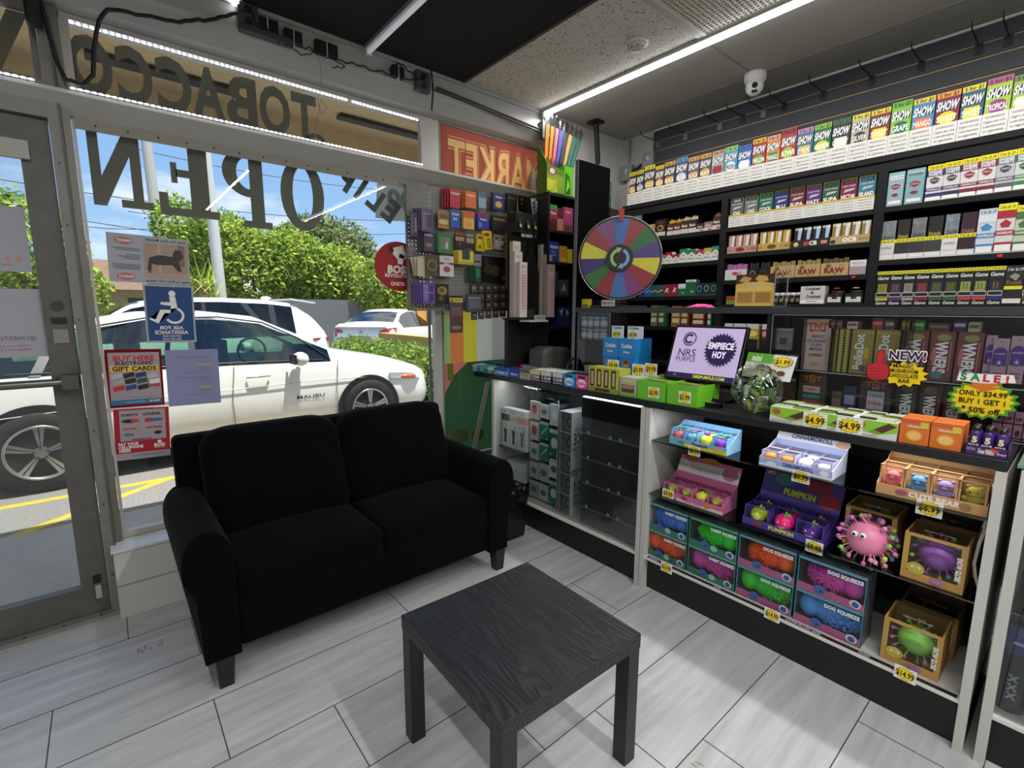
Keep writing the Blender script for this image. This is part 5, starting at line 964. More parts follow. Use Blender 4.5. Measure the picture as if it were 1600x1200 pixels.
for i, (a, b, c_, l_) in enumerate(((1130, 1143, '#7c2c3c', 'dark pack with a pink oval left of its row under the raised shelf'), (1144, 1163, '#a8a0a0', 'grey-pink pack under the raised shelf'), (1164, 1183, '#a8923c', 'mustard pack under the raised shelf'), (1188, 1197, '#5a2a3a', 'narrow plum pack under the raised shelf'))):
    box3('tobacco_pack', 'tobacco pack', l_, None, a, b, 1.2, .165, .05, c_, [RC(0, 1, .8, 1, '#c9c6c2'), PG(ell2(.5, .62, .42, .12), '#c88a9a' if i != 2 else '#e0cc70'), RC(0, 1, 0, .4, '#1c1c20')])
# --- right bay
RX = [1383, 1411, 1443.0, 1469, 1496, 1523.6, 1551, 1580.5, 1612]; ys = edges(RX, XS, 2.007)
RCc = [('pale blue-grey', '#8fb0b8', '#c5ccd0'), ('pale teal', '#7ea6ab', '#8db4b8'), ('purple-banded', '#d5d3d2', '#38286a'), ('navy-purple-banded', '#d2d0d0', '#2c2650'), ('maroon-banded', '#d6d2d0', '#7a1f38'), ('second maroon-banded', '#d6d2d0', '#781d36'), ('silver grey', '#b9b9ba', '#5a5a6a'), ('mint green', '#bfd0c0', '#3c7a50')]
nm = [c[0] for c in RCc]
for i, (n_, c, c2_) in enumerate(RCc):
    f = [PG([(.18, .60), (.5, .66), (.82, .60), (.72, .52), (.5, .48), (.28, .52)], '#3c3c44' if i not in (0, 1, 4, 5) else '#8a2434'), PT('SWEETS', .5, .57, .04, '#f0f0ee', w=.45)]
    if i > 1: f = [RC(0, 1, .86, 1, '#e6d81e'), PT('2 for $1.29', .5, .93, .07, '#15150c', w=.8, b=.02), RC(0, 1, .68, .86, c2_), PT('SWISHER', .5, .81, .07, '#eee', w=.85, b=.03), PT('SWEETS', .5, .735, .07, '#eee', w=.8, b=.03), RC(0, 1, .28, .37, c2_), PT('CIGARILLOS', .5, .325, .05, '#eee', w=.85, b=.02), RC(0, 1, .1, .22, c2_), RC(.05, .95, .02, .12, '#edebe6')]+f
    else: f += [RC(.05, .95, .78, .90, '#d8dde0') if i == 0 else RC(.05, .95, .9, .92, '#d8dde0'), PT('2 for $.99' if i == 0 else 'SWISHER', .5, .84, .06, '#2a3036', w=.8), RC(.1, .9, .06, .16, '#e5e3de'), PG([(.25, .34), (.5, .38), (.75, .34), (.6, .28), (.4, .28)], '#8a2434')]
    put('cigarillo_carton', 'cigarillo carton', around(nm, i, 0, 'upright carton', 'right bay'), 'upright cigarillo cartons in the right bay', XS+.008, ys[i], ys[i+1]+(.008 if i < 2 else 0), 2.0055, .172+.006*i*.3, .09, c, f)
RX = [1371, 1394.4, 1416.4, 1441.6, 1467.6, 1492.7, 1520.4, 1549.6, 1578.9, 1606]; ys = edges(RX, XS, 1.727)
RCc = [('silver foil', '#a9b0b8', '#d2d0cb'), ('black gold-script', '#2c2826', '#2f2e30'), ('shiny grey foil', '#9b98a0', '#35353a'), ('black script', '#26251f', '#3a3a3c'), ('crumpled silver foil', '#9aa4b2', '#d8d6d2'), ('dark plum', '#3b1c26', '#321a22'), ('tall blue-white', '#c6cad0', '#3a86b8'), ('tall red-white', '#cfcac8', '#a02434'), ('green and white', '#b9c0a0', '#3f6a3a')]
nm = [c[0] for c in RCc]
for i, (n_, c, c2_) in enumerate(RCc):
    lab = around(nm, i, 0, 'carton', 'right bay middle')
    if i < 6:
        def pouch(q, W, H_, c=c, i=i):
            foil = i in (0, 2, 4); m_ = M(c, .22 if foil else .4, metal=.7 if foil else 0, bump=.6 if foil else 0, bscale=50)
            hp = .10; n = 5; q.box(.004, W-.004, .010, .04, H_-.01, H_+hp, m_); paint(q, [PT('Dutch', .5, .22, .16, '#b09a50' if i in (1, 3) else '#33363c' if foil else '#8a6a70', w=.8, b=.03)], W-.008, hp+.01, .010, .004, H_-.01)
        put('cigarillo_carton', 'cigarillo carton', lab, 'cigarillo cartons in the middle right bay', XS+.008, ys[i], ys[i+1], 1.7265, .105, .08, '#d9d7d2', [RC(0, 1, .82, 1, '#e4dc24'), PT('2 for $1.29', .5, .91, .12, '#15150c', w=.85, b=.02), RC(0, 1, .28, .82, c2_), RC(.1, .9, .06, .22, '#e3e1dc')]+([PT('DAMINO', .5, .6, .13, '#333', w=.7)] if i in (0, 4) else []), parts=(('pouches', pouch),))
    else:
        put('cigarillo_carton', 'cigarillo carton', lab, 'cigarillo cartons in the middle right bay', XS+.008, ys[i], ys[i+1], 1.7265, (.21, .225, .21)[i-6], .08, c, [RC(0, 1, .86, 1, '#e4d81e' if i > 6 else '#b9c6d4'), PT('2 for $1.19', .5, .93, .06, '#15150c', w=.8, b=.02), RC(0, 1, .70, .86, c2_ if i > 6 else '#d5d8de'), PG([(.18, .6), (.5, .68), (.82, .6), (.7, .52), (.3, .52)], c2_), RC(0, 1, .36, .46, c2_), PT('CIGARILLOS', .5, .41, .05, '#eee', w=.85, b=.02), RC(0, 1, .05, .22, c2_), RC(.06, .94, .03, .17, '#e8e6e2')])
RX = [1365, 1385.5, 1405.8, 1425.3, 1448, 1470, 1492.7, 1515.5, 1539, 1564, 1593.5, 1624]; ys = edges(RX, XS, 1.49)
RCc = [('yellow-green', '#8c8f2a', '#b8b430'), ('purple', '#4a2c58', '#553264'), ('silver', '#8a8a8c', '#9a9a9c'), ('deep red', '#7a2430', '#8a2434'), ('olive green', '#3c4f30', '#3a5a34'), ('second olive green', '#3f5430', '#3c5c36'), ('red and green', '#8a9a4a', '#b83c44'), ('second red and green', '#8a9a4a', '#bb3e44'), ('blue-black', '#1c2034', '#26306a'), ('brown', '#2e211e', '#1c1c1e'), ('green-black', '#3a4a2c', '#4a5a34')]
nm = [c[0] for c in RCc]
for i, (n_, c, c2_) in enumerate(RCc):
    f = [RC(0, 1, .90, 1, '#d8cf2a'), PT('2 for $1.29', .5, .95, .05, '#15150c', w=.8, b=.02), PT('Game', .5, .80, .10, '#e4e4e0', w=.85, b=.02, sl=.15), PG([(.15, .36), (.85, .36), (.85, .62), (.15, .62)], c), RC(.32, .42, .40, .60, '#7a5a34'), RC(.55, .65, .40, .58, '#7a5a34'), RC(.02, .98, .22, .36, '#b4b4b2'), RC(.07, .93, .245, .335, '#17181a'), RC(.02, .98, .12, .2, c2_), PT('Game', .5, .05, .09, '#d8d8d4', w=.8, b=.02, sl=.15)]
    if i == 9: f = [PT('2 for $1.29', .5, .9, .07, '#e0dcd4', w=.85, b=.02), PG([(.2, .72), (.5, .8), (.8, .74), (.6, .6)], '#8a8a84'), PT('Dutch', .5, .56, .10, '#8a6a34', w=.8, b=.03), RC(0, 1, .38, .47, '#d9d32c'), RC(0, 1, .02, .14, '#d6d4ce')]
    put('cigarillo_carton', 'cigarillo carton', around(nm, i, 0, 'carton', 'lowest right bay'), 'dark cigarillo cartons in the lowest right bay', XS+.008, ys[i], ys[i+1], 1.4875, .178, .07, '#1b1b1d' if i < 9 else '#201c1b', f)
for i, (px, py, c_) in enumerate(((1330, 430.5, 1), (1558, 398, 1))):
    y = y_at(px, XS-.01, 1.64 if i == 0 else 1.72); m = MB(); m.box(0, .018, -.001, 0, -.008, .004, '#d42a2a'); tag(m.build('price_sticker', None, (XS-.003, y, 1.645 if i == 0 else 1.715), SHELF), ('small red sticker on the shelf edge below the pinkish cube box', 'small red sticker on the shelf edge in the right bay')[i], 'sticker')
# ================================================================ TOYS IN THE OPEN CASE
WIN = clear('#fafcfc', refl=.015, rough=.05)
def strands(mb, c, r, mat, n, L, seed, rad=.0022):
    rn = random.Random(seed); c = Vector(c)
    for _ in range(n):
        d = Vector((rn.gauss(0, 1), rn.gauss(0, 1)-.5, rn.gauss(0, 1))).normalized(); p = c+Vector((d.x*r[0], d.y*r[1], d.z*r[2])); t = Vector((rn.gauss(0, 1), rn.gauss(0, .4), rn.gauss(0, 1)-.4)).normalized()
        mb.tube([p, p+d*L*.4, p+d*L*.5+t*L*.6], [rad, rad, rad*.7], mat, 4, False)
def squeeze_box(lab, kind, y1, z, col, seed, frame, W=.236, H=.142, D=.12):
    r = empty('squeeze_toy_box', (2.082, y1, z), SHELF); tag(r, lab, 'toy box', 'boxed squeeze toys stacked on the case floor'); F = M(frame, .45); F2 = M('#a0567e' if kind == 'DOG' else '#35705f', .45); t = .004
    mb = MB(); mb.box(0, W, 0, D, 0, t, F2); mb.box(0, W, D-t, D, t, H-t, M('#3a6a78' if kind == 'DOG' else '#4c8878', .5)); TG = clear('#8fd8c8' if kind != 'DOG' else '#8cd0e0', refl=.10, rough=.08, haze=.10); mb.box(0, W, 0, D, H-.002, H, TG); mb.box(0, .002, 0, D-t, t, H-t, TG); mb.box(W-.002, W, 0, D-t, t, H-t, TG); mb.box(0, W, 0, t, H-t, H-.002, F); mb.box(0, W, D-t, D, H-t, H-.002, F)
    for x in (0, W-t): mb.box(x, x+t, 0, t, t, H-t, F)
    mb.box(t, W-t, 0, .002, t, H*.22, F2); mb.box(t, W-t, 0, .002, H-.012, H-t, F)
    fr = [PG(ell2(.36, .19, .085, .13), '#3a5f9e'), PG(ell2(.55, .16, .07, .10), '#8fb8b0' if kind != 'DOG' else '#a0507a'), PG(ell2(.87, .16, .08, .12), '#b9c4cf'), PG(ell2(.87, .15, .05, .08), '#3d4f8c'), PG(ell2(.38, .16, .02, .03), '#1b2a4a')]
    paint(mb, fr, W, H, -.001)
    mb.build('box', r)
    mb = MB(); mb.quad((t, .001, H*.22), (W-t, .001, H*.22), (W-t, .001, H-.012), (t, .001, H-.012), WIN); mb.build('window', r)
    mb = MB(); paint(mb, [PT(kind+' SQUEEZE', .72 if kind != 'DOG' else .70, .80, .10, '#dce8e6', w=.5, b=.05)], W, H, -.0005); mb.build('printed_lettering', r); mb = MB()
    for k in range(2): mb.text('ANIMAL TOY' if k else 'DECOMPRESSION', (W*.5, D*(.35+.3*k), H+.0006), (1, 0, 0), (0, 1, 0), .008, '#b8dcd6', bold=.03)
    mb.build('printed_lettering', r)
    mb = MB(); m_ = M(col, .45, bump=.1, bscale=60); cx = W*.62 if seed % 2 else W*.42
    mb.ell((W*.5, D*.50, H*.50), (W*.43, D*.40, H*.40), m_, 20, 12); hx = W*.2 if seed % 2 else W*.78
    mb.ell((hx, D*.38, H*.53), (W*.17, D*.34, H*.38), m_, 16, 10)
    if kind == 'DOG':
        for k in (-1, 1): mb.ell((hx+k*W*.10, D*.3, H*.46), (W*.055, D*.12, H*.20), m_, 12, 8); mb.ell((W*.7 if seed % 2 else W*.3, D*.25, H*.3), (W*.07, D*.1, H*.08), m_, 10, 6)
    else:
        for k in (-1, 1): mb.ell((hx-.01, D*.42+k*.02, H*.72), (W*.10, D*.08, H*.12), m_, 12, 8)
    strands(mb, (cx, D*.5, H*.5), (W*.28, D*.40, H*.39), m_, 210, .018, seed, .003)
    mb.build('toy', r)
    return r
z1, z2 = .187, .3295; TEAL, DTEAL = '#4f9a85', '#4a93a4'
for c, (y1, kind, top, bot, pos) in enumerate(((1.355, 'RABBIT', ('blue', '#4a8af0'), ('orange', '#ff6a1c'), 'leftmost'), (1.108, 'RABBIT', ('green', '#30e02c'), ('magenta', '#d848b0'), 'second'), (.865, 'DOG', ('orange', '#ff661c'), ('green', '#34dc2c'), 'third'), (.622, 'DOG', ('magenta', '#d846b4'), ('blue', '#4fa0ee'), 'rightmost'))):
    for lv, (cn, cc) in ((0, bot), (1, top)):
        squeeze_box('%s stringy %s toy in a clear box, %s of the %s stack' % (cn, 'dog' if kind == 'DOG' else 'rabbit', 'top' if lv else 'bottom', pos), kind, y1+(.035 if c < 1 else .04 if c == 1 else .042), z1+lv*.1430, cc, c*2+lv+1, TEAL if kind == 'RABBIT' else DTEAL)
# spiky ball toys
def puffer(mb_body, c, R, col, seed, eyes=True, nb=46, parent=None, face=Vector((-1, -.15, .1))):
    rn = random.Random(seed); c = Vector(c); m_ = M(col, .4); mb_body.ell(c, (R, R, R*.95), m_, 26, 18)
    B = [M(k, .5) for k in ('#d8d860', '#8fd06a', '#7fb0dc', '#d878b8', '#a070c8', '#e8a0c0')]; S = M(col, .45)
    balls = MB(); n = 0; i = 0
    while n < nb:
        i += 1; z = 1-2*((i*.7548777) % 1); a = 2*pi*((i*.5698403) % 1); d = Vector((cos(a)*math.sqrt(max(0, 1-z*z)), sin(a)*math.sqrt(max(0, 1-z*z)), z))
        if d.dot(face.normalized()) > .62 and i < 400: 
            if i > 300: break
            continue
        n += 1; L = R*rn.uniform(.28, .45); q = c+d*(R+L)+Vector((0, 0, -.25*L)); mb_body.tube([c+d*R*.95, c+d*(R+L*.5), q], .0022, S, 5); b_ = B[rn.randrange(6)]; rb = R*.125
        balls.ell(q, (rb, rb, rb), b_, 9, 6, lambda d_: 1+.28*sin(11*d_.x+2)*sin(11*d_.y)*sin(11*d_.z+1))
        for k in range(6): e_ = Vector((rn.gauss(0, 1), rn.gauss(0, 1), rn.gauss(0, 1))).normalized(); balls.cyl(q+e_*rb*.8, q+e_*rb*1.45, rb*.16, rb*.05, b_, 4, smooth=False)
        if i > 500: break
    return balls
def globe_box(lab, y1, z, col, seed, X=2.085, W=.165, H=.165, D=.165, rz=SHELF, top_text=False):
    r = empty('snow_globe_toy_box', (X, y1, z), rz); tag(r, lab, 'toy box', 'kraft boxes with spiky ball toys'); K = M('#b98f4e', .7, var=.08); t = .003; f = .016
    mb = MB(); mb.box(0, W, 0, D, 0, t, K); mb.box(0, W, D-t, D, t, H-t, M('#a58a5c', .7)); mb.box(W-t, W, 0, D-t, t, H-t, K); mb.box(0, t, 0, D-t, t, H-t, K)
    mb.box(t, f, 0, .0015, t, H-t, K); mb.box(W-f, W-t, 0, .0015, t, H-t, K); mb.box(f, W-f, 0, .0015, H-f*.6, H-t, K); mb.box(f, W-f, 0, .0015, t, H*.17, K); mb.box(0, W, 0, f*.4, H-t, H, K); mb.box(0, f*.4, f*.4, D, H-t, H, K); mb.box(W-f*.4, W, f*.4, D, H-t, H, K); mb.box(f*.4, W-f*.4, D-f*.4, D, H-t, H, K)
    paint(mb, [PG(ell2(.24, .26, .15, .13), '#b8a83a'), PG(ell2(.20, .28, .035, .03), WHT), PG(ell2(.29, .28, .035, .03), WHT), PG(ell2(.21, .28, .014, .014), BLK), PG(ell2(.28, .28, .014, .014), BLK), PG(ell2(.60, .10, .12, .06), '#a8709c')], W, H, -.0008); mb.build('box', r)
    mb = MB(); mb.quad((f, .001, H*.17), (W-f, .001, H*.17), (W-f, .001, H-f*.6), (f, .001, H-f*.6), WIN); mb.quad((f*.4, f*.4, H-.001), (W-f*.4, f*.4, H-.001), (W-f*.4, D-f*.4, H-.001), (f*.4, D-f*.4, H-.001), WIN)
    mb.build('window', r)
    mb = MB(); mb.text('SNOW GLOBE', (W*.90, -.0014, H*.5), (0, 0, -1), (1, 0, 0), .014, '#e8e4da', w=H*.5, bold=.05); mb.build('printed_lettering', r); mb = MB(); mb.text('SNOW GLOBE', (W*.5, D*.35, H+.0006), (1, 0, 0), (0, 1, 0), .010, '#e4e4dc', w=W*.5, bold=.04); mb.build('printed_lettering', r)
    mb = MB(); bl = puffer(mb, (W*.52, D*.48, H*.50), W*.335, col, seed, nb=34, face=Vector((0, -1, .2))); t_ = mb.build('toy', r); bl.build('bobble_tips', t_)
globe_box('kraft box with a lime green spiky ball on the case floor', .368, .187, '#9be85a', 3)
globe_box('kraft box behind the lime green one, on the case floor', .355, .187, '#6fa83f', 5, X=2.262)
globe_box('kraft box with a purple spiky ball on the middle shelf', .342, .5255, '#b06ad8', 7)
globe_box('kraft box right behind the purple ball box', .335, .5255, '#5a4a3a', 9, X=2.262)
globe_box('kraft box with an empty-looking front behind the pink ball toy', .552, .5255, '#6a4a3a', 11, X=2.20)
r = empty('spiky_ball_toy', (2.128, .456, .606)); tag(r, 'big pink ball toy with googly eyes and bobble feelers, out of its box', 'toy')
mb = MB(); fc = (CP-Vector((2.128, .456, .606))); bl = puffer(mb, (0, 0, 0), .068, '#e887ae', 21, nb=60, face=Vector((-1, .0, .35))); mb.tube([(-.0+.016*cos(a), .012+.016*sin(a)*.8, .072+.014*sin(a)) for a in [k*pi/8 for k in range(17)]], .004, M('#e887ae', .4), 7); mb.build('body', r); bl.build('bobble_tips', r)
for s in (-1, 1):
    q = Vector((-.062, .014-s*.013, .028)); mb = MB(); mb.ell(q, (.011, .0115, .0115), M('#f0eeee', .2), 12, 8); mb.ell(q+Vector((-.0085, 0, .001)), (.0045, .0055, .0055), M('#111', .2), 10, 6); mb.build('eye', r)
# counter-display trays with small boxed toys
def tray(name, lab, X, y1, z, W, D, fh, hh, col, front, header, hcol=None, htilt=.03, side=None, bh=None):
    r = empty(name, (X, y1, z), SHELF); tag(r, lab, 'display tray'); C = M(col, .5); t = .003; bh = bh or fh*2.2
    mb = MB(); mb.box(0, W, 0, D, 0, t, C); mb.box(0, W, 0, t, t, fh, C); mb.box(0, W, D-t, D, t, bh, C)
    for x in (0, W-t): mb.hexa([(x, t, t), (x+t, t, t), (x+t, D-t, t), (x, D-t, t), (x, t, fh), (x+t, t, fh), (x+t, D-t, bh), (x, D-t, bh)], M(side, .5) if side else C)
    paint(mb, front, W, fh, 0); mb.build('tray', r)
    if hh:
        mb = MB(); mb.hexa([(0, D-t, bh), (W, D-t, bh), (W, D, bh), (0, D, bh), (0, D-t+htilt, bh+hh), (W, D-t+htilt, bh+hh), (W, D+htilt, bh+hh), (0, D+htilt, bh+hh)], M(hcol or col, .5))
        q = MB(); paint(q, header, W, hh, 0); k = htilt/hh; q.v = [(x, y+D-t+zz*k, zz+bh) for x, y, zz in q.v]; b = len(mb.v); mb.v += q.v
        mb.f += [tuple(b+i for i in f_) for f_ in q.f]; mb.sm += q.sm; off_ = [mb.mi(m_) for m_ in q.mats]; mb.m += [off_[i] for i in q.m]; mb.build('header_card', r)
    return r
def toy_fig(mb, kind, c, s, col, col2=None):
    c = Vector(c); m_ = M(col, .45); m2 = M(col2 or col, .45)
    if kind == 'pineapple':
        mb.ell(c, (s, s, s*.95), m_, 18, 12, lambda d: 1+.07*sin(12*d.x+3*d.z)*sin(12*d.z)*2)
        for k in range(7): a = k*.9; mb.cyl(c+Vector((0, 0, s*.8)), c+Vector((s*.6*cos(a), s*.4*sin(a), s*1.45)), s*.16, s*.03, m2, 6)
    elif kind == 'dumpling':
        mb.ell(c+Vector((0, 0, s*.25)), (s*.95, s*.9, s*.7), m_, 18, 10); mb.ell(c-Vector((0, 0, s*.2)), (s, s*.92, s*.75), m2, 18, 10); mb.cyl(c+Vector((0, 0, s*.8)), c+Vector((.1*s, 0, s*1.15)), s*.3, s*.08, m_, 8)
        for k in (-1, 1): mb.ell(c+Vector((k*s*.3, -s*.88, 0)), (s*.08, s*.05, s*.12), M('#111', .2), 8, 6)
    elif kind == 'bun': mb.ell(c, (s*1.05, s*.9, s*.72), m_, 18, 10)
    elif kind == 'ball':
        mb.ell(c, (s, s*.95, s*.92), m_, 20, 14)
        for k in (-1, 1): mb.ell(c+Vector((k*s*.32, -s*.88, s*.05)), (s*.07, s*.05, s*.1), M('#3a3a44', .2), 8, 6)
    elif kind == 'pumpkin':
        mb.ell(c, (s, s, s*.92), m_, 24, 12, lambda d: 1+.05*cos(8*math.atan2(d.y, d.x)))
        for k in range(5): a = k*1.25; mb.add([c+Vector((0, 0, s*.95)), c+Vector((s*.7*cos(a), s*.7*sin(a)-.1*s, s*.75)), c+Vector((s*.5*cos(a+.6), s*.5*sin(a+.6), s*.98))], [(0, 1, 2)], m2)
        mb.cyl(c+Vector((0, 0, s*.85)), c+Vector((s*.15, 0, s*1.25)), s*.14, s*.09, m2, 8); F_ = M('#f0c8d0', .4)
        for k in (-1, 1): mb.add([c+Vector((k*s*.35-s*.16, -s*.93, s*.08)), c+Vector((k*s*.35+s*.16, -s*.93, s*.08)), c+Vector((k*s*.35, -s*.93, s*.36))], [(0, 1, 2)], F_)
        mb.add([c+Vector((-s*.5, -s*.90, -s*.2)), c+Vector((0, -s*1.0, -s*.42)), c+Vector((s*.5, -s*.90, -s*.2)), c+Vector((0, -s*1.02, -s*.28))], [(0, 1, 2, 3)], F_)
    elif kind == 'bear':
        fz = M(col, .8, bump=.5, bscale=250)
        mb.ell(c+Vector((0, 0, -s*.55)), (s*.85, s*.6, s*.6), fz, 16, 10); mb.ell(c+Vector((0, -s*.05, s*.3)), (s*.72, s*.6, s*.58), fz, 18, 12)
        for k in (-1, 1):
            mb.ell(c+Vector((k*s*.52, 0, s*.78)), (s*.22, s*.14, s*.22), fz, 10, 8); mb.ell(c+Vector((k*s*.75, -s*.2, -s*.45)), (s*.3, s*.3, s*.24), fz, 10, 8); mb.ell(c+Vector((k*s*.3, -s*.58, s*.38)), (s*.08, s*.06, s*.09), M('#17110f', .2), 8, 6)
        mb.ell(c+Vector((0, -s*.58, s*.15)), (s*.22, s*.16, s*.16), fz, 10, 8)
def boxed_toy(lab, par, lx, ly, lz, w_, d_, h_, kind, col, col2, frame, grp, open_=False, cat='toy'):
    """small boxed toy standing in a tray; par gives the tray frame"""
    base = Matrix.Translation(par.location) @ Matrix.Rotation(SHELF, 4, 'Z'); p = base @ Vector((lx, ly, lz)); r = empty('boxed_toy' if not open_ else 'squishy_toy', p, SHELF); tag(r, lab, cat, grp)
    if not open_:
        F = M(frame, .5); t = .002; mb = MB(); mb.box(0, w_, 0, d_, 0, t, F); mb.box(0, t, 0, d_, t, h_-t, F); mb.box(w_-t, w_, 0, d_, t, h_-t, F); mb.box(0, w_, d_-t, d_, t, h_-t, F); mb.box(0, w_, 0, .002, h_-.005, h_, F); mb.box(0, w_, d_-.006, d_, h_-t, h_, F)
        mb.box(t, .005, 0, .001, t, h_-.005, F); mb.box(w_-.005, w_-t, 0, .001, t, h_-.005, F); mb.build('box', r)
        mb = MB(); mb.quad((t, .001, t), (w_-t, .001, t), (w_-t, .001, h_-.005), (t, .001, h_-.005), WIN); mb.quad((t, .003, h_-.0005), (w_-t, .003, h_-.0005), (w_-t, d_-.006, h_-.0005), (t, d_-.006, h_-.0005), WIN); mb.build('window', r)
    mb = MB(); s = min(w_*.46, h_*.45, d_*.48) if kind != 'bear' else min(w_*.46, h_*.42); toy_fig(mb, kind, (w_/2, d_*.42, h_*.48 if kind != 'bear' else h_*.5), s*(1.08 if open_ else 1), col, col2); mb.build('toy', r); return r
def rowfill(par, W, D, n, zh, t0, frame, specs, grp, rowname, h_, rows=2):
    w_ = (W-.008)/n; d_ = (D-.012)/rows
    for j in range(rows):
        for i in range(n):
            nm_, kind, col, col2, op = specs[i]; op = op and j == 0
            nth = ('leftmost', 'second', 'third', 'rightmost')[i] if n == 4 else ('left', 'middle', 'right')[i]
            boxed_toy('%s %s toy, %s in the %s row of the %s tray' % (nm_ if j == 0 else 'boxed', kind if j == 0 else 'squishy', nth, 'front' if j == 0 else 'back', rowname), par, .004+w_*i+.001, .005+d_*j, .0035, w_-.002, d_-.002, h_*(1+.0*j), kind, col, col2, frame, grp, op)
# top shelf: pineapple tray (light blue)
t = tray('toy_tray', 'light blue counter tray of pineapple squishies at the left of the top shelf', 2.085, 1.282, .8055, .29, .135, .034, .0, '#7ab0d8', [RC(.28, 1, 0, .5, '#d8cf4a'), PG(ell2(.22, .5, .06, .25), '#5f9a4a'), RC(.78, .95, .15, .7, '#d8b83a'), PT('Pineapple', .55, .62, .55, '#2c2c2c', w=.42, b=.03)], [], side='#8fb8d8', bh=.10)
rowfill(t, .29, .135, 4, 0, 0, '#7ab0d8', [('pink', 'pineapple', '#d86a70', '#4a9a4a', 0), ('light blue', 'pineapple', '#6aa8c8', '#d87a8a', 0), ('yellow', 'pineapple', '#d8e03a', '#8a2a9a', 1), ('purple', 'pineapple', '#9a3ac0', '#7ad04a', 0)], 'pineapple squishies in the light blue tray', 'light blue', .075)
price_card('$6.99', .060, .044, t, (.135, -.0015, -.012))
# cinnamon tray (white / lilac)
t = tray('toy_tray', 'white and lilac counter tray with cloud drawings, middle of the top shelf', 2.085, .851, .8055, .272, .165, .036, .036, '#a9b4dc', [RC(0, 1, 0, .3, '#dfe3f0'), PT('CINNAMOROLL', .55, .62, .42, '#3d4a8c', w=.42, b=.04), PG(ell2(.18, .4, .07, .25), '#e6e8f2'), PG(ell2(.9, .6, .06, .3), '#e6e8f2')], [RC(0, 1, 0, 1, '#e8e8ee'), PT('CINNAMOROLL', .5, .5, .42, '#3d4a8c', w=.6, b=.04), PG(ell2(.92, .4, .1, .35), '#dcae92')], side='#c9d0e8', bh=.09)
rowfill(t, .272, .165, 4, 0, 0, '#b8b4d8', [('orange', 'bun', '#f0942a', None, 0), ('second orange', 'bun', '#f0962e', None, 0), ('round white', 'ball', '#e8e8ea', None, 1), ('flat white', 'bun', '#e4e4e8', None, 0)], 'squishies in the lilac tray', 'lilac', .062)
price_card('$6.99', .066, .05, t, (.165, -.0015, -.012))
# bear tray (kraft)
t = tray('toy_tray', 'kraft counter tray of crocheted bears at the right of the top shelf', 2.085, .440, .8055, .291, .165, .036, .018, '#c99a68', [PT('CUTE BEAR', .55, .55, .5, '#efe6d8', w=.46, b=.06), PG(ell2(.25, .5, .06, .3), '#9a5a6c'), PG(ell2(.82, .5, .055, .35), '#9a7a4a')], [RC(0, 1, 0, 1, '#4a9a84'), PT('CUTE BEAR', .5, .4, .6, '#eef0e8', w=.5, b=.05)], hcol='#4a9a84', bh=.128)
rowfill(t, .291, .165, 4, 0, 0, '#c99a68', [('coral', 'bear', '#e87a84', None, 0), ('sky blue', 'bear', '#5f9acb', None, 0), ('lilac', 'bear', '#a08cc8', None, 0), ('yellow', 'bear', '#c8c03a', None, 0)], 'bears in the kraft tray', 'kraft', .102)
price_card('$6.99', .07, .054, t, (.152, -.0015, -.014))
# pink squishy tray
t = tray('toy_tray', 'pink counter tray of rainbow squishies at the left of the middle shelf', 2.085, 1.306, .5255, .315, .135, .036, .075, '#c86a98', [RC(.25, 1, 0, .4, '#e0cfd6'), PG(ell2(.38, .6, .05, .3), '#a83a4c'), PG(ell2(.75, .5, .05, .35), '#c8843a'), PT('FIDGET SQUISHY', .55, .3, .25, '#b04a7a', w=.3, b=.03)], [RC(0, 1, 0, .75, '#cfc6ca'), PT('CUTESY SQUEEZE', .45, .35, .22, '#a8969e', w=.5, b=.03), PG(ell2(.2, .9, .12, .2), '#a86a3a'), PG(ell2(.5, .95, .15, .2), '#b0743a'), PG(ell2(.85, .5, .12, .4), '#b06a7a')], side='#c8709c', htilt=.035, bh=.11)
rowfill(t, .315, .135, 4, 0, 0, '#c8689a', [('lime', 'dumpling', '#c8d83a', '#c07a4a', 0), ('lime and orange', 'dumpling', '#cdd63c', '#b8603a', 0), ('rainbow', 'dumpling', '#d0dc3a', '#d84a8c', 1), ('yellow and red', 'dumpling', '#d8cf3c', '#c84a3c', 0)], 'rainbow squishies in the pink tray', 'pink', .072)
price_card('$9.99', .062, .044, t, (.034, -.0015, .020))
# pumpkin tray
t = tray('toy_tray', 'dark purple counter tray of pumpkin squishies in the middle shelf centre', 2.085, .901, .5255, .318, .165, .032, .11, '#4a3a8c', [PT('PUMPKIN', .5, .5, .5, '#c8d03a', w=.35, b=.06), PG(ell2(.2, .5, .06, .35), '#8c3a3a'), PG(ell2(.85, .5, .06, .3), '#3a7a5a')], [PT('6PCS', .09, .85, .12, '#c8b83a', w=.1, b=.03), PG(ell2(.28, .7, .12, .22), '#3a7a6a'), PG(ell2(.72, .7, .16, .26), '#8c2a34'), PG(ell2(.86, .28, .13, .26), '#a83040'), PT('PUMPKIN', .5, .28, .22, '#c8d03a', w=.4, b=.07)], htilt=.05, bh=.10)
rowfill(t, .318, .165, 3, 0, 0, '#4a3a8c', [('lime', 'pumpkin', '#c8dc2a', '#c8dc2a', 0), ('hot pink', 'pumpkin', '#e8207c', '#2ac04a', 1), ('purple', 'pumpkin', '#5a2a9c', '#c8d83a', 0)], 'pumpkin squishies in the purple tray', 'purple', .085)
price_card('$9.99', .062, .05, t, (.287, -.0015, -.004))
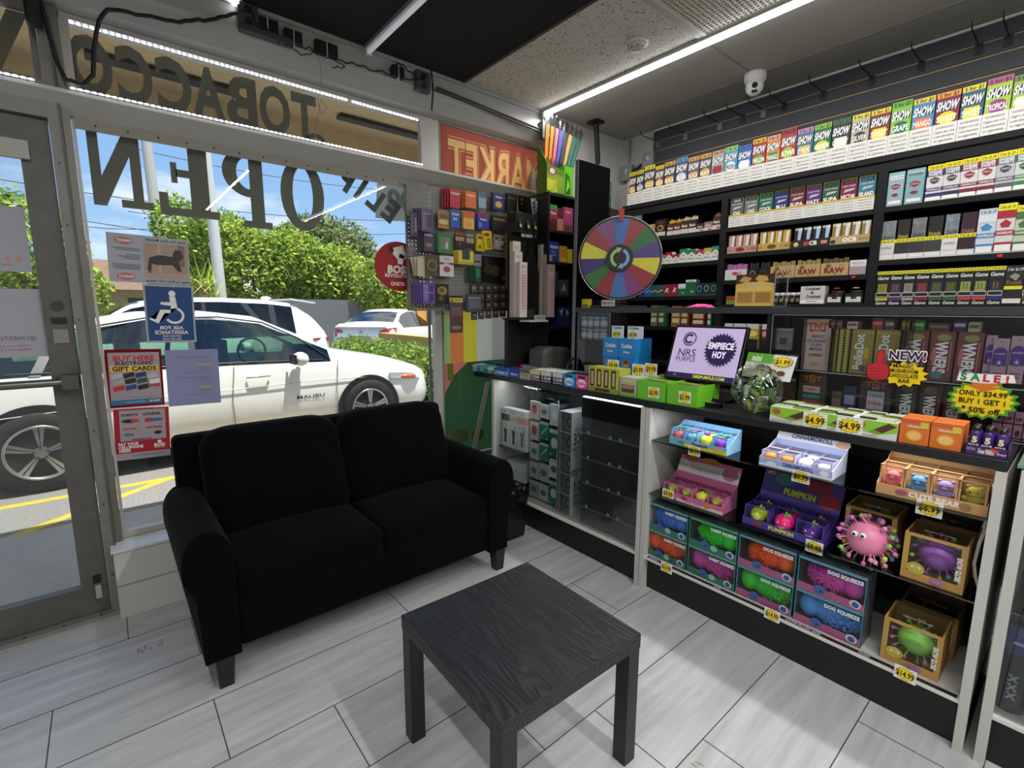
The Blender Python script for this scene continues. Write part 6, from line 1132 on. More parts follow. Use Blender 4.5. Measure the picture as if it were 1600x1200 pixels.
# ledge price cards
for px, py, pr, lab in ((1041, 887, '$14.99', 'price card reading 14.99 on the ledge below the leftmost toy stack'), (1206, 961, '$14.99', 'price card reading 14.99 on the ledge below the dog toy boxes'), (1414, 1054, '$14.99', 'price card reading 14.99 on the ledge below the lime ball box')):
    p = at('x', 2.046, px, py); price_card(pr, .062, .05, None, (2.047, p.y, p.z), SHELF, lab)
# white cable at the right of the case
mb = MB(); P = [at('x', 2.10, *q) for q in ((1563, 742), (1553, 760), (1552, 790))]+[Vector((2.12, .155, .76))]+[at('x', 2.13, *q) for q in ((1542, 818), (1530, 850), (1522, 880), (1524, 900), (1532, 930))]; mb.tube(P, .005, M('#d3d2cb', .5), 8); tag(mb.build('cable'), 'white flat cable hanging down inside the right post of the toy case', 'cable')
# ================================================================ ON THE COUNTER
ZC = 1.005
def cb(name, cat, lab, grp, a, b, H, D, base, face, X=2.062, z=ZC, parts=(), yy=None):
    y0, y1 = yy or (y_at(a, X, z), y_at(b, X, z)); return put(name, cat, lab, grp, X, y0, y1, z+.0003, H, D, base, face, parts=parts)
def gum(c1_, c2_, tx, tc='#f0f0f0'): return [RC(0, 1, .62, 1, c2_), PT(tx, .5, .42, .26, tc, w=.85, b=.03), PG([(.05, .1), (.95, .1), (.95, .16), (.05, .16)], c2_)]
GM = [(730, 744, .045, 'pale aqua', '#8fb8c4', '#dfe6e8', 'ICE'), (746, 760, .045, 'teal', '#2c8a9c', '#5fb0bc', 'MINT'), (761, 771.5, .04, 'green', '#2c7a4c', '#cfe0d0', 'MINT'), (772.6, 793.7, .05, 'light blue', '#7aaee0', '#2a4a9c', 'Mentos'), (795.5, 811, .055, 'royal blue', '#3a56b4', '#22348c', 'Mentos'), (812, 827.6, .066, 'cream', '#cfc8a6', '#5a5a48', 'EXTRA'), (828.3, 844, .068, 'brown-green', '#4a3a30', '#d8cfa8', '5 GUM'), (845, 861.5, .07, 'black-blue', '#26222c', '#d8d4d8', '5 GUM'), (863, 879.5, .072, 'black-red', '#2c2224', '#d8d0d0', '5 GUM'), (880.5, 898, .076, 'bright blue', '#1f9ad8', '#18243c', 'Bubble'), (899.5, 917.5, .078, 'hot pink', '#e8408c', '#201820', 'Bubble')]
nm = [g_[3] for g_ in GM]
def sticks2(col, k=4):
    def fn(q, W, H):
        for i in range(k): q.box(.003+(W-.006)*i/k, .003+(W-.006)*(i+1)/k-.002, .006, .09, H-.01, H+.003+.003*(i % 2), col)
    return fn
for i, (a, b, H, n_, c, c2_, tx) in enumerate(GM):
    cb('gum_box', 'gum box', around(nm, i, 0, 'gum box', 'counter edge'), 'gum boxes along the counter edge', a, b, H, .11, c, gum(c, c2_, tx, '#f4f4f2' if i != 5 else '#4a4a3a') if i < 9 else [PG(ell2(.5, .4, .40, .30), '#f2f2f6'), PT(tx, .5, .40, .26, c, w=.66, b=.05), RC(.2, .8, .76, .92, c2_)], parts=(('packs', sticks2(c2_)),))
# second row
def row2(lab, a, b, H, c, c2_, X=2.20, z=ZC, tx=None, D=.09, w=None):
    cb('mint_box', 'candy box', lab, None, a, b, H, D, c, [RC(0, 1, .0, .35, c2_)]+([PT(tx, .5, .65, .4, WHT, w=.7, b=.04)] if tx else []), X=X, z=z)
row2('teal bag-like gum box behind the aqua one', 757, 776, .055, '#2c6a6c', '#1c4a4c')
row2('deep green round-fronted gum box in the second row of the counter', 778, 797, .06, '#1f5a52', '#14403a')
row2('bright green gum box in the second row beside the red one', 798, 808, .075, '#1f8a4a', '#146a34')
row2('narrow red gum box in the second counter row', 809, 813, .07, '#b8202c', '#8c1820')
row2('light blue mint box in the second counter row', 815, 833, .065, '#9ab8d0', '#d8e0e4', tx='Trident')
row2('long pale green mint box in the second counter row', 834, 862, .062, '#a8c0a0', '#7a9ac0', tx='Trident')
row2('long mint green gum box at the right of the second counter row', 864, 899, .062, '#7ab48a', '#b8d8b8', tx='Trident')
row2('orange candy box at the back of the counter near the window', 775, 799, .06, '#d8602c', '#e8a03a', X=2.38, tx='Fruit')
row2('pink and white candy box at the back beside the orange one', 802, 823, .065, '#c88ab0', '#e0d8e0', X=2.38, tx='Mints')
mb = MB(); mb.tube([(0, 0, .0), (.0, -.3, .0)], .022, M('#a5895c', .7), 10); tag(mb.build('paper_tube', loc=(2.33, 1.98, ZC+.0225)), 'tan cardboard tube lying behind the gum boxes', 'tube')
# wafer box
cb('wafer_box', 'snack box', 'yellow-green printed box of four chocolate wafers on the counter edge', None, 918.8, 966, .135, .10, '#a8ac3a', [RC(0, 1, 0, .2, '#8c9a34')]+[RC(.06+.235*i, .22+.235*i, .22, .92, '#4a2c1c') for i in range(4)]+[RC(.10+.235*i, .18+.235*i, .30, .84, '#c8a890') for i in range(4)]+[RC(.22+.235*i, .28+.235*i, .2, .97, '#c8cc4a') for i in range(4)]+[RC(.24, .72, .05, .14, '#3c2018')])
def green_tray(lab, a, b, H, D, card, X=2.062, extra=None):
    y0, y1 = y_at(a, X, ZC), y_at(b, X, ZC); W = abs(y0-y1)-.002; r = empty('snack_tray', (X, y0-.001, ZC+.0005), SHELF); tag(r, lab, 'snack tray'); G = M('#6fc42c', .45); t = .003
    mb = MB(); mb.box(0, W, 0, D, 0, t, G); mb.box(0, W, 0, t, t, H, G); mb.box(0, W, D-t, D, t, H*1.12, G); mb.box(0, t, t, D-t, t, H, G); mb.box(W-t, W, t, D-t, t, H, G); mb.build('tray', r)
    rn = random.Random(int(a)); 
    if card: price_card(card, .062, .054, r, (W*.6, -.0015, .042))
    for i in range(6):
        o_ = MB(); w_ = W*.8; o_.box(-w_/2, w_/2, -.012, .012, -.006, .006, M(('#a9b84a', '#4a5a2a', '#8a9a3a')[i % 3], .3, metal=.2)); p = Matrix.Translation(r.location) @ Matrix.Rotation(SHELF, 4, 'Z') @ Vector((W/2, .02+.028*i*(D-.02)/.2+.01, H*.86)); o_.build('bar', r, loc=(W/2, .022+i*(D-.05)/5, H*.88), rz=(rn.uniform(-.2, .2), rn.uniform(-.05, .05), rn.uniform(-.1, .1)))
    return r
green_tray('bright green snack tray with a 3.99 card, left of two', 995, 1039, .098, .20, '$3.99')
green_tray('bright green snack tray with a 3.99 card, right of two', 1041, 1089, .098, .20, '$3.99')
# clear fronted cookie box
cb('cookie_box', 'snack box', 'silver-topped box picturing brown cookies beside the green trays', None, 968, 993.5, .10, .10, '#b8b8ac', [RC(0, 1, 0, .16, '#6fae3c'), RC(.08, .9, .2, .62, '#7a5a3c'), PG(ell2(.5, .5, .4, .1), '#a58a62'), PG(ell2(.5, .32, .4, .09), '#5c3c28'), RC(.2, .8, .76, .86, '#d8d83a')])
for (px, py, X, s_, lab) in ((958, 571, 2.15, '$9.99', 'price card reading 9.99 on the brown box among the counter snacks'), (997, 578, 2.17, '$9.99', 'price card reading 9.99 standing above the cookie box'), (1017, 577, 2.21, '$9.99', 'price card reading 9.99 half hidden behind another card')):
    p = at('x', X, px, py); o = price_card(s_, .075, .062, None, (X, p.y, p.z), SHELF, lab)
    cb('card_stand', 'snack box', {958: 'dark brown snack box holding up a price card', 997: 'white snack box behind the cookie box', 1017: 'pale snack box behind the green trays'}[px], None, 0, 0, p.z-.034-ZC, .04, '#4a2c22' if px == 958 else '#c8c8c0', [], X=X+.003, yy=(p.y+.04, p.y-.035))
# blue tall dispensers
for i, (a, b, lab) in enumerate(((943, 966, 'left tall bright blue snack dispenser with an orange picture'), (967.5, 1012, 'right tall bright blue dispenser with a white C badge'))):
    X = 2.27; y0, y1 = y_at(a, X, 1.2), y_at(b-(0 if i == 0 else 20), X, 1.2); W = abs(y0-y1)-.002; r = empty('snack_dispenser', (X, y0, ZC+.0005), SHELF); tag(r, lab, 'dispenser'); B = M('#2286cf', .4); H = .285; D = .16
    mb = MB(); mb.box(0, W, 0, D, 0, H, B); mb.box(-.003, W+.003, -.004, .0, H*.62, H, B)
    paint(mb, [PT('Cookies', .5, .86, .08, '#e6f0f8', w=.7, b=.04), PT('bites', .5, .74, .05, '#e6f0f8', w=.45, b=.03), RC(.28, .68, .44, .56, '#d8a83a'), RC(.32, .64, .49, .57, '#7a3a1c'), PT('mini', .5, .36, .05, '#e8d83a', w=.4)], W, H, -.004)
    if i: 
        for q in ring(0, 0, .038, .045, 0, 0, 20): mb.add([(W-.0+.0015, .09+u*1.0, .075+v) for u, v in q], [(0, 1, 2, 3)], '#c8ccd0')
        mb.text('C', (W+.003, .09, .075), (0, 1, 0), (0, 0, 1), .05, '#2c3c4c', bold=.05)
    mb.build('box', r)
    mb = MB(); mb.box(W*.1, W*.9+.02*i, D*.35, D*.38, H, H+.07, '#dfe3e6'); paint(mb, [PT('Cookies', .5, .8, .3, '#3a7ab8', w=.8, b=.04)], W*.8, .05, D*.35, W*.1, H+.02)
    mb.build('header_card', r); price_card('$9.99', .062, .045, r, (W*.5, D*.35-.006, H+.022))
# tablet screen of the till
r = empty('customer_display', (2.215, 1.222, ZC)); tag(r, 'black customer screen with a lilac picture on the counter', 'screen'); r.rotation_euler = (0, 0, SHELF+.0)
a = math.atan2(.085, .25); T = Matrix.Translation((0, 0, .112)) @ Matrix.Rotation(-a, 4, 'X')
mb = MB(); v0 = len(mb.v); w_, h_ = .352, .262; mb.box(-w_/2-.014, w_/2+.014, 0, .022, -.012, h_+.012, M('#0c0c0e', .3), T); mb.build('bezel', r, bevel=.004)
mb = MB(); mb.box(-w_/2, w_/2, -.001, 0, .0, h_, M('#b2a2c6', .35, emit=.55)); DP = M('#2c1f4a', .4, emit=.25)
paint(mb, [RC(0, 1, 0, .095, DP), PT('NRSPURPLE.COM', .64, .047, .055, M('#c8c82a', .4, emit=.4), w=.5, b=.04), PG(ell2(.13, .047, .02, .025), M('#8878b0')), PT('NRS', .24, .50, .15, DP, w=.32, b=-.0), PT('PURPLE', .24, .37, .09, DP, w=.32, b=.0)]+[PG(q, DP) for q in ring(.24, .77, .10, .14, .085, .12, 24)]+[PG(q, DP) for q in ring(.24, .77, .07, .10, .045, .06, 20, .8, 5.6)]+[PG(star(.73, .58, .23, .33, 28, .84), DP), PT('EMPIECE', .73, .66, .12, M('#d8d0e2', .4, emit=.5), w=.36, b=.05), PT('HOY', .73, .49, .12, M('#d8d0e2', .4, emit=.5), w=.19, b=.05)], w_, h_, -.0012, -w_/2, 0, e=.0004)
mb.v = [tuple(T @ Vector(q)) for q in mb.v]; mb.build('screen', r)
mb = MB(); mb.box(-.05, .05, .03, .06, .0, .16, M('#0e0e10', .4)); mb.box(-.12, .12, -.0, .16, 0, .012, M('#0e0e10', .4)); mb.build('stand', r)
# card reader / small clear tray
r = empty('card_tray', at('z', ZC+.001, 1112, 634), SHELF); tag(r, 'small black card tray between the green tray and the candy jar', 'tray')
mb = MB(); mb.box(-.05, .05, -.035, .04, .012, .016, M('#18181b', .3)); mb.box(-.05, .05, -.035, -.032, 0, .02, M('#18181b', .3)); mb.box(-.048, .048, .03, .04, 0, .03, M('#18181b', .3))
for i, c_ in enumerate(('#b83a4a', '#c8a83a', '#8a8a8c', '#5a7a4a')): mb.box(-.03+.013*i, -.02+.013*i, -.02, .0, .016, .018, c_)
for x in (-.045, .045): mb.cyl((x, -.03, 0), (x, -.03, .012), .004, .004, '#9aa', 8); mb.cyl((x, .03, 0), (x, .03, .012), .004, .004, '#9aa', 8)
mb.build('tray', r)
# candy jar
c = at('x', 2.165, 1182, 612); R_ = .106; r = empty('candy_jar', (c.x, c.y, ZC+.001)); tag(r, 'round clear plastic candy jar of green wrapped chocolates', 'jar')
JG = clear('#f2f8f2', refl=.10, rough=.02); mb = MB(); pr = [(R_*sin(t), R_*.96-R_*.94*cos(t)) for t in [pi*k/20 for k in range(2, 17)]]; mb.lathe([(0, .004)]+pr+[(R_*.62, R_*1.80), (R_*.66, R_*1.84)], JG, n=36)
T = Matrix.Rotation(radians(-28), 4, 'Y') @ Matrix.Identity(4); mb.v = [tuple(Vector((0, 0, R_*.96))+(T @ (Vector(q)-Vector((0, 0, R_*.96))))) for q in mb.v]; mb.build('jar_body', r)
mb = MB(); v0 = [(R_*.62*cos(t), R_*.62*sin(t), R_*.86) for t in [2*pi*k/28 for k in range(28)]]; mb.tube([Vector((0, 0, R_*.96))+T @ Vector(q) for q in v0+[v0[0]]], .005, JG, 8); mb.build('jar_rim', r)
rn = random.Random(12)
for i in range(46):
    while True:
        q = Vector((rn.uniform(-1, 1), rn.uniform(-1, 1), rn.uniform(-1, .45)))
        if q.length < .80: break
    m = MB(); m_ = M(('#7fb82c', '#1c2418', '#d8dcd4', '#a8c83a', '#3f7a2a', '#222820')[i % 6], .3, metal=.1); L_ = .017
    m.hexa([(-L_, -.008, -.004), (L_, -.008, -.004), (L_, .008, -.004), (-L_, .008, -.004), (-L_, -.006, .005), (L_, -.006, .005), (L_, .006, .005), (-L_, .006, .005)], m_)
    for s in (-1, 1): m.add([(s*L_, -.003, 0), (s*(L_+.009), -.009, .002), (s*(L_+.009), .009, -.002), (s*L_, .003, 0)], [(0, 1, 2, 3)], m_)
    o = m.build('wrapped_candy', None, (c.x+q.x*R_, c.y+q.y*R_, ZC+R_*.97+q.z*R_), (rn.uniform(0, 6), rn.uniform(0, 6), rn.uniform(0, 6))); tag(o, 'green, black or white wrapped chocolate inside the round candy jar', 'candy', 'wrapped chocolates in the candy jar')
q0 = [at('x', 2.25, 1160, 556), at('x', 2.25, 1245, 561), at('x', 2.22, 1227, 600), at('x', 2.22, 1153, 583)]
r = MB(); A = at('x', 2.29, 1170, 550); B = at('x', 2.29, 1246, 558); Cc = at('x', 2.25, 1236, 596); Dd = at('x', 2.25, 1157, 588)
ux = (B-A); Lx = ux.length; ux.normalize(); uz = ((A+B)/2-(Cc+Dd)/2); Lz = uz.length; uz.normalize(); n_ = ux.cross(uz)
m = MB(); O = (Cc+Dd)/2-ux*Lx/2; m.hexa([O, O+ux*Lx, O+ux*Lx+n_*-.002, O+n_*-.002, O+uz*Lz, O+ux*Lx+uz*Lz, O+ux*Lx+uz*Lz+n_*-.002, O+uz*Lz+n_*-.002], M('#dfe0da', .5))
def flat(mb, items, W, H, O, ux, uz, off=.0008):
    q = MB(); paint(q, items, W, H, 0, 0, 0); nn = Vector(ux).cross(Vector(uz)); v = [O+Vector(ux)*x+Vector(uz)*z-nn*(y)*1.0+nn*off for x, y, z in q.v]; k = len(mb.v); mb.v += [tuple(t) for t in v]; mb.f += [tuple(k+i for i in f_) for f_ in q.f]; mb.sm += q.sm; o_ = [mb.mi(z_) for z_ in q.mats]; mb.m += [o_[i] for i in q.m]
flat(m, [RC(0, .55, .62, 1, '#5fa82c'), PT('mini', .22, .8, .25, '#dfe8d0', w=.2, b=.04), PG(ell2(.37, .42, .12, .13), '#8a6a3a'), PG(ell2(.6, .32, .09, .1), '#7a5a3c'), PG(ell2(.78, .28, .09, .1), '#6a3a2c'), PG(star(.76, .74, .22, .22), '#1a1a12'), PG(star(.76, .74, .20, .20), PRC), PT('$1.99', .76, .74, .17, BLK, w=.28, b=.03)], Lx, Lz, O, ux, uz)
tag(m.build('jar_header_card'), 'slanted card with a 1.99 burst standing behind the candy jar', 'card')
# chocolate bar boxes with 4.99
for i, (a, b, lab) in enumerate(((1202, 1268, 'left'), (1269, 1333, 'middle'), (1334, 1400, 'right'))):
    def bars(q, W, H):
        rn = random.Random(W)
        for k in range(6):
            for j in range(2): x0 = .006+j*(W-.012)/2; y0 = .008+.028*k; q.hexa([(x0, y0, H-.012), (x0+(W-.016)/2, y0, H-.012), (x0+(W-.016)/2, y0+.024, H-.012), (x0, y0+.024, H-.012), (x0+.003, y0+.004, H+.006), (x0+(W-.022)/2, y0+.004, H+.006), (x0+(W-.022)/2, y0+.02, H+.006), (x0+.003, y0+.02, H+.006)], ('#c8ccc4', '#7a9a3a', '#3a2c22', '#b8c8a0')[(k+j+i) % 4])
    o = cb('chocolate_bar_box', 'snack box', 'green and white box of pistachio chocolate bars, %s of three' % lab, None, a, b, .062, .18, '#dfe0da', [PG([(0, 1), (0, .45), (.5, .2), (1, .45), (1, 1)], '#8fc83a'), PG([(.35, .35), (.8, .95), (1, .8), (.6, .25)], '#5a3428'), PG([(.35, .35), (.6, .25), (.66, .35), (.45, .5)], '#7a9a3a'), PG(ell2(.16, .68, .10, .2), '#b0623a'), PT('PISTACHIO CHOCOLATE', .3, .12, .09, '#4a4a44', w=.5)], parts=(('wrapped_bars', bars),))
    if i < 2: price_card('$4.99', .082, .058, o, ((.165 if i == 0 else .12), -.0022, .030))
for i in range(4):
    X = 2.066+(i//2)*.062; a = 1401.5+(i % 2)*35 if i < 2 else 0
    y0 = .392-(i % 2)*.081-.002; w_ = .079
    put('gummy_box', 'snack box', 'orange gummy box, %s %s of four' % ('front' if i < 2 else 'back', ('left', 'right')[i % 2]), 'orange gummy boxes beside the purple shots', X, y0, y0-w_, ZC+.0005, .085, .058, '#d8702c', [RC(0, 1, .86, 1, '#c8603a'), PT('ORANGE', .5, .72, .10, '#f0e0d0', w=.5, b=.03), PG(ell2(.5, .35, .28, .22), '#e8a83a'), PG(ell2(.5, .35, .22, .16), '#f0c070'), RC(.68, .95, .68, .92, '#d8c03a')] if i < 2 else [], gap=.001)
r = empty('shot_tray', (2.064, .222, ZC+.0005), SHELF); tag(r, 'purple cardboard tray of small energy shots at the counter end', 'tray'); PU = M('#3f2462', .45)
mb = MB(); W, D = .098, .10; mb.box(0, W, 0, D, 0, .002, PU); mb.box(0, W, 0, .002, .002, .03, PU); mb.box(0, .002, 0, D, .002, .03, PU); mb.box(W-.002, W, 0, D, .002, .045, PU); mb.box(0, W, D-.002, D, .002, .05, PU); paint(mb, [PT('EXTRA', .16, .6, .25, '#b8a8c8', w=.2, b=.03), PT('5-hour ENERGY', .52, .5, .5, '#e0e0c8', w=.4, b=.05), PG([(.62, .95), (.8, .75), (.76, .5), (.6, .7)], '#e03a2c'), PT('Grape', .86, .45, .3, '#d8c8e0', w=.22, b=.03)], W, .03); mb.build('tray', r)
for i in range(6):
    p = Matrix.Translation(r.location) @ Matrix.Rotation(SHELF, 4, 'Z') @ Vector((.019+.030*(i % 3), .024+.036*(i//3), .0022)); q = empty('energy_shot_bottle', p, SHELF); tag(q, 'small purple energy shot bottle with a black cap, %s %s in its tray' % ('front' if i < 3 else 'back', ('left', 'middle', 'right')[i % 3]), 'bottle', 'purple energy shots')
    mb = MB(); mb.lathe([(0, 0), (.0125, 0), (.0138, .004), (.0138, .055), (.0135, .064), (.008, .072)], M('#43246c', .3), n=18); mb.text('5', (0, -.0142, .045), (1, 0, 0), (0, 0, 1), .018, '#d8dca8', bold=.06); mb.text('HOUR', (0, -.0143, .028), (1, 0, 0), (0, 0, 1), .006, '#e0e0e0', bold=.05); mb.build('bottle', q)
    mb = MB(); mb.lathe([(.0085, .07), (.009, .072), (.009, .086), (0, .087)], M('#121214', .3), n=14); mb.build('cap', q)
# ================================================================ RAISED SHELF, WHEEL, ACRYLIC CASES
mb = MB(); mb.box(2.36, 2.60, -1.0, 2.178, 1.437, 1.467, M('#36373a', .4)); tag(mb.build('raised_shelf', bevel=.001), 'long dark grey shelf raised over the counter, carrying the prize wheel', 'shelf')
mb = MB(); mb.box(2.36, 2.664, 2.18, 2.207, 1.0055, 2.378, M('#0a0a0a', .9, spec=.05)); mb.box(2.357, 2.36, 2.18, 2.207, 1.0055, 2.378, M('#6b6c6e', .45)); tag(mb.build('divider_panel'), 'tall black divider board with a grey edge left of the prize wheel', 'panel')
for x, y in ((2.42, .98), (2.42, 2.13)):
    mb = MB(); mb.box(x-.03, x+.16, y-.012, y+.012, 1.0055, 1.436, M('#232426', .5)); tag(mb.build('shelf_support'), 'dark upright under the raised shelf %s' % ('between the screen and the clear case' if y < 1 else 'beside the jars'), 'support')
# prize wheel
cw = Vector((2.47, 1.925, 1.768)); nrm = Vector((CP.x-cw.x, CP.y-cw.y, 0)).normalized(); rz = math.atan2(nrm.y, nrm.x)+pi/2; tilt = radians(-6); R_ = .250
r = empty('prize_wheel', (cw.x, cw.y, 1.4675), rz); tag(r, 'round prize wheel of coloured wedges with arrows at its hub', 'prize wheel'); cz = cw.z-1.4675
WC = ['#3f6aa8', '#8c3a3c', '#2f6a3a', '#4a3f78', '#c8c03a', '#8c2c34', '#7a3a70', '#3f6aa8', '#8c2a30', '#2f6a38', '#3a2f68', '#c8c43a', '#8c3a38', '#7a4a78']
mb = MB(); mb.cyl((0, .004, cz), (0, .014, cz), R_, R_, M('#141416', .3), 56)
n = 14
for k in range(n):
    a0 = pi/2-2*pi*(k-.5)/n; a1 = pi/2-2*pi*(k+.5)/n; P = [(0, 0, cz)]+[(R_*.95*cos(a0+(a1-a0)*i/8), 0, cz+R_*.95*sin(a0+(a1-a0)*i/8)) for i in range(9)]
    P = [(p[0], .0035, p[2]) for p in P]; mb.add(P, [tuple(range(10))], M(WC[k], .3, coat=.3))
for k in range(n): a = 2*pi*(k+.5)/n; mb.cyl((R_*.975*cos(a), .0, cz+R_*.975*sin(a)), (R_*.975*cos(a), -.012, cz+R_*.975*sin(a)), .003, .003, M('#222', .4), 6)
mb.build('wheel_disc', r)
mb = MB(); mb.cyl((0, .002, cz), (0, -.012, cz), .081, .081, M('#1e1d1f', .35), 36)
for s, c_ in ((0, '#9ab86a'), (pi, '#7f9cc8')):
    P = []
    for q in ring(0, 0, .058, .058, .040, .040, 12, 1.9+s, 4.3+s): mb.add([(u, -.0125, cz+v) for u, v in q], [(0, 1, 2, 3)], c_)
    a = 1.9+s; d_ = Vector((cos(a), 0, sin(a))); t_ = Vector((sin(a), 0, -cos(a))); o_ = Vector((0, -.0126, cz)); mb.add([o_+d_*.030, o_+d_*.068, o_+d_*.052+t_*.03], [(0, 1, 2)], c_)
mb.build('hub', r)
mb = MB(); pts = [(0, .0, 0)]; mb.tube([(R_*1.0*cos(a), .006, cz+R_*1.0*sin(a)) for a in [2*pi*k/56 for k in range(57)]], .0035, M('#9a9a9a', .25, metal=.7), 6); mb.build('rim', r)
mb = MB(); mb.hexa([(-.012, -.018, cz+R_-.03), (.012, -.018, cz+R_-.03), (.012, -.006, cz+R_-.03), (-.012, -.006, cz+R_-.03), (-.018, -.018, cz+R_+.04), (.018, -.018, cz+R_+.04), (.018, -.006, cz+R_+.04), (-.018, -.006, cz+R_+.04)], M('#a81c2a', .3)); mb.build('pointer', r)
mb = MB(); mb.box(-.012, .012, .016, .03, .0, cz+R_+.01, M('#111', .4)); mb.box(-.17, .17, -.05, .05, 0, .014, M('#111113', .4)); mb.box(-.012, .012, -.006, .02, cz+R_+.01, cz+R_+.03, M('#111', .4)); mb.build('stand', r)
mb = MB(); mb.box(-.05, .05, -.06, -.057, .006, .045, M('#b9b8b4', .5)); paint(mb, [PT('7 11 2024', .5, .5, .3, '#8a3a3a', w=.8)] and [RC(.1, .35, .4, .6, '#55504c'), RC(.42, .65, .4, .6, '#a05a58'), RC(.7, .9, .4, .6, '#8a6a68')], .10, .039, -.06, -.05, .006)
tag(mb.build('label_holder', None, (2.40, 1.90, 1.468), SHELF), 'small white printed label at the foot of the prize wheel', 'label')
# gold card in an acrylic stand
yl, yr = y_at(1149, 2.40, 1.47), y_at(1209, 2.40, 1.47); W = yl-yr; r = empty('card_stand', (2.39, yl, 1.4675), SHELF); tag(r, 'golden card reading LIPS in a clear acrylic stand on the raised shelf', 'card stand'); H = .155
mb = MB(); mb.box(0, W, 0, .003, .006, H, M('#f0c468', .4)); paint(mb, [RC(0, 1, .70, 1, '#4a2f1c'), PG([(.08, .80), (.2, .95), (.42, .88), (.3, .72)], '#d8a860'), PG([(.5, .86), (.6, .97), (.8, .93), (.85, .78), (.6, .75)], '#d8a860'), PG([(0, .7), (.3, .76), (.7, .76), (1, .7), (1, .6), (.7, .66), (.3, .66), (0, .6)], '#e0c070'), PT('LIPS', .5, .60, .13, '#f0e4b8', w=.6, b=.02), RC(.05, .48, .1, .46, '#cfa04a'), RC(.52, .95, .1, .46, '#cfa04a')]+[RC(.08, .45, .14+.05*k, .155+.05*k, '#7a5620') for k in range(6)]+[RC(.55, .92, .14+.05*k, .155+.05*k, '#7a5620') for k in range(6)], W, H-.006, 0, 0, .006); mb.build('card', r)
AC = clear('#f6f8fa', refl=.02, rough=.02); AE = M('#a8b0b8', .2)
def acbox(mb, x0, x1, y0, y1, z0, z1, edge=.0015, m_=None, front=True):
    m_ = m_ or AC
    if front: mb.quad((x0, y0, z0), (x1, y0, z0), (x1, y0, z1), (x0, y0, z1), m_)
    mb.quad((x0, y0, z0), (x0, y1, z0), (x0, y1, z1), (x0, y0, z1), m_); mb.quad((x1, y0, z0), (x1, y1, z0), (x1, y1, z1), (x1, y0, z1), m_); mb.quad((x0, y0, z1), (x1, y0, z1), (x1, y1, z1), (x0, y1, z1), m_)
    for a, b in (((x0, y0, z0), (x0, y0, z1)), ((x1, y0, z0), (x1, y0, z1)), ((x0, y0, z1), (x1, y0, z1)), ((x0, y0, z0), (x1, y0, z0))): mb.tube([a, b], edge, AE, 4, False)
mb = MB(); acbox(mb, W+.004, W+.058, -.006, .03, .004, H+.004); mb.box(-.002, W+.06, -.01, .04, 0, .004, AC); mb.build('acrylic_stand', r)
mb = MB(); mb.hexa([(-.05, -.05, 0), (.06, -.05, 0), (.06, .04, 0), (-.05, .04, 0), (-.04, -.04, .010), (.05, -.05, .006), (.04, .03, .016), (-.03, .04, .012)], M('#d84a8c', .8)); mb.add([(-.07, -.03, .002), (.02, -.06, .002), (.03, .02, .018), (-.04, .03, .02)], [(0, 1, 2, 3)], M('#e8609c', .8)); tag(mb.build('paper_notes', None, (2.46, y_at(1095, 2.46, 1.47), 1.4675), SHELF), 'pink paper notes lying on the raised shelf', 'paper')
mb = MB(); mb.box(-.09, .13, 0, .10, 0, .045, M('#141416', .4)); tag(mb.build('black_case', None, (2.47, 2.06, 1.4675), SHELF, bevel=.008), 'flat black case lying behind the wheel foot', 'case')
mb = MB(); mb.box(0, .06, 0, .03, 0, .055, M('#d8c82a', .5)); paint(mb, [RC(.1, .9, .1, .35, '#3a7a3a')], .06, .055); tag(mb.build('yellow_box', None, (2.40, 2.165, 1.4675), SHELF), 'small yellow box behind the lower left of the wheel', 'box')
# --- clear case with two tiers hung under the raised shelf
y0c, y1c = .955, -.42; r = empty('acrylic_case', (2.362, y0c, 1.0055), SHELF); tag(r, 'long clear acrylic case of sweets under the raised shelf', 'display case'); Wc = y0c-y1c; Hc = .428; Dc = .22; zsh = .185
mb = MB(); acbox(mb, 0, Wc, 0, Dc, 0, Hc, .0012)
mb.build('acrylic_shell', r)
mb = MB(); mb.box(.002, Wc-.002, .004, Dc-.002, zsh-.004, zsh, clear('#c8d0d8', refl=.10)); mb.tube([(0.002, .003, zsh-.002), (Wc, .003, zsh-.002)], .0025, AE, 4, False)
mb.build('acrylic_shelf', r)
mb = MB()
for px in (1253, 1300, 1409, 1421): xx = y0c-y_at(px, 2.362, 1.3); mb.box(xx-.001, xx+.001, .003, Dc-.002, zsh+.001, Hc-.003, clear('#b8c0c8', refl=.12))
mb.build('divider', r)
mb = MB(); mb.box(.0, Wc, Dc+.001, Dc+.004, 0, Hc, M('#1a1b1e', .5)); mb.build('back_panel', r)
def ac_item(name, cat, lab, grp, a, b, z, H, D, base, face, X=2.40, tilt=None):
    ya, yb = y_at(a, X, z+.1), y_at(b, X, z+.1); return put(name, cat, lab, grp, X, ya, yb, z, H, D, base, face)
zu, zl = 1.0055+zsh+.001, 1.0065
TNT = lambda bg_: [PT('TNT', .5, .86, .14, '#c8642a', w=.8, b=.06), PG(star(.5, .95, .12, .04, 6, .4), '#d8a83a'), RC(.2, .8, .76, .79, '#2c1c14'), PT('BRAND', .5, .775, .03, '#d8d0c0', w=.4)]
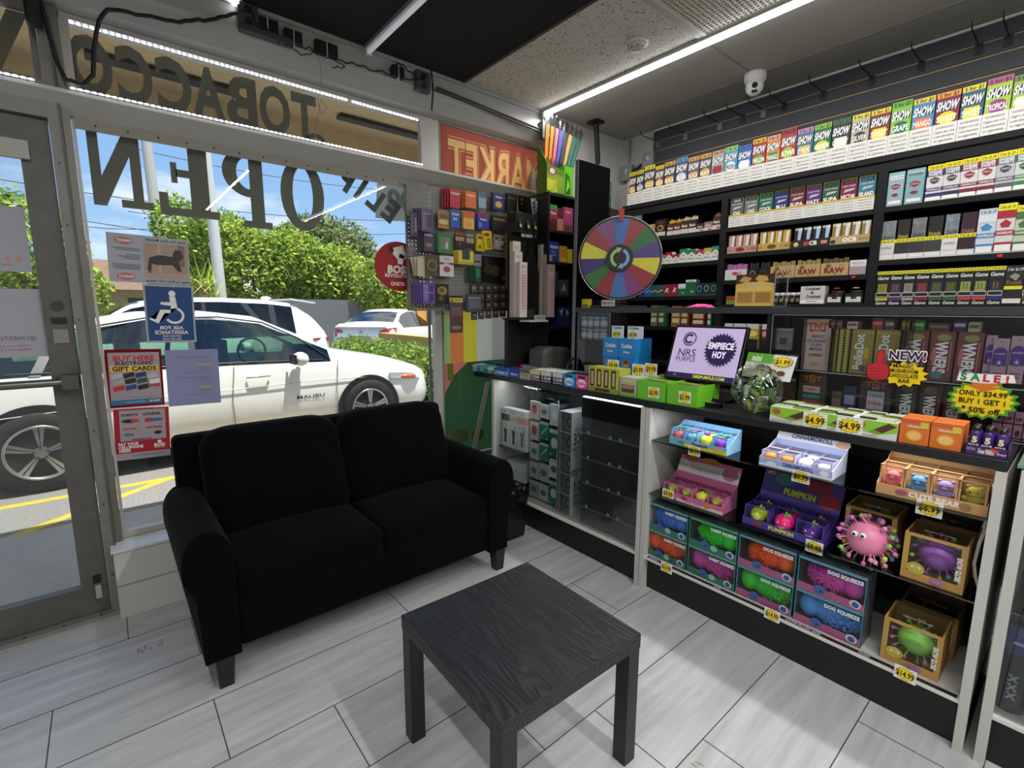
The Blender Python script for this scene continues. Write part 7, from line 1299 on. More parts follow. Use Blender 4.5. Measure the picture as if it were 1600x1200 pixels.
ac_item('sweet_bag_card', 'sweets', 'tall pale printed card bag with fiery red letters, upper tier', None, 1255, 1296, zu, .225, .02, '#c8b0a4', TNT(0)+[PT('MAGIC', .55, .67, .06, '#a85a4c', w=.5, b=.03), PT('KRATOM SHRED', .5, .58, .06, '#4c8c7c', w=.75, b=.03), PT('PUFF', .5, .50, .06, '#7a6aa8', w=.45, b=.03), PT('MEGA', .5, .42, .06, '#5a6ab0', w=.5, b=.03), PT('HYBRID', .5, .30, .05, '#4a3a3a', w=.5, b=.03), RC(.02, .1, .05, .9, '#a8808c'), RC(.86, .98, .1, .7, '#b89a88'), PT('500', .5, .12, .06, '#8a7a70', w=.4)])
ac_item('sweet_bag_card', 'sweets', 'dark-framed card bag with fiery letters behind the chocolate boxes, lower tier left', None, 1247, 1290, zl, .17, .02, '#4a4030', TNT(0)+[RC(.2, .8, .5, .66, '#c8c0b4'), PT('CHERRY', .5, .58, .08, '#8c2a34', w=.5, b=.03), RC(.2, .8, .34, .44, '#3a8c9c'), RC(.2, .8, .2, .3, '#b03a5c'), RC(.25, .75, .02, .16, '#c8c8c4')])
ac_item('sweet_bag_card', 'sweets', 'purple-black card bag with fiery letters in the lower tier below the thumb sign', None, 1343, 1392, zl, .17, .02, '#3a3040', TNT(0)+[RC(.25, .8, .06, .70, '#b8b4bc'), PT('CADA', .52, .60, .08, '#5a6a8c', w=.45, b=.03), PT('COLA', .52, .42, .08, '#8c2a34', w=.45, b=.03), PT('WACKO', .52, .24, .08, '#a03a5a', w=.5, b=.03)])
for i, px in enumerate((1304, 1313.5, 1322.5)): ac_item('chocolate_bar', 'chocolate bar', 'gold dotted chocolate bar standing on edge, upper tier', 'gold dotted chocolate bars seen edge-on', px-4, px+3.4, zu, .185, .09, '#8c8440', [RC(.25, .75, .03+.06*k, .06+.06*k, '#c8c070') for k in range(16)])
for i, (a, b) in enumerate(((1329, 1364), (1366, 1404))): ac_item('chocolate_bar', 'chocolate bar', 'gold dotted chocolate bar facing out, %s' % ('left of two' if i == 0 else 'right of two behind the thumb sign'), 'gold dotted chocolate bars facing out', a, b, zu, .185, .02, '#8a813c', [PT('PolkaDot', .36, .5, .17, '#d8dce0', w=1.9, b=.03, rot=90), RC(.62, .82, .35, .6, '#c8a02a'), PG(ell2(.6, .14, .14, .07), '#5a3a6c')]+[PG(ell2(.08+.17*(k % 6), .93-.0*k, .03, .015), '#c8c078') for k in range(6)])
for i, (a, b) in enumerate(((1408, 1448), (1451, 1490), (1493, 1534))): ac_item('chocolate_bar', 'chocolate bar', 'red-brown wafer bar with white lettering, %s of three in the upper tier' % ('left', 'middle', 'right')[i], 'red-brown wafer bars', a, b, zu, .185, .02, '#6a3432', [PT('WNERS' , .5, .48, .19, '#dfe3e6', w=1.7, b=.04, rot=-90), PG(ell2(.4, .12, .25, .08), '#4a7a8c'), PG(ell2(.55, .88, .3, .07), '#7a8a4a'), PG(ell2(.2, .5, .1, .18), '#a86a6c'), RC(.85, .88, .2, .8, '#a89080')])
for i, (a, b) in enumerate(((1400, 1432), (1436, 1470), (1474, 1506))): ac_item('chocolate_bar', 'chocolate bar', 'black wafer bar with white lettering, %s of three in the lower tier' % ('left', 'middle', 'right')[i], 'black wafer bars', a, b, zl, .17, .02, '#2a2424', [PT('WNERS', .5, .46, .19, '#d8dcdc', w=1.5, b=.04, rot=-90), PG(ell2(.5, .85, .3, .1), '#5a5a4a'), RC(.85, .88, .2, .8, '#6a5a50')])
for i, (a, b, d_) in enumerate(((1538, 1556, 0), (1550, 1576, -.012), (1577, 1604, -.012), (1606, 1635, -.012))): ac_item('gummy_pouch', 'sweets', 'pink and purple hanging pouch with a leaf badge, %s in the row' % ('leftmost', 'second', 'third', 'rightmost')[i], 'pink and purple pouches', a, b, zu+.012, .165-.01*(i % 2), .008, '#a88a9c', [RC(.05, .95, .38, .72, '#3c2470'), PG(ell2(.5, .66, .46, .14), '#4a2c84'), PT('wonder', .5, .66, .06, '#c8b8dc', w=.7), PG(ell2(.5, .45, .24, .09), '#5a3a94'), PG(star(.5, .45, .16, .06, 5, .35, pi/2), '#d0c8e0'), PG(ell2(.5, .92, .05, .015), '#2c2038'), RC(.2, .8, .2, .22, '#6a4a74'), RC(.2, .8, .12, .14, '#6a4a74')], X=2.40+d_+.015)
for i, (a, b) in enumerate(((1553, 1569), (1570, 1586), (1587, 1602), (1603, 1620))): ac_item('gummy_tube', 'sweets', 'pink tube with black bands in the lower tier, %s from the left' % ('first', 'second', 'third', 'fourth')[i], 'pink tubes in the lower tier', a, b, zl, .10, .02, '#a8788c', [RC(0, 1, .55, .6, '#2a2024'), PT('GUMMY', .5, .75, .12, '#4a2c3a', w=.8, b=.03), RC(0, 1, .05, .1, '#2a2024'), PG(ell2(.5, .25, .3, .12), '#4a3040')])
for i, (a, b, z, c_, l_) in enumerate(((1213, 1240, zu+.02, '#8a8c8c', 'clear zip bag of little brown sweets, upper left of the clear case'), (1212, 1233, zu, '#7a7070', 'zip bag with a brown sweet at the bottom left of the upper tier'), (1234, 1250, zu, '#786c6a', 'zip bag with a brown sweet beside the tall pale card'), (1214, 1244, zl, '#4a4038', 'dark sweet bag behind the jar card'))):
    ac_item('sweet_bag', 'sweets', l_, None, a, b, z+(.06 if i == 0 else 0), (.10, .06, .06, .14)[i], .015, M(c_, .25, bump=.5, bscale=60), [RC(.25, .7, .25, .55, '#6a3a2c'), RC(.05, .95, .9, .96, '#b8bcbc')], X=2.41+.02*(i == 0))
for i, (a, b, z, H, c_, c2_, l_) in enumerate(((1298, 1320, zu+.187, .035, '#7a4a44', '#a87a70', 'brown flat box lying on the gold bars'), (1327, 1344, zu+.187, .03, '#c0b8b8', '#b03a44', 'white and red label box on the gold bars'), (1366, 1384, zu+.187, .045, '#8c2c2c', '#c87a74', 'dark red box on the gold bars'), (1386, 1402, zu+.187, .04, '#4a4a4e', '#a8a8ac', 'grey striped box at the right on the gold bars'), (1413, 1426, zu+.187, .04, '#8c7a2c', '#c8b84a', 'mustard box above the red-brown bars'), (1430, 1450, zu+.187, .04, '#2c7a34', '#8cc88c', 'green box above the red-brown bars'), (1494, 1516, zu+.187, .042, '#2c1c4c', '#b8a8d0', 'dark purple box above the red-brown bars'), (1518, 1538, zu+.187, .035, '#a8a888', '#5a5a44', 'khaki label box above the red-brown bars'), (1455, 1490, zu+.187, .03, '#4a342c', '#8a6a5a', 'dark brown box above the middle wafer bar'), (1318, 1338, zl, .13, '#2c3450', '#8a94c0', 'dark blue foil pack, lower tier right of the dark-framed bag'), (1300, 1316, zl, .10, '#5a4840', '#8a6a6a', 'brown foil pack left of the dark blue one'), (1440, 1466, zl+.172, .0, '#000', '#000', '')) ):
    if H: ac_item('sweet_box', 'sweets', l_, None, a, b, z, H, .06, c_, [RC(.1, .9, .4, .7, c2_)])
# burst signs on the front of the clear case
m = MB(); O = Vector((2.354, 0, 0))
def sign(name, lab, px0, px1, py0, py1, fn):
    A = at('x', 2.352, (px0+px1)/2, (py0+py1)/2); ya = at('x', 2.352, px0, (py0+py1)/2).y; yb = at('x', 2.352, px1, (py0+py1)/2).y; zt = at('x', 2.352, (px0+px1)/2, py0).z; zb = at('x', 2.352, (px0+px1)/2, py1).z
    mb = MB(); fn(mb, ya-yb, zt-zb); return tag(mb.build(name, None, (2.352, ya, zb), SHELF), lab, 'sign')
def fsl(o, W, H, th=.0012): return lambda u, v, w_: (u*W, -w_*1.0+.0, v*H)
def new_sign(mb, W, H):
    f = lambda u, v, w_: (u*W, .0012-w_, v*H); mb.prism(star(.64, .34, .37, .34, 13, .78, .2), .0012, PRC, f)
    TH = [(.04, .40), (.04, .50), (.10, .56), (.17, .58), (.20, .70), (.19, .86), (.23, .94), (.29, .92), (.31, .80), (.29, .60), (.37, .56), (.40, .46), (.40, .26), (.35, .16), (.16, .12), (.08, .16), (.07, .24), (.04, .28), (.05, .36)]; mb.prism([(.22+(a-.22)*1.10, .5+(b-.5)*1.06) for a, b in TH], .0016, '#2a0c10', f); mb.prism(TH, .0020, '#c42430', f)
    paint(mb, [RC(.10, .30, .36+.0*k, .365, '#4a0c14') for k in range(1)]+[RC(.05, .24, .27, .275, '#4a0c14'), RC(.06, .24, .43, .436, '#4a0c14'), RC(.08, .24, .19, .195, '#4a0c14')]+[PT('NEW!', .66, .84, .27, '#c8283a', w=.60, b=.12), PT('NEW!', .66, .84, .25, '#f0ecec', w=.585, b=.08), PT('NEW!', .66, .84, .22, '#16204a', w=.56, b=.03), PT('MAGIC', .62, .56, .10, BLK, w=.34, b=.02), PT('MUSHROOM', .64, .43, .10, BLK, w=.42, b=.02), PT('CHOCOLATE', .64, .30, .10, BLK, w=.44, b=.02), PT('BAR', .66, .17, .10, BLK, w=.18, b=.02)], W, H, -.0008)
sign('new_burst_sign', 'yellow NEW burst sign with a red thumbs-up on the clear case', 1351, 1452, 545, 604, new_sign)
def sale_sign(mb, W, H):
    f = lambda u, v, w_: (u*W, .0012-w_, v*H); mb.prism(star(.5, .42, .5, .43, 17, .84), .0010, '#4fa02c', f); mb.prism(star(.5, .42, .43, .37, 17, .84), .0014, PRC, f)
    paint(mb, [PG([(.3, .80), (.7, .80), (.62, .72), (.78, .73), (.5, .60), (.25, .73), (.38, .72)], '#d8782a'), PG([(.12, .80), (.14, .97), (.86, 1.0), (.90, .84), (.5, .78)], '#f0ecec')]+[PT(c_, u_, .90, .15, k_, w=.14, b=.05) for c_, u_, k_ in (('S', .21, '#2c8c3a'), ('A', .37, '#2c8c3a'), ('L', .52, '#c82c34'), ('E', .66, '#c82c34'), ('!', .79, '#c82c34'))]+[PT('ONLY $34.99', .50, .56, .11, BLK, w=.64, b=.02), PT('BUY 1 GET 1', .50, .39, .11, BLK, w=.62, b=.02), PT('50% off', .55, .20, .12, BLK, w=.42, b=.02), PG([(.24, .24), (.27, .27), (.30, .24), (.27, .19)], BLK), PG([(.84, .62), (.87, .65), (.90, .62), (.87, .57)], BLK)], W, H, -.0004)
sign('sale_burst_sign', 'green and yellow SALE burst sign hanging on the clear case at the right', 1478, 1597, 583, 656, sale_sign)
# --- small clear case of jars left of the blue dispensers
r = empty('acrylic_case', (2.372, 2.165, 1.0055), SHELF); tag(r, 'small black-framed clear case holding two tiers of jars', 'display case'); W = .26
mb = MB(); acbox(mb, 0, W, 0, .18, 0, .428); mb.build('acrylic_shell', r); mb = MB(); mb.box(0, W, .002, .178, .255, .259, AC); mb.build('acrylic_shelf', r); mb = MB(); mb.box(-.012, .0, -.004, .012, 0, .428, M('#0c0c0d', .3)); mb.build('frame_post', r)
for z in (1.0055+.26, 1.0055+.335):
    for i in range(4):
        q = empty('sample_jar', (2.405, 2.135-.052*i, z)); tag(q, 'small clear jar with a grey label in the %s tier of the jar case' % ('lower' if z < 1.3 else 'upper'), 'jar', 'jars in the %s tier of the clear case' % ('lower' if z < 1.3 else 'upper'))
        mb = MB(); mb.lathe([(0, 0), (.021, 0), (.0225, .005), (.0225, .050), (.019, .056)], M('#7f8688', .15, coat=.5), n=16); mb.lathe([(.0228, .014), (.0228, .042)], M('#b9bfc0', .5), n=16); mb.build('jar_body', q)
        mb = MB(); mb.lathe([(.021, .056), (.022, .058), (.022, .070), (0, .071)], M('#9aa0a2', .3), n=16); mb.build('lid', q)
q = MB(); q.box(0, .11, 0, .08, 0, .09, M('#d8cfc4', .5)); tag(q.build('white_box', None, (2.39, 2.135, 1.0065), SHELF), 'cream box at the bottom of the jar case', 'box')
# ================================================================ LEFT END: cubby unit, displays
r = empty('cubby_shelf', (2.408, 2.50, 1.0055)); tag(r, 'open black cubby shelf unit against the window end of the counter', 'shelf'); W = .283; H = 1.244; D = .26; BK2 = M('#141415', .5)
for x in (0, W-.018): mb = MB(); mb.box(x, x+.018, 0, D, 0, H-.019, BK2); mb.build('side_panel', r)
for z in (0.001, .31, .535, .765, .98, H-.018): mb = MB(); mb.box(.0185 if z < H-.1 else 0, W-.0185 if z < H-.1 else W, 0, D-.01, z, z+.018, BK2); mb.build('shelf', r)
mb = MB(); mb.box(0, W, D-.009, D, 0, H, BK2); mb.build('back_panel', r)
def cu(lab, x, z, w_, h_, c, face=(), d=.08, y=2.512): z = {.925: .98, .735: .765, .53: .535, .33: .31}[z]; x *= 1.05; w_ *= 1.06; h_ *= 1.1; mb = MB(); mb.box(0, w_, 0, d, 0, h_, c); paint(mb, list(face), w_, h_); return tag(mb.build('medicine_box', None, (2.408+x, y, 1.0055+z+.0185)), lab, 'box')
cu('red and green box on the upper cubby shelf beside the pink box', .020, .925, .075, .155, '#a83444', [RC(0, 1, .8, 1, '#4a8a4a'), PT('Thera', .5, .68, .10, WHT, w=.7, b=.03), PG(ell2(.5, .2, .45, .28), '#5c1820')])
cu('tan and dark red box in the middle of the upper cubby shelf', .098, .925, .055, .14, '#c0936c', [RC(0, 1, .55, 1, '#6a1830')])
cu('pink box with a yellow logo on the upper cubby shelf', .156, .925, .09, .155, '#b8427c', [PT('Pepto', .5, .82, .12, '#e8d83a', w=.7, b=.05), RC(.1, .9, .05, .3, '#6a4a3c')])
cu('dark blue cold medicine box reading NyQuil on the cubby shelf', .022, .735, .095, .125, '#1f3c94', [PT('NyQuil', .5, .75, .18, WHT, w=.75, b=.04), PT('COLD FLU', .5, .5, .08, '#c8d0e8', w=.5), PT('SEVERE', .5, .35, .08, '#c8d0e8', w=.4)])
cu('yellow medicine box on the cubby shelf right of the dark blue one', .122, .735, .075, .105, '#d8a02a', [PT('Tylenol', .5, .72, .12, '#b03a2c', w=.7, b=.03), RC(.1, .9, .1, .3, '#e8c84a')])
cu('yellow and white bag at the end of the medicine shelf', .200, .735, .05, .09, '#d8cc3a')
cu('grey-green logo pack in the third cubby', .12, .53, .10, .10, '#3a4a48', [PG([(.2, .2), (.5, .8), (.8, .2), (.6, .3), (.4, .3)], '#9ab0a8')])
cu('grey box standing in the third cubby at the left', .022, .53, .09, .15, '#3a3c3e')
cu('blue and white pack in the fourth cubby', .12, .33, .12, .13, '#1f2f5c', [PG([(.1, .8), (.4, .9), (.3, .5)], '#b8c0d0'), PG([(.6, .9), (.9, .7), (.7, .5)], '#a8b4cc')])
# green display box with tall wrapped sticks
r = empty('incense_display', (2.405, 2.515, 2.2505)); tag(r, 'bright green printed display box on top of the cubby unit', 'display box')
mb = MB(); w_ = .17; mb.hexa([(0, 0, 0), (w_, 0, 0), (w_, .1, 0), (0, .1, 0), (0, 0, .19), (w_, 0, .16), (w_, .1, .16), (0, .1, .34)], M('#4f7a1f', .45)); mb.box(w_, w_+.09, 0, .1, 0, .20, M('#5fae1f', .45))
paint(mb, [PG([(.02, .1), (.98, .05), (.98, .7), (.02, .8)], '#7f9a24'), PG([(.02, .1), (.6, .05), (.5, .5), (.02, .55)], '#c0c42c'), PG(ell2(.3, .85, .22, .16), '#8c2a3a'), PG(ell2(.3, .85, .15, .11), '#c8c8b8'), PG([(.2, .0), (.5, .6), (.6, .5), (.4, .0)], '#a8b42a'), PG([(1.05, .05), (1.35, .1), (1.3, .8), (1.05, .95)], '#1f5a1c'), PG([(1.1, .1), (1.3, .4), (1.2, .7)], '#8fd82c')], w_, .17); mb.build('box', r)
STK = ['#c87a2c', '#c86a84', '#5a5a9c', '#4a4a5c', '#c0a05a', '#4a7a6c', '#5a4a44']
for i, (x, c_) in enumerate(((.02, 0), (.042, 0), (.064, 1), (.084, 2), (.106, 3), (.128, 4), (.150, 5), (.170, 5))):
    mb = MB(); mb.box(-.014, .014, -.004, .004, 0, .49, M(STK[c_], .3, var=.4, vscale=40)); mb.hexa([(-.016, -.006, .0), (.016, -.006, 0), (.016, .006, 0), (-.016, .006, 0), (-.019, -.001, .575), (.019, -.002, .55), (.019, .001, .55), (-.019, .001, .575)], clear('#f0f0f0', refl=.22, rough=.15))
    tag(mb.build('wrapped_cigar_wrap', None, (2.475+x*1.2, 2.64, 2.2505), (0, .05+.045*i, 0)), 'tall wrapped %s stick standing behind the green display box' % ('orange', 'orange', 'pink', 'lilac', 'dark grey', 'tan', 'green', 'green')[i], 'wrapped stick', 'tall wrapped sticks above the green box')
mb = MB(); mb.box(0, .06, 0, .05, 0, .20, M('#3a4034', .5)); paint(mb, [RC(.0, 1, .0, .45, '#1f2c1c'), PG(ell2(.35, .28, .25, .08), '#8a8c8a'), PG([(.5, .1), (.9, .3), (.6, .4)], '#2f7a34'), RC(.1, .45, .55, .95, '#5a4a4c'), RC(.55, .9, .5, .95, '#4a5a64')], .06, .20); tag(mb.build('wrap_display', None, (2.77, 2.30, 2.14)), 'dark green display of wraps showing past the divider board', 'display box')
mb = MB(); mb.box(2.72, 2.86, 2.215, 2.46, .0, 2.139, BK2); tag(mb.build('cabinet'), 'black cabinet column behind the divider board', 'cabinet')
# black bottle-shaped display with two towers of white cartons
r = empty('bottle_display', (2.22, 2.56, 1.0055)); tag(r, 'black bottle-shaped display stand between two towers of white cartons', 'display stand')
mb = MB(); mb.prism([(.02, .30), (.26, .30), (.26, .62), (.22, .70), (.165, .84), (.155, .90), (.125, .90), (.115, .84), (.06, .70), (.02, .62)], .03, M('#0f0f10', .35), lambda u, v, w_: (u-.05, w_, v)); mb.box(-.06, .14, -.01, .08, .84+.12, 1.09, M('#111112', .4)); mb.box(-.06, .14, .03, .08, .0, .96, M('#0f0f10', .4)); mb.box(.06, .12, -.004, .0, .35, .45, M('#3a3f3a', .5))
for x in (-.035, .035, .10): mb.lathe([(0, 0), (.012, 0), (.012, .035), (.004, .045), (.004, .06), (0, .061)], M('#2a2620', .3), c=(x, -.02, .985), n=12); mb.box(x-.008, x+.008, -.0335, -.031, .99, 1.01, M('#b8a86a', .5))
mb.text('BIG DADDYS', (.04, -.012, .945), (1, 0, 0), (0, 0, 1), .02, '#c8c8c4', w=.1, bold=.03); mb.box(-.03, .12, -.012, -.010, .965, .972, '#1a1a1a'); mb.build('stand', r)
for s, x0, tone in ((0, -.075, '#c4b8ac'), (1, .150, '#a89c94')):
    for k, (h, dx, dy) in enumerate(((.36, 0, -.03), (.43, .01*(1 if s else -1), .01), (.50, .0, .04))):
        mb = MB(); mb.box(0, .066, 0, .036, 0, h, M(tone, .6)); mb.box(0, .066, 0, .036, h+.0005, h+.002, '#8f867c')
        if k == 0: paint(mb, [RC(.15, .85, .12, .86, '#c8a8a8'), PT('Pack 2', .5, .93, .05, '#5a504c', w=.6)]+[RC(.2, .8, .16+.05*j, .175+.05*j, '#a86a70') for j in range(13)], .066, h)
        else: paint(mb, [PT('Pack 2', .5, .93, .05, '#5a504c', w=.6)], .066, h)
        tag(mb.build('tall_carton', None, (2.215+x0*1.15+dx, 2.50+dy, 1.402)), 'tall narrow white carton in the %s tower, %s' % (('left', 'right')[s], ('frontmost', 'middle', 'rearmost')[k]), 'carton', 'white cartons in the %s tower' % ('left', 'right')[s])
mb = MB(); mb.box(0, .32, 0, .12, 0, .012, M('#111112', .4)); mb.box(.02, .30, .08, .119, -.38, 0, M('#0f0f10', .5)); tag(mb.build('carton_ledge', None, (2.08, 2.475, 1.387)), 'black ledge carrying the two towers of white cartons', 'ledge')
mb = MB(); mb.box(0, .17, 0, .10, 0, .012, M('#a8a6a2', .4)); mb.box(.04, .14, -.002, .0, .012, .045, M('#8c8c8c', .5)); mb.text('Thank You', (.09, -.003, .03), (1, 0, 0), (0, 0, 1), .012, '#333', bold=.02); tag(mb.build('label_ledge', None, (2.13, 2.37, 1.373)), 'pale sloping label ledge below the left carton tower', 'label')
# grey dome bag, red badge box, headset
mb = MB(); mb.prism([(0, 0), (.30, 0), (.30, .14), (.24, .19), (.08, .20), (0, .18)], .16, M('#4a4745', .5), lambda u, v, w_: (u, w_, v)); tag(mb.build('fabric_bag', None, (2.22, 2.33, ZC+.001), bevel=.025, seg=3), 'grey bag slumped on the counter under the label ledge', 'bag')
mb = MB(); mb.box(0, .105, 0, .05, 0, .17, M('#5a1c24', .5)); paint(mb, [PG(q, '#8c8c88') for q in ring(.5, .6, .34, .22, .28, .18, 18)]+[PG(ell2(.5, .6, .22, .14), '#2a2a2a'), PG([(.4, .5), (.6, .55), (.5, .72)], '#9a9a94')], .105, .17); tag(mb.build('badge_box', None, (2.50, 2.27, ZC+.001)), 'dark red box with a round silver emblem near the divider board', 'box')
mb = MB(); rn = random.Random(2)
for k in range(7): P = [Vector((rn.uniform(-.13, .13), rn.uniform(-.05, .05), .02)), Vector((rn.uniform(-.1, .1), 0, rn.uniform(.06, .12))), Vector((rn.uniform(-.1, .12), .02, rn.uniform(.03, .1))), Vector((rn.uniform(-.12, .14), -.03, .015))]; mb.tube([P[0].lerp(P[1], t/4) for t in range(4)]+[P[1].lerp(P[2], t/4) for t in range(4)]+[P[2].lerp(P[3], t/4) for t in range(5)], .004, M('#17171a', .3), 6)
mb.tube([(.08*cos(t), 0, .02+.11*sin(t)) for t in [pi*k/12 for k in range(13)]], .009, M('#101012', .3), 8); mb.ell((-.08, 0, .03), (.03, .025, .035), M('#151517', .3), 12, 8); mb.ell((.09, 0, .03), (.03, .025, .035), M('#2a2a2c', .25), 12, 8)
tag(mb.build('headset', None, (2.37, 2.19, ZC+.002)), 'black headset with tangled wires on the counter', 'headset')
mb = MB(); mb.box(0, .16, 0, .05, 0, .022, M('#2c2c2e', .35)); mb.box(0, .16, -.02, 0, 0, .006, M('#b0aeaa', .3)); tag(mb.build('label_printer', None, (2.24, 2.24, ZC+.002), (0, 0, .1)), 'thin black and silver tool lying left of the headset', 'tool')
# leaning poles outside case
for i, x in enumerate((1.99, 2.005, 2.02)):
    mb = MB(); mb.tube([(x-.07, 2.775, .345), (x+.03, 2.70, .95)], .005, M('#8f8a80', .4, metal=.5), 6); tag(mb.build('metal_rod'), 'slim metal rod leaning between the window and the glass case', 'rod', 'metal rods leaning by the window')
mb = MB(); mb.tube([(2.30, 2.86, 1.01), (2.42, 2.86, 1.47)], .005, M('#8f8a80', .4, metal=.5), 6); tag(mb.build('metal_rod'), 'single metal rod leaning under the right corner of the pegboard', 'rod')
# ================================================================ PEGBOARD WITH HANGING PACKS
YB = 2.858
def mat_peg():
    m = bpy.data.materials.new('m_pegboard'); m.use_nodes = True; t = m.node_tree; t.nodes.clear(); o = t.nodes.new('ShaderNodeOutputMaterial'); b = t.nodes.new('ShaderNodeBsdfPrincipled'); b.inputs['Base Color'].default_value = lin('#77746f'); b.inputs['Roughness'].default_value = .5
    tx = t.nodes.new('ShaderNodeTexCoord'); v = t.nodes.new('ShaderNodeVectorMath'); v.operation = 'SCALE'; v.inputs['Scale'].default_value = 1/.0254; t.links.new(tx.outputs['Object'], v.inputs[0])
    f = t.nodes.new('ShaderNodeVectorMath'); f.operation = 'FRACTION'; t.links.new(v.outputs[0], f.inputs[0]); s = t.nodes.new('ShaderNodeVectorMath'); s.operation = 'SUBTRACT'; s.inputs[1].default_value = (.5, .5, .5); t.links.new(f.outputs[0], s.inputs[0])
    sp = t.nodes.new('ShaderNodeSeparateXYZ'); t.links.new(s.outputs[0], sp.inputs[0]); cb_ = t.nodes.new('ShaderNodeCombineXYZ'); t.links.new(sp.outputs[0], cb_.inputs[0]); t.links.new(sp.outputs[2], cb_.inputs[1]); l = t.nodes.new('ShaderNodeVectorMath'); l.operation = 'LENGTH'; t.links.new(cb_.outputs[0], l.inputs[0])
    g_ = t.nodes.new('ShaderNodeMath'); g_.operation = 'LESS_THAN'; g_.inputs[1].default_value = .15; t.links.new(l.outputs['Value'], g_.inputs[0]); tr = t.nodes.new('ShaderNodeBsdfTransparent'); ms = t.nodes.new('ShaderNodeMixShader')
    t.links.new(g_.outputs[0], ms.inputs[0]); t.links.new(b.outputs[0], ms.inputs[1]); t.links.new(tr.outputs[0], ms.inputs[2]); t.links.new(ms.outputs[0], o.inputs[0]); return m
mb = MB(); PGM = mat_peg(); mb.quad((0, 0, 0), (.86, 0, 0), (.86, 0, .80), (0, 0, .80), PGM); mb.quad((0, .002, 0), (.86, .002, 0), (.86, .002, .80), (0, .002, .80), PGM)
pb = mb.build('pegboard', None, (1.52, YB, 1.443)); tag(pb, 'grey perforated metal pegboard hanging in the window under the ledge', 'pegboard')
mb = MB(); mb.box(-.005, .0, -.012, .012, 0, .78, M('#6b6964', .5)); mb.build('bracket', pb)
mb = MB(); mb.box(0, .86, -.30, -.02, .871, .874, M('#8c8a84', .6)) if 0 else None
def hang(lab, px0, py0, px1, py1, col, items, n=1, grp=None, y=.05, cat='blister pack', step=.009, dx=-.006, tilt=0., thick=.004, name='hanging_pack', fan=0):
    for k in range(n):
        Y = YB-y+k*step+.0; a = at('y', YB-y, px0, (py0+py1)/2); b = at('y', YB-y, px1, (py0+py1)/2); t_ = at('y', YB-y, (px0+px1)/2, py0).z; z = at('y', YB-y, (px0+px1)/2, py1).z; W, H = b.x-a.x, t_-z
        if Y > YB-.006: break
        mb = MB(); mb.box(0, W, 0, thick, 0, H, col)
        if k == 0: paint(mb, items, W, H)
        o = mb.build(name, None, (a.x+dx*k, Y, z), (0, tilt+fan*k, 0)); l = lab if n == 1 else lab+(', front of its hook' if k == 0 else ', behind the front one')
        tag(o, l, cat, (grp or lab[:40]) if n > 1 else None)
def hd(t1, c1, bgc=None, blob=None): return ([RC(0, 1, .6, 1, bgc)] if bgc else [])+[PT(t1, .5, .76, .14, c1, w=.8, b=.04)]+([PG(ell2(.5, .32, .3, .2), blob)] if blob else [])
hang('red hanging packs near the top left of the pegboard', 703, 295, 719, 325, '#a81c2a', hd('TROJAN', '#e8d0c8'), 4, 'red hanging packs', .055, step=.012, dx=-.013)
hang('orange hanging packs beside the red ones', 727, 299, 744, 325, '#c8601c', hd('TROJAN', '#e8d8b0'), 3, 'orange hanging packs', .05, dx=-.009)
hang('small grey-blue hanging pack right of the orange ones', 747, 300, 760, 326, '#4c5c78', [RC(.05, .95, .05, .65, '#7f94a8')], 1)
hang('navy hanging pack with white lettering at the top of the pegboard', 770, 302, 788, 328, '#23265c', hd('TROJAN', '#c8c8e0', None, '#b89a4c'), 2, 'navy packs at the top', .05)
hang('black pack with gold lettering at the top of the pegboard', 812, 307, 832, 332, '#17150f', hd('MAGNUM', '#a8903c')+[PT('MAGNUM', .5, .5, .14, '#a8903c', w=.8, b=.04)], 2, 'black and gold packs at the top', .05)
hang('black pack in the upper row between navy and gold ones', 792, 303, 808, 330, '#141418', hd('BLACK', '#6a6a50'), 2, 'black packs in the upper row', .045)
hang('blue hanging pack in the second row', 704, 328, 719, 356, '#2a4f9c', hd('TROJAN', '#c8d4f0')+[PT('ENZ', .5, .5, .12, '#c8d4f0', w=.4, b=.04)], 1, y=.05)
hang('food-photo patterned packet at the left of the second row', 684, 328, 702, 357, '#8a6a3c', [PG(ell2(.5, .65, .4, .12), '#4a5a2c'), PG(ell2(.5, .35, .42, .14), '#c8a87a'), RC(0, 1, 0, .12, '#b8782c')], 1, y=.04)
hang('yellow-orange pack in the second row', 724, 330, 741, 358, '#c8a04c', [RC(0, 1, .62, 1, '#b85a24'), PG(ell2(.5, .25, .25, .16), '#d88a2c')], 2, 'yellow-orange packs', .05)
hang('violet-blue pack in the second row', 746, 333, 764, 358, '#2c2f8c', [RC(0, 1, .75, 1, '#7a1c5c'), PT('TROJAN', .5, .60, .14, '#c8d0f0', w=.8, b=.04), RC(.1, .35, .1, .4, '#6a6ab0')], 2, 'violet-blue packs', .05)
hang('black and gold pack in the second row', 769, 337, 791, 362, '#131108', hd('MAGNUM', '#a08c38'), 2, 'second row black and gold packs', .045)
hang('dark pack with a red label in the second row', 793, 343, 809, 366, '#1a1c1a', [RC(.5, .95, .7, .95, '#b83a2c')], 1)
hang('see-through packs of beige items right in the second row', 814, 340, 832, 368, '#6a6450', [RC(.1, .45, .2, .8, '#8a8468'), RC(.55, .9, .2, .8, '#7c765c')], 2, 'beige item packs', .04)
hang('bunch of purple clear packets at the upper left of the pegboard', 658, 326, 677, 362, '#4f465c', [RC(.1, .4, .1, .9, '#6a5f7c'), RC(.6, .9, .2, .8, '#3a3345'), RC(.2, .8, .75, .8, '#8a80a0')], 4, 'purple packets upper left', .06, step=.012, dx=-.015, fan=.02)
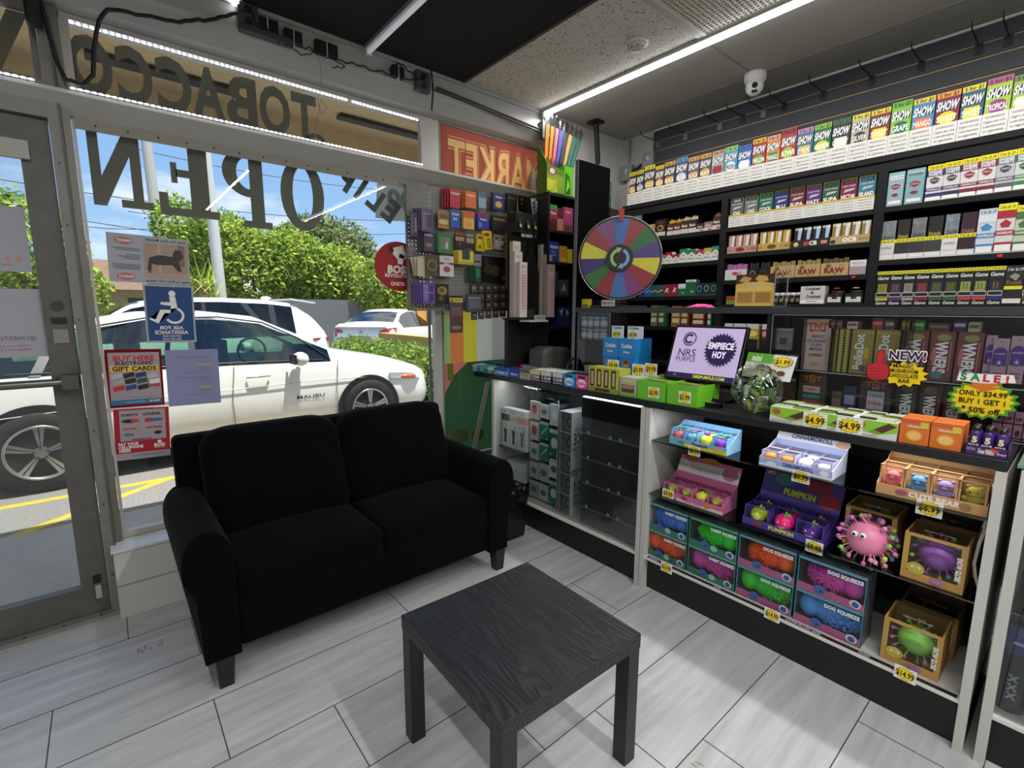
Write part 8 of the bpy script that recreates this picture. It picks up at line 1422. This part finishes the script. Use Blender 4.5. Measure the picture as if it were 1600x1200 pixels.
hang('dark packet of the purple bunch, far left on the pegboard', 641, 332, 652, 370, '#3a3246', [RC(.1, .4, .1, .9, '#5a4f6c'), RC(.6, .9, .2, .8, '#7a6f8c')], 3, 'dark packets at the far left', .06, step=.014, dx=.010, fan=-.03)
hang('purple hookah-style pack below the upper left bunch', 662, 364, 678, 393, '#42304c', [RC(0, 1, .78, 1, '#1c1824'), PT('HYBRID', .5, .88, .12, '#b8b0c8', w=.8, b=.03), PG(ell2(.5, .35, .35, .12), '#8a6a5c'), RC(.3, .7, .1, .14, '#b03a34')], 3, 'purple packs below the bunch', .06, dx=-.010)
hang('green card pack with silver tools in the middle rows', 684, 365, 707, 396, '#3a6a3c', [RC(.2, .8, .2, .8, '#6c7a5c'), PG(ell2(.4, .6, .12, .15), '#8a5a5c'), PG(ell2(.6, .4, .08, .2), '#b0b8b0')], 4, 'green card packs', .07, step=.010, dx=-.007)
hang('black glue packs with red lettering, left of two', 711, 362, 726, 388, '#151210', [PT('DURACELL', .5, .88, .16, '#c84a34', w=.85, b=.04), RC(.05, .95, .45, .7, '#9a7a64'), RC(.4, .55, .2, .35, '#c03a2c')], 1)
hang('black pack with white lettering beside the glue pack', 728, 365, 741, 388, '#171412', [PT('RAYOVAC', .5, .88, .16, '#b8b0a8', w=.85, b=.04), RC(.05, .95, .35, .7, '#9a8060')], 1)
hang('bright yellow lighter cards in the middle row, leaning left', 745, 366, 757, 392, '#c4b41c', [RC(.1, .9, .72, .9, '#7a2a1c'), RC(.2, .5, .15, .35, '#6a5a14')], 2, 'left yellow lighter cards', .05, tilt=.06)
hang('bright yellow lighter card with a lighter shape, right of two', 757, 362, 770, 391, '#d0be1e', [RC(.1, .7, .72, .9, '#8c2c1c'), RC(.4, .8, .1, .6, '#8a7a1c'), RC(.5, .7, .15, .5, '#b8a83a')], 2, 'right yellow lighter cards', .06, tilt=-.10)
hang('white and maroon pack right of the yellow cards', 773, 368, 786, 389, '#b8b0b4', [RC(0, 1, .68, .92, '#3a1820'), PT('Fresh', .5, .80, .14, '#d8c8cc', w=.8, b=.03), RC(.7, 1, .1, .35, '#a83040')], 2, 'white and maroon packs', .05, tilt=.08)
hang('pale green strip pack tilted in the middle row', 791, 360, 805, 380, '#7c9454', [RC(.1+.18*k, .2+.18*k, .05, .85, '#98b06c') for k in range(5)], 3, 'pale green strip packs', .05, tilt=.22)
hang('blue bottle pack low at the right of the middle row', 795, 381, 801, 398, '#3a6a9c', [RC(.1, .9, .5, .9, '#8ab0d0')], 1)
hang('cream envelopes fanned at the left of the pegboard', 652, 403, 675, 432, '#b8ac94', [], 3, 'cream envelopes', .06, step=.012, dx=-.006, fan=-.10, thick=.002)
hang('brown round-printed packet in front of the envelopes', 665, 398, 685, 431, '#4c3f30', [PG(q, '#8a7c4c') for q in ring(.5, .5, .38, .28, .3, .22, 18)], 1, y=.07)
hang('white playing-card style pack with dark red lettering', 687, 400, 709, 432, '#c4c0c0', [RC(.0, 1, .58, .68, '#7c2430'), PT('ROLL', .5, .63, .10, '#d8c8c8', w=.6, b=.03), PG(ell2(.5, .35, .25, .15), '#8a4a50'), PT('SUPER', .5, .85, .08, '#5a2a34', w=.6)], 1)
hang('yellow box pack with a window in the fourth row', 716, 392, 740, 413, '#c8b43a', [RC(.25, .75, .35, 1, '#2a3a44'), RC(.1, .9, .05, .2, '#a8942c')], 4, 'yellow window packs', .07, step=.012, dx=-.006)
hang('white and grey small pack in the fourth row', 741, 398, 752, 416, '#8a8490', [RC(.1, .9, .3, .5, '#5a2a34'), PT('SUPER', .5, .75, .12, '#2a2a34', w=.8)], 1)
hang('dark green packs standing in the fifth row', 742, 417, 752, 441, '#1f4a34', [RC(.2, .8, .3, .9, '#3a7a5a')], 5, 'dark green packs', .06, step=.009, dx=-.012)
hang('large dark poster-like pack with brown shapes right of the pegboard', 752, 401, 791, 441, '#1c1814', [PG(ell2(.3, .5, .2, .2), '#4c3a2c'), PG(ell2(.55, .45, .18, .22), '#5a4630'), PG(ell2(.2, .8, .1, .12), '#3f3024'), PG(ell2(.88, .2, .07, .1), '#5a6a4c')], 1, y=.03)
hang('purple clear packets at the lower left of the pegboard', 660, 441, 680, 475, '#5c4888', [RC(.1, .45, .15, .9, '#7a68a8'), RC(.55, .85, .1, .85, '#43346c'), RC(.1, .9, .5, .54, '#8a80b0')], 5, 'purple packets lower left', .06, step=.009, dx=-.012)
hang('black pack with a round golden print in the lower row', 681, 444, 701, 476, '#1c1712', [PG(ell2(.5, .68, .38, .22), '#8a7444'), PG(ell2(.45, .7, .18, .1), '#5c3f2c'), PG(ell2(.4, .3, .2, .1), '#5a5244')], 1)
hang('tall clear hanging strip with a yellow and black header', 703, 462, 723, 520, '#4a4040', [RC(0, 1, .82, 1, '#c0b44a'), RC(0, 1, .94, 1, '#17181a'), PT('S', .15, .87, .10, BLK, b=.04), PT('LIGHTER', .6, .88, .05, BLK, w=.6, b=.02), RC(.1, .9, .46, .7, '#6a5250'), RC(0, 1, .40, .44, '#7a2a30'), PG(ell2(.5, .14, .4, .05), '#8a7a44')], 1, y=.07)
hang('grey patterned packet hanging near the foil cards', 730, 460, 753, 488, '#4c4c52', [RC(.1, .9, .2, .7, '#686870'), RC(.1, .9, .75, .85, '#8a8a92')], 2, 'grey patterned packets', .07)
# sheet of foil sachets
for i in range(5):
    x0 = 735.5+11.2*i; mb = MB(); a = at('y', YB-.03, x0, 445); b = at('y', YB-.03, x0+9.6, 445); zt = at('y', YB-.03, x0, 444).z; zb = at('y', YB-.03, x0, 500-i*1.2).z; W, H = b.x-a.x, zt-zb; mb.box(0, W, 0, .003, 0, H, M('#3a1c22', .5))
    for k in range(4 if i else 4): mb.box(.003, W-.003, -.004, 0, H*(k+.08)/4, H*(k+.92)/4, M('#6c6866', .25, metal=.3, bump=.5, bscale=80)); mb.text('BC', (W/2, -.0046, H*(k+.6)/4), (1, 0, 0), (0, 0, 1), .014, '#b8b4b4', bold=.04)
    tag(mb.build('sachet_strip', None, (a.x, YB-.033, zb)), 'strip of four grey sachets on a dark red card at the pegboard bottom', 'sachet strip', 'grey sachet strips')
mb = MB(); W, H = .07, .27
mb.box(0, W, 0, .003, 0, H, M('#a8a8ae', .5))
for k in range(9): mb.ell((W*.25, -.004, H*(.12+.095*k)), (.011, .008, .011), M(('#8c2434', '#2c3a7a')[k % 2], .3), 10, 6); mb.ell((W*.68, -.004, H*(.12+.095*k)), (.012, .008, .012), M('#c8ccd0', .2), 10, 6)
p = at('y', 2.62, 840, 373); tag(mb.build('clip_strip_card', None, (p.x-.02, 2.62, p.z), (0, -.18, 0)), 'long white card of small shiny bottles hanging at the ledge end', 'card')
mb = MB(); mb.box(0, .08, 0, .05, 0, .32, M('#7a6340', .7)); mb.text('LAW', (.04, -.001, .04), (1, 0, 0), (0, 0, 1), .03, '#3a2c1c', bold=.03); p = at('y', 2.70, 797, 452); tag(mb.build('cardboard_box', None, (p.x, 2.70, p.z)), 'tall brown cardboard box standing behind the pegboard edge', 'box')
mb = MB(); mb.box(0, .32, 0, .01, 0, .95, M('#131314', .6)); tag(mb.build('black_board', None, (2.36, 2.77, 1.0055)), 'dark board closing the gap behind the cubby unit', 'board')
# white plastic bottle by the red film
mb = MB(); mb.lathe([(0, 0), (.022, 0), (.024, .01), (.024, .10), (.018, .13), (.011, .15), (.011, .17), (0, .172)], M('#b8aca0', .4, transl=.3), n=18); tag(mb.build('plastic_bottle', None, (2.60, 2.87, 2.3345)), 'milky plastic bottle standing at the end of the ledge', 'bottle')
# ================================================================ GOODS IN THE GLASS CASE
def gc(name, cat, lab, grp, y0, y1, z, H, D, base, face, X=2.20, parts=()): return put(name, cat, lab, grp, X, y0, y1, z, H, D, base, face, parts=parts)
mb = MB(); CL2 = clear('#dfe8ea', refl=.08, rough=.02)
# tall charger display carton
W = .10; H = .655; r = empty('charger_display', (2.095, 2.045, .187), SHELF); tag(r, 'white floor-standing charger display reading 3X faster on its side', 'display stand'); WG = M('#c4c9ca', .4)
mb = MB(); mb.box(W-.004, W, 0, .19, 0, H, WG); mb.box(0, .004, 0, .19, 0, H, WG); mb.box(0, W, .19, .194, 0, H, WG); mb.box(.004, W-.004, 0, .19, H-.004, H, WG)
for k in range(5): mb.box(.004, W-.004, 0, .19, H*(k+.0)/5+.0, H*k/5+.004, WG)
G2 = M('#2c7a6a', .5)
def side(mb, s, v, h, w_=None, col=G2, b=.0): mb.text(s, (W+.0006, .065, v), (0, 1, 0), (0, 0, 1), h, col, w=w_, bold=b)
side(mb, 'UP TO', .545, .022, .07, b=.02); side(mb, '3X', .49, .075, .10, b=.02); side(mb, 'FASTER', .425, .03, .12, b=.02); side(mb, 'than standard', .395, .014, .11, '#4a5a5c'); side(mb, 'chargers', .375, .014, .08, '#4a5a5c'); side(mb, '10', .185, .065, .07, b=.02); side(mb, 'FOOT', .125, .035, .07, b=.02); side(mb, 'CABLE', .08, .03, .08, b=.02); side(mb, 'charge', .335, .012, .09, '#5a6a6c')
for a, b, c_, d_ in ((.04, .15, .05, .052), (.04, .15, .230, .232)): mb.box(W+.0004, W+.0008, a, b, c_, d_, G2)
mb.box(W+.0004, W+.0008, .04, .042, .05, .232, G2); mb.box(W+.0004, W+.0008, .148, .15, .05, .232, G2); mb.box(W+.0004, W+.0008, .0, .06, .255, .30, M('#8c9092', .5)); mb.box(W+.0006, W+.0009, .0, .10, .285, .289, M('#3a4a5c', .5)); mb.build('stand', r)
mb = MB(); mb.quad((.004, .001, 0), (W-.004, .001, 0), (W-.004, .001, H), (.004, .001, H), CL2); mb.build('front_window', r)
def blister(lab, y0, y1, z, H, grp, c='#c9cdcc', c2_='#2c7a6a', X=2.13, dark='#5a6468', hole=True):
    f = [RC(0, 1, .0, .12, c2_ if c2_ else c), PG(ell2(.5, .5, .28, .28), dark), PG(ell2(.5, .5, .14, .2), '#e0e4e4'), PT('onn', .5, .88, .08, '#4a5a5c', w=.4, b=.03), PG(ell2(.2, .08, .07, .03), '#e8eae8')]
    return gc('charger_pack', 'charger pack', lab, grp, y0, y1, z, H, .012, c, f, X=X)
for k in range(5): blister('white charger pack in the tall charger display, %s from the bottom' % ('first', 'second', 'third', 'fourth', 'fifth')[k], 2.045-.008, 1.945+.010, .187+H*k/5+.006, .11, 'packs in the charger display', c2_=None)
# peg rack of packs
mb = MB(); mb.box(2.20, 2.205, 2.07, 2.44, .19, .93, clear('#c8d4d4', refl=.10)); mb.box(2.10, 2.20, 2.069, 2.072, .19, .9, CL2); mb.box(2.10, 2.105, 2.065, 2.07, .19, .9, M('#b8c0c8', .3)); tag(mb.build('acrylic_rack'), 'clear acrylic rack of hanging packs inside the glass case', 'rack')
cols = [((2.165, 2.075), [('green', '#2c7a6a', .17), ('white', '#e4e8e7', .13), ('green', '#1f7a64', .19), ('white and green', '#c8cccb', .15)]), ((2.258, 2.172), [('white', '#c4c8c8', .12), ('white', '#bfc4c4', .13), ('teal striped', '#2f8070', .13), ('teal striped', '#2f8070', .13), ('white', '#c4c8c8', .10)]), ((2.352, 2.266), [('grey', '#a8adad', .12), ('white', '#c4c8c8', .12), ('white', '#c4c8c8', .12), ('red-dotted', '#c4c0be', .13), ('red-dotted', '#c4c0be', .13)])]
for ci, ((a, b), its) in enumerate(cols):
    z = .20
    for k, (n_, c, H_) in enumerate(its):
        f = [PG(ell2(.5, .55, .3, .28), '#b0303c') if 'red' in n_ else PG([(.1, .3), (.8, .8), (.9, .7), (.2, .2)], '#8fc0b4') if 'teal' in n_ else PG(ell2(.5, .5, .32, .2), '#e0e4e4' if 'green' in n_ else '#6a7478'), RC(0, 1, .86, 1, '#d0d4d4'), PT('onn', .5, .93, .07, '#4a5a5c', w=.4), PG(ell2(.15, .07, .07, .04), '#e8eae8'), PG(ell2(.8, .07, .07, .04), '#e8eae8')]
        gc('charger_pack', 'charger pack', '%s accessory pack in the %s rack column, %s from the bottom' % (n_, ('right', 'middle', 'left')[ci], ('first', 'second', 'third', 'fourth', 'fifth')[k]), 'accessory packs on the clear rack', a, b, z, H_-.012, .02, c, f, X=2.125)
        z += H_+.012
# phone-holder boxes and small boxes at the left end
for i in range(3):
    a = 2.636-.089*i; gc('phone_mount_box', 'box', 'white box picturing a black gadget, %s of three in the glass case' % ('left', 'middle', 'right')[i], 'gadget boxes', a, a-.086, .495, .185, .06, '#dfe3e1', [PG([(.35, .15), (.65, .15), (.6, .5), (.8, .65), (.2, .7), (.35, .5)], '#2c2e30' if i < 2 else '#8a7a5c'), RC(.62, .72, .4, .9, '#8a9092'), PT('onn', .3, .9, .06, '#4a7a74', w=.4)], X=2.11)
    gc('earbud_box', 'box', 'small %s box on the gadget boxes, lower layer %s' % (('black', 'white', 'coral')[i], ('left', 'middle', 'right')[i]), None, a, a-.086, .681, .045, .06, ('#26282a', '#c0c4c4', '#d09a8c')[i], [PT('onn', .5, .5, .3, '#9aa' if i == 0 else '#5a4a4a', w=.4)], X=2.11)
    gc('earbud_box', 'box', 'small white box at the top of the gadget stack, %s' % ('left', 'middle', 'right')[i], 'top white boxes', a, a-.086, .7265, .045, .06, '#dde0e0', [PT('onn', .5, .5, .3, '#5a6264', w=.4)], X=2.11)
for i in range(4): a = 2.60-.10*(i % 2); gc('cable_box', 'box', 'flat white box at the bottom left of the glass case, %s %s' % (('lower', 'upper')[i//2], ('left', 'right')[i % 2]), 'flat white boxes', a, a-.098, .262+.066*(i//2), .063, .12, '#dcdedc', [PG(ell2(.9, .2, .03, .05), '#4a4a4a')], X=2.13)
# empty tiered display with a black fascia and lit top
r = empty('tiered_display', (2.096, 1.862, .187), SHELF); tag(r, 'empty tinted acrylic tier display with a black front panel and lit top', 'display stand'); W = .425; H = .765; SMK = clear('#a4a8b0', refl=.08, rough=.05, haze=.06); D = .16
mb = MB(); mb.quad((0, 0, .0), (W, 0, .0), (W, 0, H-.115), (0, 0, H-.115), SMK); mb.quad((0, 0, 0), (0, D, 0), (0, D, H), (0, 0, H), SMK); mb.quad((W, 0, 0), (W, D, 0), (W, D, H), (W, 0, H), SMK); mb.build('acrylic_shell', r)
mb = MB(); mb.quad((0, D, 0), (W, D, 0), (W, D, H), (0, D, H), M('#4a4c58', .5)); mb.build('back_panel', r)
mb = MB(); mb.box(-.002, W+.002, -.006, -.002, H-.115, H, M('#0e0e10', .35)); mb.build('front_panel', r)
mb = MB(); mb.box(0, W, .0, .14, H, H+.006, M('#eef4f4', .4, emit=1.6)); mb.build('lit_top', r)
for k in range(4):
    mb = MB(); z = .10+.15*k; mb.box(.002, W-.002, .003, D-.002, z, z+.003, SMK); mb.tube([(.002, .001, z+.003), (W-.002, .001, z+.003)], .002, AE, 4, False)
    for x, tl in ((.04, 'T'), (.20, '4'), (.27, '5')): mb.box(x, x+.018, -.0005, .001, z+.006, z+.022, '#b8babc'); mb.text(str(2*k+1+(x > .22)), (x+.009, -.0012, z+.014), (1, 0, 0), (0, 0, 1), .010, '#222', bold=.03)
    mb.build('tier', r)
mb = MB(); mb.box(W*.5, W*.5+.003, .003, D-.003, .0, H-.12, SMK); mb.build('divider', r)
q = MB(); rn = random.Random(6)
for k in range(4): a = Vector((2.16, 2.42-.03*k, .935)); q.tube([a+Vector((.03*sin(t*2+k), .04*cos(t*1.7+k), .008*sin(3*t))) for t in range(8)], .0025, M('#c8c8c8', .4), 5)
q.box(2.12, 2.26, 2.06, 2.28, .928, .934, clear('#cfe8dc', refl=.2)); tag(q.build('coiled_cables'), 'loose white cables and clear tray on top of the accessory rack', 'cable')
# case lights
for (ya, yb, lab, e_) in ((1.28, .22, 'thin light strip under the front of the counter above the toys', 14), (2.62, 1.44, 'thin light strip under the counter inside the glass case', 8)):
    mb = MB(); mb.box(2.12, 2.13, yb, ya, .964, .969, M('#f4f6ff', emit=3)); tag(mb.build('case_light_strip'), lab, 'light strip')
    l = bpy.data.lights.new('case_light', 'AREA'); l.shape = 'RECTANGLE'; l.size = .012; l.size_y = ya-yb; l.energy = e_*.16; l.color = (.96, .98, 1); o = bpy.data.objects.new('case_light', l); COL.objects.link(o); o.location = (2.125, (ya+yb)/2, .962); o.rotation_euler = (0, radians(10), 0)
dup_ = {k: v for k, v in LABELS.items() if len(v) > 1 and len({g for _, g in v}) + (None in {g for _, g in v}) > 1}
for k, v in dup_.items(): print('DUPLABEL', k, len(v), v[:3])
